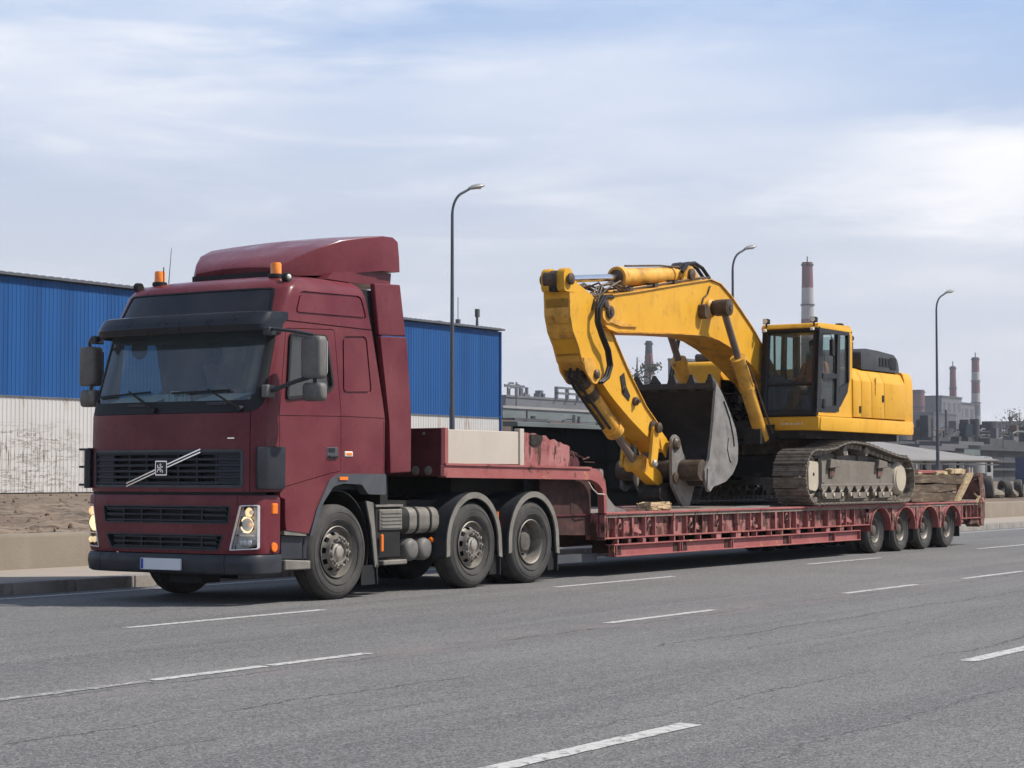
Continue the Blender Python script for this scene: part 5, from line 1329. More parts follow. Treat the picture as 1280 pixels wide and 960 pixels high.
# ---- a person in the passenger seat (and one at the excavator controls)
def person(name, label, hip, face, mats, loc, hat=False, reach=((.36, .18, .22), (.34, .20, .16))):
    """seated figure; face = +1 looks to +x, -1 to -x; hip = pelvis centre in world metres"""
    me = bpy.data.meshes.new(name)
    P = lambda dx, dy, dz: Vector((hip[0] + face * dx, hip[1] + dy, hip[2] + dz))
    V = []; E_ = []; Rd = []
    def v(p, r, par=None):
        V.append(p); Rd.append(r)
        if par is not None: E_.append((par, len(V) - 1))
        return len(V) - 1
    pel = v(P(0, 0, 0), (.15, .13)); ab = v(P(-.03, 0, .16), (.145, .11), pel); ch = v(P(-.05, 0, .36), (.165, .12), ab); nb = v(P(-.05, 0, .52), (.085, .075), ch)
    nk = v(P(-.03, 0, .60), (.055, .055), nb); hd0 = v(P(0, 0, .68), (.078, .088), nk); hd1 = v(P(.01, 0, .77), (.082, .098), hd0); v(P(.0, 0, .845), (.055, .065), hd1)
    for k, s in enumerate((-1, 1)):
        sh = v(P(-.05, s * .19, .46), (.062, .062), ch); el = v(P(.05, s * .25, .20), (.045, .045), sh); wr = v(P(reach[k][0] - .06, s * reach[k][1], reach[k][2]), (.030, .030), el)
        ha = v(P(reach[k][0], s * reach[k][1] * .97, reach[k][2] + .01), (.034, .020), wr)
        for j in range(5):
            o_ = (j - 2) * .017
            f1 = v(P(reach[k][0] + (.05 if j else .02), s * reach[k][1] * .97 + o_ + (s * -.03 if j == 0 else 0), reach[k][2] + .015), (.0095, .0095), ha)
            v(P(reach[k][0] + (.085 if j else .045), s * reach[k][1] * .97 + o_ + (s * -.035 if j == 0 else 0), reach[k][2] - .012), (.008, .008), f1)
        th = v(P(.12, s * .10, -.01), (.085, .085), pel); kn = v(P(.44, s * .13, .02), (.062, .062), th); an = v(P(.48, s * .13, -.36), (.042, .042), kn); v(P(.60, s * .13, -.42), (.042, .030), an)
    me.from_pydata(V, E_, []); me.update()
    o = bpy.data.objects.new('tmp', me); COL.objects.link(o)
    sk = o.modifiers.new('skin', 'SKIN'); sk.use_smooth_shade = True
    for i, r in enumerate(Rd): me.skin_vertices[0].data[i].radius = r
    me.skin_vertices[0].data[0].use_root = True
    sb = o.modifiers.new('sub', 'SUBSURF'); sb.levels = 2; sb.render_levels = 2
    dg = bpy.context.evaluated_depsgraph_get(); dg.update()
    bm2 = bpy.data.meshes.new_from_object(o.evaluated_get(dg)); bpy.data.objects.remove(o)
    for mm in mats: bm2.materials.append(M[mm])
    for p in bm2.polygons:
        c = p.center - Vector(hip); fxd = c.x * face
        if c.z > .56 or (fxd > reach[0][0] - .09 and .1 < c.z < .5 and abs(c.y) < .3): p.material_index = 0
        elif c.z > .05 and not fxd > .30 or (c.z > .1): p.material_index = 1
        else: p.material_index = 2
    t = thing(name, label, 'person', loc)
    b = link('body', bm2, None, t, smooth=60)
    hp = P(-.012, 0, .80)
    G().ball(hp, .098, 3, (1.08, .95, .82)).build('hair', 'hair', t)
    f = G(); q = P(.098, 0, .735)
    f.prism([(q.x, q.z + .03), (q.x + face * .028, q.z - .018), (q.x, q.z - .022)], q.y - .014, q.y + .014)
    f.build('nose', 'skin', t, smooth=50)
    for s in (-1, 1):
        G().ball(P(.088, s * .033, .765), .013, 2).build('eye', 'window_dark', t)
        G().ball(P(-.005, s * .085, .745), .028, 2, (.6, .35, 1)).build('ear', 'skin', t)
    G().box(*sorted((P(.09, 0, 0).x, P(.098, 0, 0).x)), hip[1] - .025, hip[1] + .025, hip[2] + .683, hip[2] + .690).build('mouth', 'vest', t, smooth=0)
    return t
person('person', 'passenger in a grey shirt sitting behind the truck windscreen', (17.30, 15.32, 1.90), -1, ('skin', 'shirt', 'trousers'), (17.3, 15.32, 1.8))
# ================================================================== THE LOW TRAILER
TC = 14.80; TN = 13.45; TF = 2 * TC - TN
trailer = thing('low_loader_trailer', 'long low faded red trailer with four wheel sets carrying the excavator', 'trailer', (30, TC, 0))
def tm(y): return 2 * TC - y
# gooseneck
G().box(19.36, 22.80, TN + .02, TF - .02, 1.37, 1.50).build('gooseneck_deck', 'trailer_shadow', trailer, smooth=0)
for s in (-1, 1):
    y0 = TN if s < 0 else TF
    ya, yb = sorted((y0, y0 - s * .10)); yc_, yd = sorted((y0 - s * .012, y0 - s * .10))
    prof = [(19.36, 1.365), (19.36, 1.515), (22.80, 1.48), (22.98, 1.465), (23.10, 1.42), (23.20, 1.32), (23.235, 1.18), (23.245, .86), (23.17, .86), (23.165, 1.10), (23.12, 1.20), (23.05, 1.245), (22.95, 1.29), (22.80, 1.33)]
    G().prism(prof, ya, yb, bev=.006).build('gooseneck_rail', 'trailer_plain', trailer, smooth=0)
    G().prism([(19.37, 1.50), (19.37, 1.525), (22.80, 1.49), (22.80, 1.465)], *sorted((y0 + s * .022, y0 - s * .1))).build('rail_flange', 'trailer_plain', trailer, smooth=0)
    G().prism([(19.37, 1.352), (19.37, 1.375), (22.80, 1.34), (22.80, 1.32)], *sorted((y0 + s * .022, y0 - s * .1))).build('rail_flange', 'trailer_plain', trailer, smooth=0)
    y1, y2 = sorted((y0 - s * .22, y0 - s * .34))
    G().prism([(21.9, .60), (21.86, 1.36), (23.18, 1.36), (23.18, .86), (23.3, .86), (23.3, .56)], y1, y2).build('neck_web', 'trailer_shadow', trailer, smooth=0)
    G().box(21.88, 23.3, *sorted((y0 - s * .20, y0 - s * .36)), .835, .86).build('web_seam', 'trailer_dark', trailer, smooth=0)
    G().tube([(22.78, y0 - s * .05, 1.33), (22.80, y0 + s * .03, 1.20), (22.92, y0 + s * .04, 1.13), (23.15, y0 + s * .02, 1.12)], .010, 6).build('air_hose', 'board_grey', trailer)
# gooseneck front face: headboard with its shade put into dark maroon, its two lamps, side boards, rust-eaten box behind
G().box(19.30, 19.37, TN, TF, 1.50, 1.945, bev=.006).build('headboard', 'trailer_dark', trailer, smooth=0)
G().box(19.29, 19.37, TN, TF, 1.365, 1.50, bev=.006).build('front_beam', 'trailer_dark', trailer, smooth=0)
for y in (13.63, 13.82, 15.78, 15.97): G().lathe([(.055, 0), (.05, .012), (.03, .018), (0, .02)], (19.29, y, 1.435), (-1, 0, 0), 18).build('front_lamp', 'steel', trailer)
G().ball((19.29, 13.70, 1.88), .02, 1).build('bolt', 'steel', trailer)
for s in (-1, 1):
    y0 = TN if s < 0 else TF
    yy = lambda a, b: sorted((y0 - s * a, y0 - s * b))
    G().box(19.37, 19.44, *yy(-.004, .06), 1.515, 1.95, bev=.005).build('board_post', 'trailer_plain', trailer, smooth=0)
    G().box(19.45, 21.02, *yy(.006, .05), 1.515, 1.93, bev=.006).build('side_board', 'board_grey', trailer, smooth=0)
    G().box(21.03, 21.13, *yy(-.01, .08), 1.50, 1.97, bev=.006).build('board_post', 'board_grey', trailer, smooth=0)
G().box(19.45, 21.02, TN + .05, TF - .05, 1.49, 1.55).build('locker_floor', 'trailer_shadow', trailer, smooth=0)
# torn, rust-eaten red box ends with ragged tops
def ragged(x0, x1, z0, zs, y0, y1, name, m, seed):
    r = random.Random(seed); n = len(zs) - 1; top = []
    for i in range(n):
        xa = x0 + (x1 - x0) * i / n; xb = x0 + (x1 - x0) * (i + 1) / n
        for k in range(3):
            t = k / 3; top.append((xa + (xb - xa) * t, zs[i] + (zs[i + 1] - zs[i]) * t + r.uniform(-.022, .022)))
    top.append((x1, zs[-1])); return G().prism([(x1, z0), (x0, z0)] + top, y0, y1).build(name, m, trailer, smooth=0)
ragged(21.15, 22.28, 1.49, [1.925, 1.915, 1.90, 1.84, 1.80, 1.76], TN + .01, TN + .05, 'torn_side_plate', 'trailer', 3)
G().prism(rpoly([(21.28, 1.78), (21.42, 1.74), (21.56, 1.80), (21.60, 1.88), (21.45, 1.905), (21.30, 1.90)], .03), TN - .004, TN + .02).build('burnt_patch', 'mesh_black', trailer, smooth=0)
ragged(21.15, 22.28, 1.49, [1.90, 1.90, 1.86, 1.84, 1.78, 1.70], TF - .05, TF - .01, 'torn_side_plate', 'trailer', 5)
G().box(21.2, 22.2, TN + .1, TF - .1, 1.49, 1.70).build('winch_box', 'trailer_dark', trailer, smooth=0)
ragged(22.26, 23.05, 1.44, [1.66, 1.73, 1.69, 1.72, 1.70, 1.66, 1.56], TN + .32, TN + .40, 'torn_side_plate', 'trailer_dark', 7)
g = G()
for i in range(22):
    x = random.uniform(21.3, 23.0); z = 1.74 - .12 * (x - 21.3) + random.uniform(-.03, .07)
    g.beam((x, TN + random.uniform(.02, .3), z), (x + random.uniform(-.12, .14), TN + random.uniform(.02, .3), z + random.uniform(-.02, .06)), .02, .015)
g.build('torn_scrap', 'rust', trailer, smooth=0, kind='stuff')
# main bed
B0, B1 = 23.20, 38.25
deck = G().box(B0, B1, TN + .01, TF - .01, .80, .858).build('bed_deck', 'deck', trailer, smooth=0)
for i in range(15):      # deck plates, each a little proud of its neighbours
    x = B0 + .02 + i * 1.0
    G().box(x + .01, min(x + .99, B1 - .02), TN + .12, TF - .12, .855, .866 + random.uniform(-.003, .003)).build('deck_plate', 'deck', deck, smooth=0)
WX = (32.91, 34.09, 35.28, 36.48)
for s in (-1, 1):
    y0 = TN if s < 0 else TF
    yy = lambda a, b: sorted((y0 - s * a, y0 - s * b))
    G().box(B0, B1, *yy(-.012, .16), .842, .872, bev=.004).build('top_flange', 'trailer_plain', trailer, smooth=0)
    G().box(B0 - .02, 32.45, *yy(.085, .10), .530, .845).build('girder_web', 'trailer_rusty', trailer, smooth=0)
    G().box(B0 - .02, 32.45, *yy(-.002, .14), .512, .530).build('mid_flange', 'trailer_plain', trailer, smooth=0)
    G().box(B0 - .02, B0 + .0, *yy(.0, .3), .50, .845).build('end_plate', 'trailer', trailer, smooth=0)
    # stiffeners: uneven, some doubled, some with lashing rings
    r = random.Random(21); x = B0 + .05; k = 0
    while x < 32.2:
        w = r.choice([.018, .018, .05]); out = r.uniform(.0, .02)
        G().box(x, x + w, *yy(out, .095), .532, .841).build('stiffener', 'trailer', trailer, smooth=0)
        if k % 3 == 1:
            zc = r.uniform(.62, .72)
            G().lathe([(.045, -.012), (.062, 0), (.045, .012), (.030, 0)], (x + .16, y0 - s * .035, zc), (0, 1, 0), 14, close=True).build('lashing_ring', 'rust', trailer)
            G().box(x + .13, x + .19, *yy(.03, .09), zc + .05, zc + .10).build('ring_lug', 'trailer', trailer, smooth=0)
        if k % 4 == 2:
            G().prism(rrect(x + .07, x + .22, .57, .80, .04), *yy(.05, .088)).build('bracket_plate', r.choice(['trailer', 'rust', 'trailer_dark']), trailer, smooth=0)
        if k % 2 == 0:
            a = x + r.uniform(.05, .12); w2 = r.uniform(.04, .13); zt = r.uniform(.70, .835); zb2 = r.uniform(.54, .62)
            G().prism([(a, zb2 + r.uniform(0, .05)), (a + w2, zb2), (a + w2 * r.uniform(.8, 1.1), zt), (a + w2 * .4, zt - r.uniform(0, .06)), (a + r.uniform(-.02, .02), zt)], *yy(.062, .087)).build('rust_shade_patch', 'trailer_shadow', trailer, smooth=0)  # dark plates for rust and for painted stiffener shade on the web
        if k % 3 == 2:
            G().cyl((x + .1, y0 - s * .05, r.uniform(.60, .78)), (x + .1, y0 - s * .09, .7), .028, n=10).build('bolt_head', 'rust', trailer)
        if k % 5 == 3:
            G().prism([(x + .05, .60), (x + .30, .56), (x + .30, .60), (x + .05, .70)], *yy(.04, .06)).build('folded_bracket', 'trailer', trailer, smooth=0)
        x += r.choice([.24, .31, .36, .44, .52]); k += 1
    # row of slots: posts between the mid flange and the lower beam
    x = 23.55; k = 0
    while x < 31.9:
        w = r.choice([.025, .03, .09, .16]); G().box(x, x + w, *yy(.01, .10), .435, .513).build('slot_post', 'trailer', trailer, smooth=0)
        x += r.choice([.26, .33, .42, .5]) + w; k += 1
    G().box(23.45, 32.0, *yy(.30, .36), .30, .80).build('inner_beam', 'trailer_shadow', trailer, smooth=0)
    G().box(23.46, 32.0, *yy(.115, .13), .43, .515).build('slot_shade', 'bitumen', trailer, smooth=0)  # black strip added so the slots read as shaded gaps
    for x in (23.56, 25.22, 25.48, 26.86, 28.95, 30.75): G().prism([(x, .285), (x + r.uniform(.08, .2), .285), (x + r.uniform(.05, .18), .415), (x + .01, .415)], *yy(.036, .046)).build('rust_shade_patch', 'trailer_shadow', trailer, smooth=0)  # dark plates stand in for the shade beside the beam stiffeners
    # lower beam (I section)
    G().box(23.44, 32.0, *yy(-.006, .14), .418, .436, bev=.003).build('beam_flange', 'trailer_plain', trailer, smooth=0)
    G().box(23.44, 32.0, *yy(-.006, .14), .262, .280, bev=.003).build('beam_flange', 'trailer_plain', trailer, smooth=0)
    G().box(23.44, 32.0, *yy(.045, .058), .280, .418).build('beam_web', 'trailer_plain', trailer, smooth=0)
    for x in (23.44, 23.50, 25.35, 25.42, 27.0, 27.07, 29.1, 29.17, 30.9, 31.98): G().box(x, x + .016, *yy(.0, .09), .279, .419).build('beam_stiffener', 'trailer_plain', trailer, smooth=0)
    # wheel-arch side plates
    top = [(32.44, .842)]
    pts = [(32.44, .842), (32.44, .47)]
    for wx in WX:
        r0 = .475
        a0 = math.acos(min(1, .545 / r0)) if False else 0
        xs = wx - .49; xe = wx + .49
        pts.append((xs, .46))
        for q in range(13):
            a = math.radians(180 - 15 * q); pts.append((wx + .475 * math.cos(a), .46 + max(0, .345 * math.sin(a))))
        pts.append((xe, .46))
    pts2 = []
    for p in pts:
        if not pts2 or (abs(p[0] - pts2[-1][0]) > 1e-4 or abs(p[1] - pts2[-1][1]) > 1e-4): pts2.append(p)
    pts2 += [(37.15, .46), (37.15, .842)]
    # the plate below the spring line between wheels hangs a little lower
    ar = G().prism(pts2, *yy(.02, .035)).build('arch_panel', 'trailer_rusty', trailer, smooth=0)
    for wx in WX:
        g = G(); rings = []
        for q in range(17):
            a = math.radians(188 - 196 * q / 16); x, z = wx + .475 * math.cos(a), .45 + .375 * math.sin(a)
            rings.append([(x, y0 + s * .014, z), (x, y0 - s * .42, z), (x - .022 * math.cos(a), y0 - s * .42, z - .022 * math.sin(a)), (x - .022 * math.cos(a), y0 + s * .014, z - .022 * math.sin(a))])
        g.loft(rings).build('arch_lip', 'trailer_plain', ar, smooth=40)
        G().box(wx + .47, wx + .485, *yy(.03, .42), .20, .50).build('mudflap', 'rubber', trailer, smooth=0)
    r2 = random.Random(44)
    for wx in WX + (37.3,):
        for q in range(3):
            a = wx - .60 + r2.uniform(-.06, .10) + (r2.uniform(0, .6) if wx > 37 else 0); zt = r2.uniform(.62, .83); w2 = r2.uniform(.04, .11)
            G().prism([(a, zt - r2.uniform(.08, .2)), (a + w2, zt - r2.uniform(.06, .2)), (a + w2 * .8, zt), (a + .01, zt - .02)], *yy(.008, .022)).build('rust_shade_patch', r2.choice(['trailer_shadow', 'rust']), trailer, smooth=0)
    for q in range(9):
        x = r2.uniform(37.9, 38.3); z = r2.uniform(.9, 1.42)
        G().beam((x, y0 - s * r2.uniform(-.03, .08), z), (x + r2.uniform(-.2, .12), y0 - s * r2.uniform(-.03, .1), z + r2.uniform(-.28, .1)), .05, .03).build('torn_scrap', r2.choice(['rust', 'trailer', 'timber_pale']), trailer, smooth=0)
    for wx in WX[:-1]:
        G().box(wx + .545, wx + .63, *yy(.0, .06), .40, .80).build('spring_hanger', 'trailer_rusty', trailer, smooth=0)
        G().prism(rrect(wx + .53, wx + .645, .56, .70, .05), *yy(-.008, .03)).build('hanger_boss', 'rust', trailer, smooth=0)
    # tail of the bed
    G().prism([(37.0, .47), (37.0, .842), (38.24, .842), (38.30, .60), (38.15, .50), (37.85, .56)], *yy(.07, .09)).build('tail_web', 'rust', trailer, smooth=0)
    G().box(37.0, 38.2, *yy(.0, .12), .535, .556).build('tail_flange', 'trailer_plain', trailer, smooth=0)
    for x in (37.05, 37.3, 37.55, 37.72, 37.95): G().box(x, x + .02, *yy(.01, .08), .55, .842).build('stiffener', 'trailer', trailer, smooth=0)
    G().prism([(37.55, .42), (37.62, .53), (38.05, .53), (38.20, .40), (38.12, .36), (37.95, .44)], *yy(.03, .30)).build('tail_bracket', 'rust', trailer, smooth=0)
    # folded loading ramp standing at the tail, rusty, with a leaning strut
    G().prism([(38.12, .40), (38.06, .86), (38.06, 1.36), (38.13, 1.44), (38.26, 1.40), (38.34, 1.0), (38.36, .60), (38.28, .38)], *yy(.0, .09), bev=.01).build('ramp_cheek', 'rust', trailer, smooth=0)
    G().prism([(38.0, .9), (37.95, 1.30), (38.04, 1.40), (38.10, 1.34), (38.10, .9)], *yy(-.03, .0)).build('ramp_hook', 'rust', trailer, smooth=0)
    G().prism([(36.80, .875), (37.02, .875), (37.72, 1.36), (37.80, 1.43), (37.60, 1.435), (37.45, 1.36)], *yy(.02, .10), bev=.008).build('ramp_strut', 'timber_pale', trailer, smooth=0)
    for x, z in ((37.62, 1.45), (37.78, 1.44)): G().box(x, x + .03, *yy(.05, .09), 1.38, z + .09).build('ramp_pin', 'board_grey', trailer, smooth=0)
for k in range(5): G().box(38.10, 38.25, TN + .1 + k * .52, TN + .5 + k * .52, .9, 1.36).build('ramp_panel', 'rust', trailer, smooth=0)
G().box(38.14, 38.26, TN + .05, TF - .05, .62, .84).build('tail_beam', 'trailer_shadow', trailer, smooth=0)
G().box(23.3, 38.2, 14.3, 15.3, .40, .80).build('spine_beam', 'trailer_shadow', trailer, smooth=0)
for wx in WX: G().cyl((wx, 13.8, .405), (wx, tm(13.8), .405), .07, n=10).build('axle', 'black', trailer)
for i, (x0, x1, z) in enumerate(((21.95, 23.42, .205),)):
    for s in (-1, 1): G().box(x0, x1, *sorted(((TN if s < 0 else TF) - s * .26, (TN if s < 0 else TF) - s * .34)), z, z + .11).build('skid_rail', 'plastic_grey', trailer, smooth=0)
for s in (-1, 1):
    for wx in WX:
        wheel(trailer, wx, (TN + .09) if s < 0 else (TF - .09), .402, s, 'dual', R=.405, w=.235, rin=.222)
G().box(20.3, 22.0, 14.0, 15.6, 1.12, 1.368).build('kingpin_plate', 'black', trailer, smooth=0)
G().box(22.2, 22.3, 14.2, 15.4, .58, 1.36).build('neck_bulkhead', 'trailer_shadow', trailer, smooth=0)

# ================================================================== THE EXCAVATOR
EC = 14.83
ex = thing('excavator', 'yellow tracked excavator on the red trailer with its bucket curled inward', 'excavator', (31.5, EC, .87))
ZD = .872
# --- tracks: one loop path, shoes as pieces of their own
TP = []
def arc(cx, cz, r, a0, a1, n):
    for i in range(n + 1):
        a = math.radians(a0 + (a1 - a0) * i / n); TP.append((cx + r * math.cos(a), cz + r * math.sin(a)))
zb = ZD + .055
arc(29.97, zb + .43, .43, 270, 90, 18)
TP += [(30.35, 1.795), (30.75, 1.83), (31.10, 1.90), (31.40, 1.935), (31.75, 1.93), (32.15, 1.905), (32.5, 1.86), (32.9, 1.80), (33.3, 1.745), (33.6, 1.71)]
arc(33.88, 1.31, .385, 92, -90, 14)
TP += [(33.5, zb), (32, zb), (31, zb)]
TP = [Vector(p) for p in TP]
def resample(path, n):
    cl = path + [path[0]]; L_ = [0]
    for a, b in zip(cl, cl[1:]): L_.append(L_[-1] + (b - a).length)
    out = []
    for i in range(n):
        d = L_[-1] * i / n; k = max(j for j in range(len(L_)) if L_[j] <= d + 1e-9); k = min(k, len(cl) - 2)
        t = (d - L_[k]) / max(1e-9, L_[k + 1] - L_[k]); out.append(cl[k].lerp(cl[k + 1], t))
    return out, L_[-1]
NS = 54
cen, LEN = resample(TP, NS); pitch = LEN / NS
SW = .60
for s in (-1, 1):
    yo = EC + s * 1.49; yi = EC + s * (1.49 - SW); ym = (yo + yi) / 2
    g = G(); fine, _ = resample(TP, NS * 2); rings = []       # the link chain, one closed band inside the shoes
    for i, a in enumerate(fine):
        dd = (fine[(i + 1) % len(fine)] - fine[i - 1]).normalized(); nin = Vector((dd.y, -dd.x)); nin = nin if nin.dot(Vector((31.9, 1.35)) - a) > 0 else -nin
        w = .15 if i % 2 else .12; h0, h1 = .012, (.095 if i % 2 else .075)
        rings.append([(a.x + nin.x * h0, ym - w, a.y + nin.y * h0), (a.x + nin.x * h0, ym + w, a.y + nin.y * h0), (a.x + nin.x * h1, ym + w, a.y + nin.y * h1), (a.x + nin.x * h1, ym - w, a.y + nin.y * h1)])
    rings.append(rings[0]); g.loft(rings, cap=False); bmesh.ops.remove_doubles(g.bm, verts=g.bm.verts, dist=1e-5)
    tr = g.build('track_chain', 'track', ex, smooth=0)
    # one shoe, copied round the loop
    g = G(); w = SW / 2; h = pitch / 2 - .006
    prof = [(-h, -.012), (-h, .006), (-h + .012, .034), (-h + .026, .034), (-h + .034, .008), (-.014, .006), (-.007, .024), (.007, .024), (.014, .006), (h - .034, .006), (h - .026, .026), (h - .014, .026), (h - .004, .004), (h, -.012)]
    g.prism(prof, -w, w)
    me = g.mesh('track_shoe'); me.materials.append(M['track'])
    for i in range(NS):
        c = cen[i]; d = (cen[(i + 1) % NS] - cen[i - 1]).normalized(); out = Vector((-d.y, d.x)); mid = Vector((31.9, 1.35))
        out = out if out.dot(c - mid) > 0 else -out
        # flat runs: outward must be straight away from the loop
        o = bpy.data.objects.new('track_shoe', me); COL.objects.link(o); o.parent = tr
        mx = Matrix(((d.x, 0, out.x, 0), (0, 1, 0, 0), (d.y, 0, out.y, 0), (0, 0, 0, 1)))
        if mx.determinant() < 0: mx = Matrix(((-d.x, 0, out.x, 0), (0, 1, 0, 0), (-d.y, 0, out.y, 0), (0, 0, 0, 1)))
        loc = Vector((c.x, ym, c.y)) - ROOT[ex.name] + Vector((out.x, 0, out.y)) * .012
        o.matrix_local = Matrix.Translation(loc) @ mx
    # side frame
    Y = lambda d: yo - s * d
    ys = lambda a, b: sorted((Y(a), Y(b)))
    tf = G().prism(rpoly([(30.28, 1.22), (33.50, 1.20), (33.56, 1.30), (33.56, 1.56), (33.45, 1.60), (30.42, 1.66), (30.18, 1.60), (30.18, 1.50)], .02), *ys(.14, .46), bev=.012).build('track_frame', 'track_dust', ex, smooth=30)
    G().prism([(30.42, 1.655), (33.45, 1.595), (33.40, 1.70), (30.6, 1.76)], *ys(.28, .60)).build('frame_top', 'track_dust', tf, smooth=0)
    G().box(30.30, 33.52, *ys(.10, .15), 1.195, 1.235, bev=.008).build('frame_ledge', 'track_dust', tf, smooth=0)
    G().box(30.42, 30.56, *ys(.125, .145), 1.26, 1.60).build('frame_rib', 'track_dust', tf, smooth=0)
    for x in (30.62, 32.72):
        G().prism([(x, 1.50), (x + .42, 1.52), (x + .42, 1.62), (x + .05, 1.66)], *ys(.06, .30), bev=.01).build('frame_step', 'track_dust', tf, smooth=0)
        G().prism([(x + .1, 1.36), (x + .28, 1.36), (x + .28, 1.52), (x + .1, 1.52)], *ys(.11, .15)).build('step_gusset', 'rust', tf, smooth=0)
    for x in (31.35, 32.28):
        G().cyl((x, Y(.10), 1.80), (x, Y(.42), 1.80), .085, n=16).build('carrier_roller', 'track', tf)
        G().box(x - .05, x + .05, *ys(.24, .36), 1.55, 1.80).build('roller_post', 'track_dust', tf, smooth=0)
    for i in range(9):
        x = 30.46 + i * .36
        rl = G().lathe([(.06, -.02), (.085, .0), (.085, .05), (.105, .06), (.105, .30), (.06, .32)], (x, Y(.10), 1.06), (0, -s, 0), 18).build('track_roller', 'track', tf)
        G().cyl((x, Y(.075), 1.06), (x, Y(.11), 1.06), .038, n=10).build('roller_hub', 'sprocket', rl)
        G().prism([(x - .15, 1.20), (x - .06, 1.11), (x + .06, 1.11), (x + .15, 1.20)], *ys(.095, .14)).build('roller_bracket', 'track_dust', tf, smooth=0)
    for (x0, x1) in ((30.5, 31.1), (31.65, 32.25), (32.8, 33.4)):
        G().prism([(x0, .99), (x1, .99), (x1 + .04, 1.09), (x0 - .04, 1.09)], *ys(.085, .12)).build('roller_guard', 'track_dust', tf, smooth=0)
    idl = G().lathe([(.10, .05), (.12, .08), (.30, .10), (.33, .06), (.37, .06), (.37, .26), (.33, .26), (.30, .22), (.12, .24)], (29.97, Y(.10), 1.355), (0, -s, 0), 32).build('idler_wheel', 'track', tf)
    G().prism(rpoly([(29.74, 1.15), (30.04, 1.12), (30.12, 1.22), (30.12, 1.60), (29.80, 1.62), (29.72, 1.50)], .04), *ys(.055, .13), bev=.01).build('idler_cover', 'sprocket', idl)
    G().cyl((29.93, Y(.05), 1.40), (29.93, Y(.06), 1.40), .03, n=10).build('cover_bolt', 'rubber', idl)
    G().prism([(30.12, 1.20), (30.34, 1.12), (30.34, 1.62), (30.22, 1.66)], *ys(.10, .40)).build('idler_yoke', 'mesh_black', tf, smooth=0)
    g = G(); g.lathe([(.10, .06), (.30, .10), (.33, .11), (.33, .17), (.10, .18)], (33.88, Y(.10), 1.31), (0, -s, 0), 32)
    for i in range(21):
        a = 2 * PI * i / 21; p = Vector((33.88 + math.cos(a) * .34, 1.31 + math.sin(a) * .34)); q = Vector((math.cos(a), math.sin(a)))
        g.prism([(p.x + q.y * .03, p.y - q.x * .03), (p.x - q.y * .03, p.y + q.x * .03), (p.x - q.y * .012 + q.x * .05, p.y + q.x * .012 + q.y * .05), (p.x + q.y * .012 + q.x * .05, p.y - q.x * .012 + q.y * .05)], *ys(.21, .27))
    sp = g.build('sprocket', 'track', tf, smooth=30)
    G().lathe([(.30, .12), (.27, .06), (.24, .05), (.235, .035), (.12, .03), (0, .03)], (33.86, Y(.06), 1.33), (0, -s, 0), 32).build('drive_cover', 'sprocket', sp)
G().box(30.9, 33.0, EC - .9, EC + .9, 1.35, 1.72).build('car_body', 'mesh_black', ex, smooth=0)
for s in (-1, 1): G().prism([(30.7, 1.3), (31.2, 1.3), (31.2, 1.75), (30.9, 1.75)], *sorted((EC + s * .5, EC + s * 1.0))).build('cross_leg', 'mesh_black', ex, smooth=0)
G().lathe([(0, 0), (.72, 0), (.78, .05), (.78, .30), (.70, .34), (0, .34)], (31.95, EC, 1.70), (0, 0, 1), 40).build('slew_ring', 'grease', ex)
# --- upper structure
UN = 13.40; UF = 2 * EC - UN
G().box(30.2, 34.2, UN + .25, UF - .25, 2.0, 2.30).build('main_frame', 'mesh_black', ex, smooth=0)
def um(a, b, s): return sorted((a, b)) if s < 0 else sorted((2 * EC - a, 2 * EC - b))
# long yellow skirts
for s in (-1, 1):
    G().prism(rpoly([(30.18 if s < 0 else 30.5, 2.13), (34.35, 2.12), (34.35, 2.36), (30.22 if s < 0 else 30.5, 2.365)], .05), *um(UN - .02, UN + .22, s), bev=.03, seg=2).build('side_skirt', 'yellow', ex)
G().prism([(UN - .0, 2.13), (UN - .0, 2.365), (14.48, 2.365), (14.48, 2.13)], 30.16, 30.34, 'x', bev=.025, seg=2).build('cab_sill', 'yellow', ex)
g = G(); r_ = random.Random(2); y = 13.70
for k in range(8):           # the faint worn lettering on the sill
    h = r_.uniform(.028, .045); g.box(30.152, 30.165, y, y + .014, 2.22, 2.22 + h); g.box(30.152, 30.165, y, y + .04, 2.22 + h * .5, 2.222 + h * .5 + .008) if k % 2 else None; y += .048
g.build('worn_lettering', 'white_mark', ex, smooth=0, kind='stuff')
# rear bodywork: near and far covers split in panels, rounded counterweight
for s in (-1, 1):
    xs = (31.62, 31.99, 32.45, 33.03, 34.02) if s < 0 else (30.45, 31.6, 32.4, 33.2, 34.02)
    first = None
    for i, (a, b) in enumerate(zip(xs, xs[1:])):
        ztop = 3.25 if (s < 0 or i > 0) else 3.05
        pr = [(UN + .0, 2.385), (UN + .005, 3.02), (UN + .09, 3.20), (UN + .20, ztop), (UN + .9, ztop), (UN + .9, 2.385)]
        if s > 0: pr = [(2 * EC - y, z) for y, z in pr]
        pn = G().prism(pr, a + .006, b - .006, 'x', bev=.014, seg=2).build('side_panel', 'yellow', ex, smooth=30)
        if s < 0 and i in (0, 2):
            G().box(b - .12, b - .05, UN - .012, UN + .01, 2.46 + .22 * (i // 2), 2.58 + .22 * (i // 2), bev=.006).build('panel_latch', 'mesh_black', pn)
        if s < 0 and i == 2:
            G().box(32.60, 32.63, UN - .008, UN + .01, 2.80, 3.10).build('panel_handle', 'yellow_dirty', pn, smooth=0)
cw = [(34.03, UN + .02), (34.45, UN + .03), (34.62, UN + .14), (34.74, UN + .45), (34.82, EC), (34.74, UF - .45), (34.62, UF - .14), (34.45, UF - .03), (34.03, UF - .02)]
rings = []
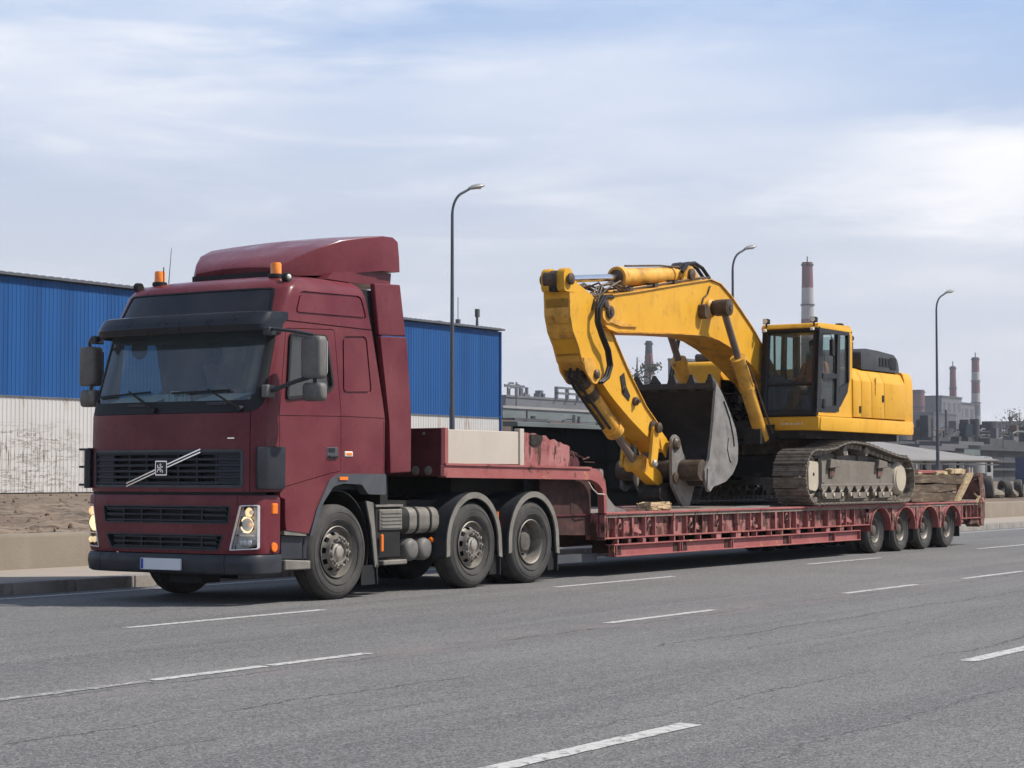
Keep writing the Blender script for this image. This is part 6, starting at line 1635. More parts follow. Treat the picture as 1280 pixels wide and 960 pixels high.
for z, k in ((2.12, .975), (2.16, 1.0), (2.95, 1.0), (3.12, .985), (3.22, .95), (3.255, .90)):
    rings.append([(34.03 + (x - 34.03) * (k if z > 3 or z < 2.15 else 1), EC + (y - EC) * (1 - (1 - k) * .55), z) for x, y in cw])
G().loft(rings).build('counterweight', 'yellow', ex, smooth=40)
G().box(31.7, 34.1, 13.9, UF - .3, 3.1, 3.245).build('deck_cover', 'yellow', ex, smooth=0)
hood = G().prism(rpoly([(32.22, 3.24), (32.20, 3.54), (32.34, 3.61), (32.95, 3.60), (33.72, 3.56), (33.92, 3.46), (33.98, 3.24)], .05), 13.50, 14.55, bev=.05, seg=2).build('engine_hood', 'hood_grey', ex, smooth=30)
for k in range(5): G().box(33.02 + k * .15, 33.12 + k * .15, 13.488, 13.51, 3.33, 3.48).build('hood_louvre', 'rubber', hood, smooth=0)
G().box(33.55, 33.80, 13.485, 13.51, 3.30, 3.50).build('hood_louvre', 'rubber', hood, smooth=0)
G().cyl((32.50, 13.85, 3.58), (32.50, 13.85, 3.74), .075, n=14).tube([(32.50, 13.85, 3.70), (32.50, 13.85, 3.78), (32.60, 13.85, 3.82)], .06, 10).build('exhaust_stack', 'mesh_black', ex)
G().cyl((34.25, 13.75, 3.2), (34.25, 13.75, 3.40), .11, n=14).ball((34.25, 13.75, 3.40), .11, 2, (1, 1, .5)).build('air_cleaner', 'mesh_black', ex)
# far-side tool box and tank, machinery behind the cylinders
G().prism(rpoly([(30.45, 2.36), (30.40, 2.95), (30.55, 3.36), (31.9, 3.40), (31.9, 2.36)], .10), 15.36, UF, bev=.03, seg=2).build('fuel_tank', 'yellow', ex, smooth=30)
G().box(30.9, 31.6, 15.5, 16.1, 3.38, 3.52, bev=.03).build('tank_step', 'hood_grey', ex)
g = G(); r_ = random.Random(8)
for i in range(26):
    y = r_.uniform(14.45, 15.3); x = r_.uniform(30.2, 30.9); z = r_.uniform(2.1, 2.75)
    g.tube([(x, y, z), (x - r_.uniform(0, .25), y + r_.uniform(-.2, .2), z + r_.uniform(-.2, .25)), (x + .2, y + r_.uniform(-.2, .2), z + r_.uniform(-.1, .3)), (x + .6, y, z)], r_.uniform(.012, .028), 6)
g.build('hose_bundle', 'hose', ex)
for i in range(12):
    y = r_.uniform(14.45, 15.3); x = r_.uniform(30.5, 30.9); z = r_.uniform(2.25, 2.7); G().box(x, x + .14, y, y + .12, z, z + r_.uniform(.05, .16), bev=.01).build('valve_block', 'grease', ex, smooth=0)
G().box(30.9, 31.65, 14.5, 15.3, 2.3, 3.0).build('pivot_housing', 'mesh_black', ex, smooth=0)
# --- cab
CN, CF = 13.43, 14.46
def sx(z): return 30.13 + .15 * (z - 2.37) / 1.5
def fbar(y0, y1, z0, z1, d0=0., d1=.09, m='black_frame', name='front_frame', parent=None, bev=.012):
    return G().prism([(sx(z0) + d0, z0), (sx(z1) + d0, z1), (sx(z1) + d1, z1), (sx(z0) + d1, z0)], y0, y1, bev=bev).build(name, m, parent or ecab, smooth=30)
ecab = G().prism(rpoly([(30.20, 3.84), (30.26, 3.925), (31.55, 3.945), (31.66, 3.87), (31.66, 3.83)], .03), CN - .0, CF, bev=.035, seg=2).build('cab', 'yellow', ex, smooth=30)
fbar(CN, CN + .11, 2.37, 3.85); fbar(CF - .11, CF, 2.37, 3.85); fbar(CN + .11, CF - .11, 3.77, 3.85); fbar(CN + .11, CF - .11, 2.37, 2.47); fbar(CN + .11, CF - .11, 2.885, 2.925)
fbar(CN - .012, CF + .012, 3.79, 3.865, -.03, .03)
for z0, z1 in ((2.47, 2.885), (2.925, 3.77)):
    g = G(); g.bm.faces.new([g.bm.verts.new(p) for p in ((sx(z0) + .04, CN + .10, z0 - .01), (sx(z1) + .04, CN + .10, z1 + .01), (sx(z1) + .04, CF - .10, z1 + .01), (sx(z0) + .04, CF - .10, z0 - .01))])
    g.build('front_window', 'cab_glass', ecab, smooth=0)
YEL = [(30.16, 2.375), (31.64, 2.375), (31.66, 3.86), (31.52, 3.82), (31.50, 3.0), (31.42, 2.80), (31.12, 2.54), (30.95, 2.44), (30.17, 2.43)]
for s in (-1, 1):
    e = CN if s < 0 else CF
    yy = lambda a, b: sorted((e - s * a, e - s * b)) if False else sorted((e + (a if s < 0 else -a), e + (b if s < 0 else -b)))
    G().prism(YEL, *yy(0, .06)).build('cab_side', 'yellow', ecab, smooth=0)
    G().prism([(30.2, 2.43), (31.6, 2.43), (31.62, 3.80), (31.52, 3.80), (31.49, 3.0), (31.41, 2.82), (31.12, 2.57), (30.95, 2.47)], *yy(.062, .075)).build('cab_trim', 'rubber', ecab, smooth=0)
    dr = G().prism([(sx(2.44) + .0, 2.44), (sx(2.44) + .16, 2.44), (sx(3.83) + .16, 3.83), (sx(3.83), 3.83)], *yy(-.008, .06)).build('cab_door', 'black_frame', ecab, smooth=0)
    G().prism([(30.30, 3.76), (31.52, 3.78), (31.53, 3.84), (30.30, 3.84)], *yy(-.006, .055)).build('door_frame', 'black_frame', dr, smooth=0)
    G().prism([(30.93, 2.46), (31.05, 2.46), (31.13, 3.77), (31.02, 3.77)], *yy(-.010, .055)).build('door_frame', 'black_frame', dr, smooth=0)
    G().prism([(30.40, 3.0), (30.98, 3.02), (30.985, 3.10), (30.41, 3.08)], *yy(-.010, .055)).build('door_frame', 'black_frame', dr, smooth=0)
    G().prism([(30.30, 2.435), (30.95, 2.445), (30.96, 2.56), (30.31, 2.53)], *yy(-.009, .055)).build('door_frame', 'black_frame', dr, smooth=0)
    G().prism([(31.03, 2.53), (31.12, 2.55), (31.43, 2.80), (31.50, 3.0), (31.50, 2.98), (31.10, 2.86)], *yy(-.007, .055)).build('door_frame', 'black_frame', dr, smooth=0)
    G().prism([(31.46, 2.98), (31.52, 3.0), (31.54, 3.80), (31.48, 3.80)], *yy(-.007, .055)).build('door_frame', 'black_frame', dr, smooth=0)
    for pts in ([(30.38, 2.53), (30.95, 2.55), (31.0, 3.02), (30.40, 3.0)], [(30.41, 3.08), (30.985, 3.10), (31.03, 3.77), (30.46, 3.77)], [(31.08, 2.84), (31.47, 2.95), (31.49, 3.78), (31.12, 3.78)]):
        g = G(); yv = e + (.03 if s < 0 else -.03); g.bm.faces.new([g.bm.verts.new((x, yv, z)) for x, z in pts]); g.build('side_window', 'cab_glass', dr, smooth=0)
    if s > 0: G().prism([(30.30, 2.44), (31.45, 2.44), (31.45, 3.04), (30.36, 3.04)], *yy(.03, .058)).build('inner_panel', 'rubber', dr, smooth=0)
    if s < 0:
        G().box(30.36, 30.46, e - .03, e, 2.50, 2.66, bev=.01).build('door_handle', 'mesh_black', dr)
        G().tube([(30.75, e - .02, 3.12), (30.75, e - .05, 3.16), (30.72, e - .05, 3.66), (30.72, e - .02, 3.70)], .012, 6).build('grab_rail', 'mesh_black', dr)
        mi = G().prism(rrect(30.50, 30.60, 3.38, 3.66, .03), e - .14, e - .08, bev=.015).build('cab_mirror', 'mesh_black', ecab)
        G().tube([(30.40, e, 3.74), (30.5, e - .11, 3.74), (30.55, e - .11, 3.62)], .01, 6).build('mirror_arm', 'mesh_black', mi)
G().box(31.60, 31.655, CN + .06, CF - .06, 2.4, 3.2).build('cab_back', 'mesh_black', ecab, smooth=0)
g = G(); g.bm.faces.new([g.bm.verts.new(p) for p in ((31.62, CN + .1, 3.2), (31.62, CF - .1, 3.2), (31.64, CF - .1, 3.78), (31.64, CN + .1, 3.78))]); g.build('rear_window', 'cab_glass', ecab, smooth=0)
G().box(30.2, 31.6, CN + .06, CF - .06, 2.36, 2.42).build('cab_floor', 'mesh_black', ecab, smooth=0)
G().box(30.9, 31.4, 13.66, 14.2, 2.60, 2.76, bev=.04).build('operator_seat', 'seat', ecab)
G().prism(rpoly([(31.30, 2.7), (31.42, 2.7), (31.52, 3.38), (31.40, 3.38)], .04), 13.68, 14.18, bev=.04).build('seat_back', 'seat', ecab)
for y in (13.62, 14.24): G().box(30.75, 31.2, y, y + .12, 2.42, 2.86, bev=.02).build('control_console', 'plastic', ecab); G().tube([(30.82, y + .06, 2.85), (30.80, y + .06, 3.02)], .018, 8).build('joystick', 'rubber', ecab)
G().cyl((30.45, 14.33, 2.4), (30.45, 14.33, 3.75), .02, n=8).build('inner_post', 'mesh_black', ecab)
for y in (CN + .06, CF - .10):
    lp = G().cyl((30.20, y, 3.87), (30.20, y, 3.93), .015, n=6).box(30.15, 30.26, y - .05, y + .05, 3.93, 4.02, bev=.015).build('work_lamp', 'mesh_black', ecab)
    G().cyl((30.145, y, 3.975), (30.155, y, 3.975), .04, n=14).build('lamp_glass', 'white_lens', lp)
    G().box(30.10, 30.16, y - .03, y + .03, 3.79, 3.84, bev=.01).build('sill_lamp', 'white_lens', ecab)
G().box(31.3, 31.42, CN + .05, CN + .16, 3.94, 3.985, bev=.01).build('roof_vent', 'mesh_black', ecab)
person('person', 'operator in an orange-brown vest seated inside the excavator cab', (31.18, 13.93, 2.84), -1, ('skin', 'vest', 'trousers'), (31.18, 13.93, 2.6), reach=((.34, .28, .20), (.34, .28, .18)))
# --- boom
BY0, BY1 = 14.53, 15.13
def dk(pts): return pts
BOOM = [(24.93, 3.72), (24.96, 3.86), (25.06, 3.97), (25.25, 4.04), (26.07, 4.16), (27.36, 4.37), (28.45, 4.54), (28.80, 4.50), (29.20, 4.32), (29.60, 4.10), (29.97, 3.86), (30.55, 3.42), (31.2, 2.90), (31.62, 2.52), (31.68, 2.38), (31.55, 2.25), (31.36, 2.24), (31.0, 2.55), (30.54, 2.98), (29.93, 3.25), (29.50, 3.40), (29.18, 3.49), (28.7, 3.60), (28.18, 3.64), (27.28, 3.61), (25.40, 3.52), (25.10, 3.56)]
BOOM = rpoly(BOOM, .22, 4)
bo = G().prism(BOOM, BY0, BY1, bev=.012).build('boom', 'yellow', ex, smooth=24)
def plate_edge(path, y0, y1, t, name, m, parent):
    g = G(); rings = []
    for i, (x, z) in enumerate(path):
        a = Vector(path[max(0, i - 1)]); b = Vector(path[min(len(path) - 1, i + 1)]); d = (b - a).normalized(); n = Vector((-d.y, d.x)) * t
        rings.append([(x, y0, z), (x, y1, z), (x + n.x, y1, z + n.y), (x + n.x, y0, z + n.y)])
    return g.loft(rings).build(name, m, parent, smooth=0)
plate_edge([(25.25, 4.045), (26.07, 4.165), (27.36, 4.375), (28.45, 4.545), (28.80, 4.505), (29.20, 4.325), (29.97, 3.865), (30.55, 3.425), (31.2, 2.905)], BY0 - .03, BY1 + .03, .014, 'top_flange', 'yellow_dirty', bo)
plate_edge([(25.10, 3.555), (25.40, 3.515), (27.28, 3.605), (28.18, 3.635), (28.7, 3.595), (29.18, 3.485), (29.93, 3.245), (30.54, 2.975)], BY0 - .03, BY1 + .03, -.014, 'bottom_flange', 'yellow_dirty', bo)
G().prism(rpoly([(24.95, 3.70), (24.97, 3.86), (25.08, 3.96), (25.30, 3.96), (25.42, 3.80), (25.30, 3.64), (25.08, 3.62)], .04), BY0 - .025, BY0, bev=.006).build('boom_nose_plate', 'yellow_dirty', bo, smooth=30)
G().prism([(25.02, 3.66), (25.5, 3.60), (26.0, 3.62), (25.35, 3.70)], BY0 - .03, BY0).build('nose_gusset', 'yellow_dirty', bo, smooth=0)
for s in (-1, 1):
    ye = BY0 if s < 0 else BY1
    G().lathe([(.10, 0), (.10, .05), (.085, .07), (.05, .07), (.045, .09), (0, .09)], (25.14, ye, 3.79), (0, s, 0), 20).build('pivot_pin', 'grease', bo)
    G().lathe([(.06, 0), (.06, .06), (.03, .07), (0, .07)], (25.02, ye, 3.90), (0, s, 0), 14).build('pivot_pin', 'grease', bo)
    # cylinder boss and stop bracket on the boom flank
    G().lathe([(.16, -.02), (.15, .05), (.12, .08)], (28.42, ye, 4.08), (0, s, 0), 24).build('cylinder_boss', 'yellow_dirty', bo)
    G().lathe([(.105, .0), (.105, .05), (.092, .06), (.092, .34), (.105, .35), (.105, .38), (.055, .39), (.05, .405), (0, .405)], (28.42, ye, 4.08), (0, s, 0), 22).build('cylinder_pin', 'grease', bo)
    G().prism(rpoly([(28.02, 3.93), (28.14, 3.88), (28.20, 3.95), (28.17, 4.07), (28.10, 4.13), (28.02, 4.10)], .03), *sorted((ye, ye + s * .13)), bev=.02).build('hose_bracket', 'grease', bo)
    G().tube([(28.12, ye + s * .02, 4.12), (28.2, ye + s * .02, 4.24), (28.33, ye + s * .02, 4.30), (28.42, ye + s * .02, 4.44)], .014, 6).build('grease_line', 'grease', bo)
    # boom lift cylinder
    yc_ = ye + s * .25
    top = Vector((28.42, yc_, 4.08)); bot = Vector((29.85, yc_, 1.98)); d = (bot - top).normalized()
    cyl_ = G().cyl(top + d * .98, bot, .115, n=22).cyl(top + d * .94, top + d * 1.06, .135, n=22).cyl(top + d * 1.5, top + d * 1.56, .128, n=22).build('boom_cylinder', 'yellow_dirty', ex)
    G().cyl(top, top + d * 1.05, .058, n=18).build('cylinder_rod', 'dull_rod', cyl_)
    G().lathe([(.075, -.13), (.135, -.12), (.135, .12), (.075, .13)], top, (0, 1, 0), 20).build('rod_eye', 'grease', cyl_)
    G().tube([top + d * 1.0 + Vector((.0, s * .13, 0)), top + d * 1.3 + Vector((.05, s * .15, 0)), bot + Vector((.1, s * .14, .1))], .016, 6).build('cylinder_pipe', 'grease', cyl_)
G().prism([(29.6, 2.15), (29.6, 1.9), (30.3, 1.95), (30.6, 2.3)], 14.2, 14.5).build('cylinder_foot', 'mesh_black', ex, smooth=0); G().prism([(29.6, 2.15), (29.6, 1.9), (30.3, 1.95), (30.6, 2.3)], 15.16, 15.46).build('cylinder_foot', 'mesh_black', ex, smooth=0)
# steel pipes along the boom top, worn hose at the nose
for k, dy in enumerate((.10, .20, .40, .50)):
    G().tube([(25.5, BY0 + dy, 4.13), (26.1, BY0 + dy, 4.22), (27.36, BY0 + dy, 4.42), (28.3, BY0 + dy, 4.57), (28.62, BY0 + dy, 4.60), (29.22, BY0 + dy, 4.37), (30.0, BY0 + dy, 3.90), (31.0, BY0 + dy, 3.10)], .017, 6).build('boom_pipe', 'yellow_dirty' if k % 2 else 'grease', bo)
for x, z in ((25.9, 4.17), (26.7, 4.30), (27.35, 4.40), (29.3, 4.30), (30.1, 3.80)): G().box(x, x + .10, BY0 + .05, BY1 - .05, z - .03, z + .06).build('pipe_clamp', 'grease', bo, smooth=0)
g = G(); r_ = random.Random(3)
for i in range(9):
    y = r_.uniform(14.5, 15.1)
    g.tube([(25.75, y, 4.16), (25.4, y + r_.uniform(-.08, .08), 4.20 + r_.uniform(0, .08)), (25.05, y + r_.uniform(-.1, .1), 4.12 + r_.uniform(-.02, .08)), (24.85, y, 3.95), (24.80, y, 3.8)], .016, 6)
g.build('nose_hose', 'grease', bo)
for y, a in ((14.47, 0), (14.50, .03)):
    G().tube([(25.3, y + .06, 4.02), (24.98 - a, y, 4.0), (24.80 - a, y, 3.82), (24.79 - a, y, 3.62), (24.92 - a, y, 3.42), (25.12 - a, y + .02, 3.22), (25.20 - a, y + .03, 3.0), (25.10 - a, y + .03, 2.82), (24.97 - a, y + .06, 2.74)], .028, 8).build('stick_hose', 'hose', ex)
for y in (14.65, 14.75, 14.9):
    G().tube([(27.72, y, 4.62), (27.9, y, 4.76), (28.15, y, 4.80), (28.42, y, 4.74), (28.66, y, 4.60)], .030, 8).build('arm_hose', 'hose', ex)
# arm cylinder above the boom
pa = Vector((24.10, EC, 4.20)); pb = Vector((27.98, EC, 4.60)); d = (pb - pa).normalized()
ac = G().cyl(pb - d * 2.02, pb - d * .08, .135, n=24).cyl(pb - d * 2.06, pb - d * 1.92, .165, n=24).cyl(pb - d * .42, pb - d * .36, .15, n=24).cyl(pb - d * .10, pb - d * .02, .15, n=24).build('arm_cylinder', 'yellow_dirty', ex)
G().cyl(pa, pb - d * 2.0, .055, n=18).build('cylinder_rod', 'rod', ac)
G().cyl(pb - d * 2.075, pb - d * 2.05, .12, n=24).build('gland', 'grease', ac)
G().lathe([(.06, -.11), (.13, -.11), (.13, .11), (.06, .11)], pa, (0, 1, 0), 20).build('rod_eye', 'grease', ac)
G().lathe([(.06, -.13), (.15, -.13), (.15, .13), (.06, .13)], pb, (0, 1, 0), 20).build('base_eye', 'grease', ac)
G().tube([pb - d * .2 + Vector((0, -.1, .12)), pb - d * .8 + Vector((0, -.06, .16)), pb - d * 1.85 + Vector((0, -.03, .17))], .016, 6).build('cylinder_pipe', 'grease', ac)
for y in (EC - .19, EC + .15):
    G().prism(rpoly([(27.66, 4.40), (28.36, 4.52), (28.18, 4.66), (28.05, 4.74), (27.92, 4.73), (27.82, 4.62)], .04), y, y + .04).build('arm_cylinder_lug', 'yellow_dirty', bo, smooth=30)
    G().lathe([(.09, 0), (.09, .05), (.045, .06), (0, .06)], (27.98, y, 4.60), (0, -1, 0), 18).build('lug_pin', 'grease', bo)
# --- stick
SY0, SY1 = 14.60, 14.98
STK = [(24.12, 4.02), (24.03, 4.20), (24.10, 4.33), (24.22, 4.33), (24.33, 4.18), (24.82, 4.02), (24.93, 3.92), (25.0, 3.78), (25.16, 3.62), (25.36, 3.50), (25.91, 2.89), (26.4, 2.42), (26.84, 2.12), (27.14, 1.92), (27.16, 1.78), (27.02, 1.72), (26.45, 1.98), (25.95, 2.22), (25.35, 2.56), (24.98, 2.83), (24.63, 2.92), (24.48, 3.03), (24.37, 3.25), (24.22, 3.45), (24.14, 3.68)]
sk = G().prism(rpoly(STK, .22, 4), SY0, SY1, bev=.012).build('stick', 'yellow', ex, smooth=24)
plate_edge([(24.12, 4.02), (24.14, 3.68), (24.22, 3.45), (24.37, 3.25), (24.48, 3.03), (24.63, 2.92)], SY0 - .03, SY1 + .03, .014, 'front_flange', 'yellow_dirty', sk)  # grimy plate that also paints in the shade on the stick front
plate_edge([(25.36, 3.505), (25.91, 2.895), (26.4, 2.425), (26.84, 2.125)], SY0 - .028, SY1 + .028, .014, 'rear_flange', 'yellow_dirty', sk)
for s in (-1, 1):
    ye = SY0 if s < 0 else SY1
    yy = lambda a, b: sorted((ye + s * a, ye + s * b))
    G().prism(rpoly([(24.02, 4.02), (24.0, 4.28), (24.07, 4.36), (24.20, 4.36), (24.32, 4.20), (24.34, 4.02)], .05), *yy(-.12, .006), bev=.008).build('stick_ear', 'yellow', sk, smooth=30)
    G().lathe([(.085, 0), (.085, .03), (.05, .05), (0, .05)], (24.14, ye + s * .03, 4.20), (0, s, 0), 18).build('ear_pin', 'grease', sk)
    G().prism(rpoly([(24.50, 3.10), (24.80, 3.08), (24.98, 2.86), (24.92, 2.72), (24.78, 2.72), (24.56, 2.90)], .05), *yy(0, .035), bev=.008).build('cylinder_ear', 'yellow_dirty', sk, smooth=30)
    G().lathe([(.07, 0), (.07, .03), (.04, .05), (0, .05)], (24.86, ye + s * .035, 2.86), (0, s, 0), 16).build('ear_pin', 'grease', sk)
    for x, z, r, t in ((26.06, 2.50, .055, .10), (26.62, 2.12, .085, .07), (25.72, 2.68, .04, .05)):
        G().lathe([(r * 1.2, 0), (r * 1.2, t * .5), (r * .6, t * .6), (r * .55, t), (0, t)], (x, ye, z), (0, s, 0), 16).build('stick_boss', 'grease', sk)
    G().prism([(25.62, 2.86), (25.74, 2.92), (25.80, 2.72), (25.92, 2.58), (25.88, 2.50), (25.70, 2.60)], *yy(0, .012)).build('wear_bracket', 'mesh_black', sk, smooth=0)
    G().prism([(26.80, 2.06), (27.12, 1.90), (27.04, 1.66), (26.90, 1.78)], *yy(.0, .02)).build('tip_plate', 'yellow', sk, smooth=0)
    # side links
    lk = G().prism(rpoly([(26.53, 2.12), (26.66, 2.18), (26.74, 2.08), (26.62, 1.56), (26.52, 1.48), (26.42, 1.56)], .05), *yy(.035, .085), bev=.01).build('side_link', 'yellow', ex, smooth=30)
    G().lathe([(.06, 0), (.06, .03), (.035, .05), (0, .05)], (26.52, ye + s * .085, 1.56), (0, s, 0), 14).build('link_pin', 'white_lens' if False else 'hub', lk)
    G().lathe([(.08, 0), (.08, .05), (.045, .07), (0, .07)], (26.63, ye + s * .085, 2.11), (0, s, 0), 16).build('link_pin', 'grease', lk)
G().prism(rpoly([(26.42, 1.62), (26.60, 1.66), (27.10, 1.40), (27.14, 1.24), (27.02, 1.20), (26.44, 1.46)], .05), SY0 + .09, SY1 - .09, bev=.02).build('bucket_link', 'yellow', ex, smooth=30)
G().box(24.02, 24.16, SY0 + .13, SY1 - .13, 4.02, 4.12).build('ear_gap_shade', 'mesh_black', sk, smooth=0)  # black block stands in for the shade between the ears
# bucket cylinder down the front of the stick
pa = Vector((24.78, EC, 2.84)); pb = Vector((26.52, EC, 1.56)); d = (pb - pa).normalized()
bc = G().cyl(pa + d * .06, pa + d * 1.32, .125, n=24).cyl(pa + d * 1.22, pa + d * 1.36, .15, n=24).cyl(pa + d * .2, pa + d * .30, .14, n=24).build('bucket_cylinder', 'yellow_dirty', ex)
G().cyl(pa + d * .02, pa + d * .5, .130, n=24).build('cylinder_base', 'grease', bc)
G().cyl(pa + d * 1.3, pb, .062, n=18).build('cylinder_rod', 'dull_rod', bc)
G().lathe([(.06, -.15), (.125, -.15), (.125, .15), (.06, .15)], pb, (0, 1, 0), 18).build('rod_eye', 'yellow_dirty', bc)
G().lathe([(.06, -.13), (.13, -.13), (.13, .13), (.06, .13)], pa, (0, 1, 0), 18).build('base_eye', 'grease', bc)
for dy in (-.1, .02): G().tube([(24.80, EC + dy, 2.98), (24.62, EC + dy, 2.96), (24.55, EC + dy, 2.82), (24.72, EC + dy, 2.66), tuple(pa + d * .55 + Vector((-.12, dy, -.12))), tuple(pa + d * 1.1 + Vector((-.11, dy, -.11)))], .024, 8).build('cylinder_hose', 'hose', bc)
# --- bucket, curled in: open side to the front, teeth up
KN, KF = 14.07, 15.60
back = [(27.78, 2.84), (27.98, 2.66), (28.22, 2.40), (28.44, 2.10), (28.50, 1.86), (28.48, 1.62), (28.34, 1.44), (28.08, 1.27), (27.80, 1.21), (27.52, 1.22), (27.36, 1.36)]
def curve_plate(path, y0, y1, t):
    g = G(); rings = []
    for i, (x, z) in enumerate(path):
        a = Vector(path[max(0, i - 1)]); b = Vector(path[min(len(path) - 1, i + 1)]); dd = (b - a).normalized(); n = Vector((dd.y, -dd.x)) * t
        rings.append([(x, y0, z), (x, y1, z), (x + n.x, y1, z + n.y), (x + n.x, y0, z + n.y)])
    return g.loft(rings)
bk = curve_plate(back, KN + .02, KF - .02, .04).build('bucket', 'bucket_in', ex, smooth=40)
for s in (-1, 1):
    e = KN if s < 0 else KF
    yy = lambda a, b: sorted((e - s * a, e - s * b))
    ck = rpoly([(27.76, 2.86), (27.98, 2.66), (28.22, 2.40), (28.45, 2.10), (28.52, 1.86), (28.50, 1.60), (28.34, 1.42), (28.08, 1.285), (27.80, 1.23), (27.62, 1.20), (27.55, 1.12), (27.45, 1.13), (27.36, 1.30), (27.34, 1.46), (27.50, 1.62), (27.60, 2.0)], .03, 2)
    G().prism(ck, *yy(0, .045), bev=.008).build('bucket_cheek', 'bucket', bk, smooth=30)
    plate_edge([(28.00, 2.55), (28.20, 2.28), (28.32, 2.02), (28.36, 1.84)], *yy(-.014, 0), .015, 'cheek_weld', 'mesh_black', bk)
    plate_edge([(28.16, 1.98), (28.12, 1.80), (28.20, 1.62), (28.26, 1.58)], *yy(-.010, 0), .012, 'cheek_weld', 'grease', bk)
    G().prism(rpoly([(27.40, 1.16), (27.52, 1.14), (27.60, 1.42), (27.54, 1.52), (27.42, 1.50)], .03), *yy(-.02, 0), bev=.006).build('cheek_pad', 'bucket', bk, smooth=30)
G().box(27.70, 27.86, KN + .03, KF - .03, 2.74, 2.84, bev=.01).build('cutting_lip', 'bucket_in', bk)
for i in range(5):
    y = KN + .10 + i * (KF - KN - .2) / 4
    g = G(); rings = []
    for (x, z, hw, t) in ((27.80, 2.72, .075, .07), (27.77, 2.86, .07, .06), (27.76, 2.91, .042, .04), (27.73, 2.975, .024, .014)):
        rings.append([(x - t, y - hw, z), (x + t, y - hw, z), (x + t, y + hw, z), (x - t, y + hw, z)])
    g.loft(rings).build('bucket_tooth', 'bucket_in', bk, smooth=0)
G().cyl((27.33, KN + .03, 1.46), (27.33, KF - .03, 1.46), .165, n=28).build('torque_tube', 'grease', bk)
for s in (-1, 1):
    e = SY0 - .10 if s < 0 else SY1 + .10
    ear = rpoly([(26.99, 1.94), (27.10, 2.02), (27.24, 1.96), (27.34, 1.74), (27.42, 1.66), (27.70, 1.34), (27.76, 1.26), (27.58, .93), (27.50, .89), (27.34, .89), (27.22, 1.0), (27.0, 1.24), (26.98, 1.6)], .03)
    G().prism(ear, *sorted((e, e + s * .05)), bev=.008).build('bucket_ear', 'bucket', bk, smooth=30)
    G().lathe([(.10, 0), (.10, .03), (.06, .06), (0, .06)], (27.10, e + s * .05, 1.87), (0, s, 0), 18).build('ear_pin', 'grease', bk)
    G().lathe([(.09, 0), (.09, .03), (.05, .05), (0, .05)], (27.08, e + s * .05, 1.34), (0, s, 0), 18).build('ear_pin', 'grease', bk)
G().prism(rpoly([(26.86, 1.20), (26.84, 1.02), (27.2, .90), (27.66, 1.0), (27.7, 1.2), (27.2, 1.28)], .12), SY0 + .0, SY1 - .0, bev=.03).build('ear_web', 'mesh_black', bk, smooth=30)
G().prism(rpoly([(26.95, 1.30), (26.95, .91), (27.1, .885), (27.3, .96), (27.3, 1.25)], .05), SY0 + .1, SY1 - .02, bev=.02).build('back_web', 'mesh_black', bk, smooth=30)
# aerial rods standing behind the bucket
for x0, x1 in ((29.2, 30.0), (29.35, 30.05)):
    G().tube([(x0, 15.9, 2.3), ((x0 + x1) / 2, 15.9, 3.0), (x1 - .1, 15.85, 3.9)], .022, 6).build('far_grab_rail', 'hose', ex)
# ------------------------------------------------------------------ loose things on the trailer
def loose(name, g, m, label, cat, loc, group=None, smooth=0, kind=None):
    o = g.build(name, m, None, smooth=smooth, loc=loc, cat=cat, group=group, label=label); return o
g = G().prism(rpoly([(23.30, 1.47), (23.40, 1.46), (23.42, 1.26), (23.52, 1.08), (23.72, .95), (24.04, .885), (24.04, .872), (23.40, .872), (23.34, 1.06)], .03, 2), 13.60, 13.64, bev=.006)
loose('bent_plate', g, 'bucket', 'curved grey steel plate standing where the trailer neck meets the bed', 'steel plate', (23.5, 13.62, .87), smooth=30)
g = G().box(24.80, 25.42, 13.62, 13.86, .874, .985, bev=.02)
bmesh.ops.subdivide_edges(g.bm, edges=g.bm.edges[:], cuts=3); g.rough_up(.014, 4)
loose('wood_block', g, 'chipwood', 'pale chipped wood block lying on the trailer bed under the bucket', 'wood block', (25.1, 13.74, .87))
g = G().box(24.15, 24.9, 13.7, 14.1, .872, .90)
loose('steel_offcut', g.rough_up(.012, 6), 'rust', 'flat rusty steel offcut on the trailer bed left of the pale wood block', 'steel offcut', (24.5, 13.9, .87))
g = G().prism([(27.7, .872), (28.4, .872), (28.5, .90), (27.9, .895)], 13.5, 13.8)
loose('steel_offcut', g, 'bucket', 'thin grey plate lying on the trailer bed right of the bucket foot', 'steel offcut', (28.1, 13.6, .87))
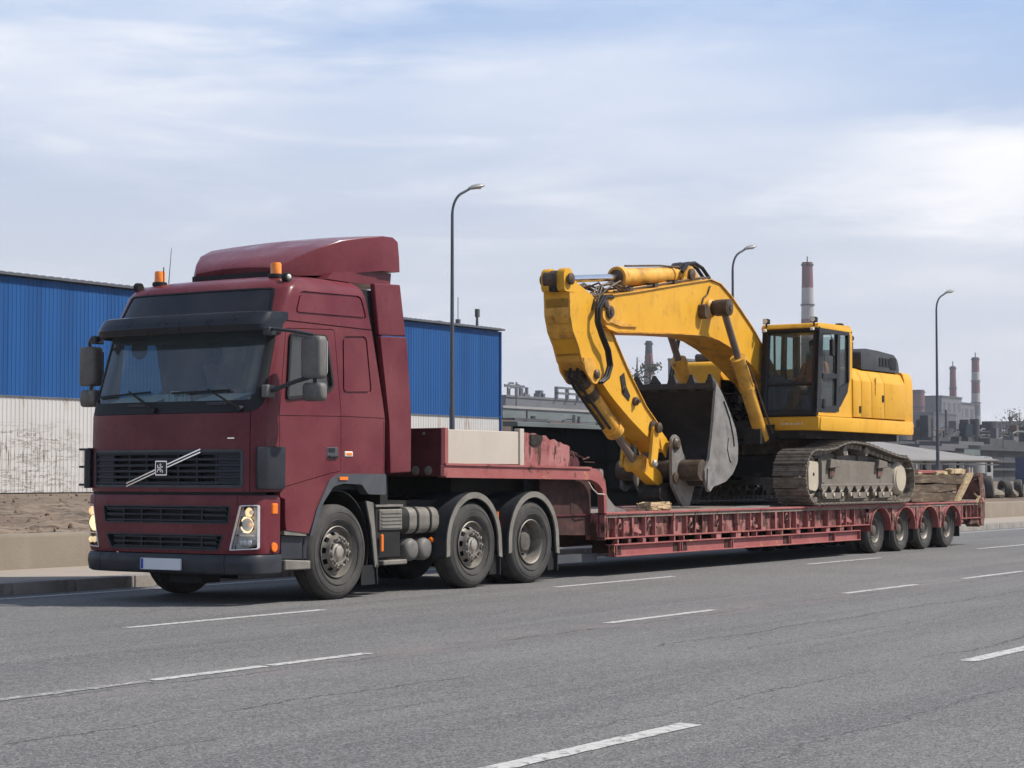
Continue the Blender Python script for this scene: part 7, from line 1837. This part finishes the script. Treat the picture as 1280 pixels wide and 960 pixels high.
# timber baulks stacked at the tail
def baulk(x0, x1, y0, y1, z0, z1, m, label, seed):
    g = G().box(x0, x1, y0, y1, z0, z1, bev=.015)
    bmesh.ops.subdivide_edges(g.bm, edges=[e for e in g.bm.edges if e.calc_length() > .8], cuts=7); g.rough_up(.016, seed); rq = random.Random(seed); an = rq.uniform(-.010, .010); aw = rq.uniform(-.012, .012); cx_ = (x0 + x1) / 2
    for v in g.bm.verts: v.co.z += (v.co.x - cx_) * an + (.006 if an else 0); v.co.y += (v.co.x - cx_) * aw
    return loose('timber_baulk', g, m, label, 'timber', ((x0 + x1) / 2, (y0 + y1) / 2, z0), 'timber baulks stacked at the trailer tail')
baulk(34.55, 37.25, 13.52, 13.80, .876, 1.045, 'timber', 'lowest timber baulk of the brown stack at the trailer tail', 1)
baulk(34.50, 37.05, 13.54, 13.82, 1.050, 1.215, 'timber', 'middle timber baulk of the brown stack at the trailer tail', 2)
baulk(34.60, 37.35, 13.53, 13.80, 1.220, 1.385, 'timber', 'long top timber baulk on the near face of the stack', 3)
baulk(34.70, 37.2, 13.85, 14.15, .876, 1.10, 'timber', 'lower inner timber baulk hidden behind the near row', 4)
baulk(34.65, 37.3, 13.86, 14.14, 1.105, 1.37, 'timber', 'upper inner timber baulk behind the near row', 5)
baulk(36.10, 37.55, 13.62, 13.86, 1.392, 1.455, 'timber_pale', 'short pale split board lying on top of the stack', 6)
baulk(34.75, 35.35, 13.60, 13.85, 1.39, 1.43, 'timber_pale', 'small pale offcut at the left top end of the stack', 7)
baulk(36.75, 37.62, 13.56, 13.70, 1.40, 1.50, 'timber_pale', 'broken pale timber end sticking up beside the leaning ramp strut', 8)
baulk(34.62, 35.0, 13.55, 13.75, 1.395, 1.50, 'timber', 'dark timber chunk on the left top of the stack, next to the track', 9)
g = G().box(35.15, 36.70, 13.68, 13.80, 1.42, 1.48, bev=.006)
loose('steel_bar', g, 'trailer_plain', 'dull red steel bar lying on top of the timber stack', 'steel bar', (36, 13.7, 1.39))
# ------------------------------------------------------------------ smoke and haze
def volume(name, m_name, col, dens, bx, noise=None):
    m = bpy.data.materials.new(m_name); m.use_nodes = True
    N = m.node_tree.nodes; L = m.node_tree.links; N.clear()
    o = N.new('ShaderNodeOutputMaterial'); v = N.new('ShaderNodeVolumePrincipled')
    v.inputs['Color'].default_value = C4(col); v.inputs['Density'].default_value = dens; v.inputs['Anisotropy'].default_value = .2
    L.new(v.outputs[0], o.inputs['Volume'])
    M[m_name] = m
    ob = G().box(*bx).build(name, m_name, None, smooth=0, kind='stuff'); return ob
if HAZE: volume('haze', 'haze_air', (.86, .89, .95), HAZE, (-310, 2410, -310, 1810, -1.3, 96))
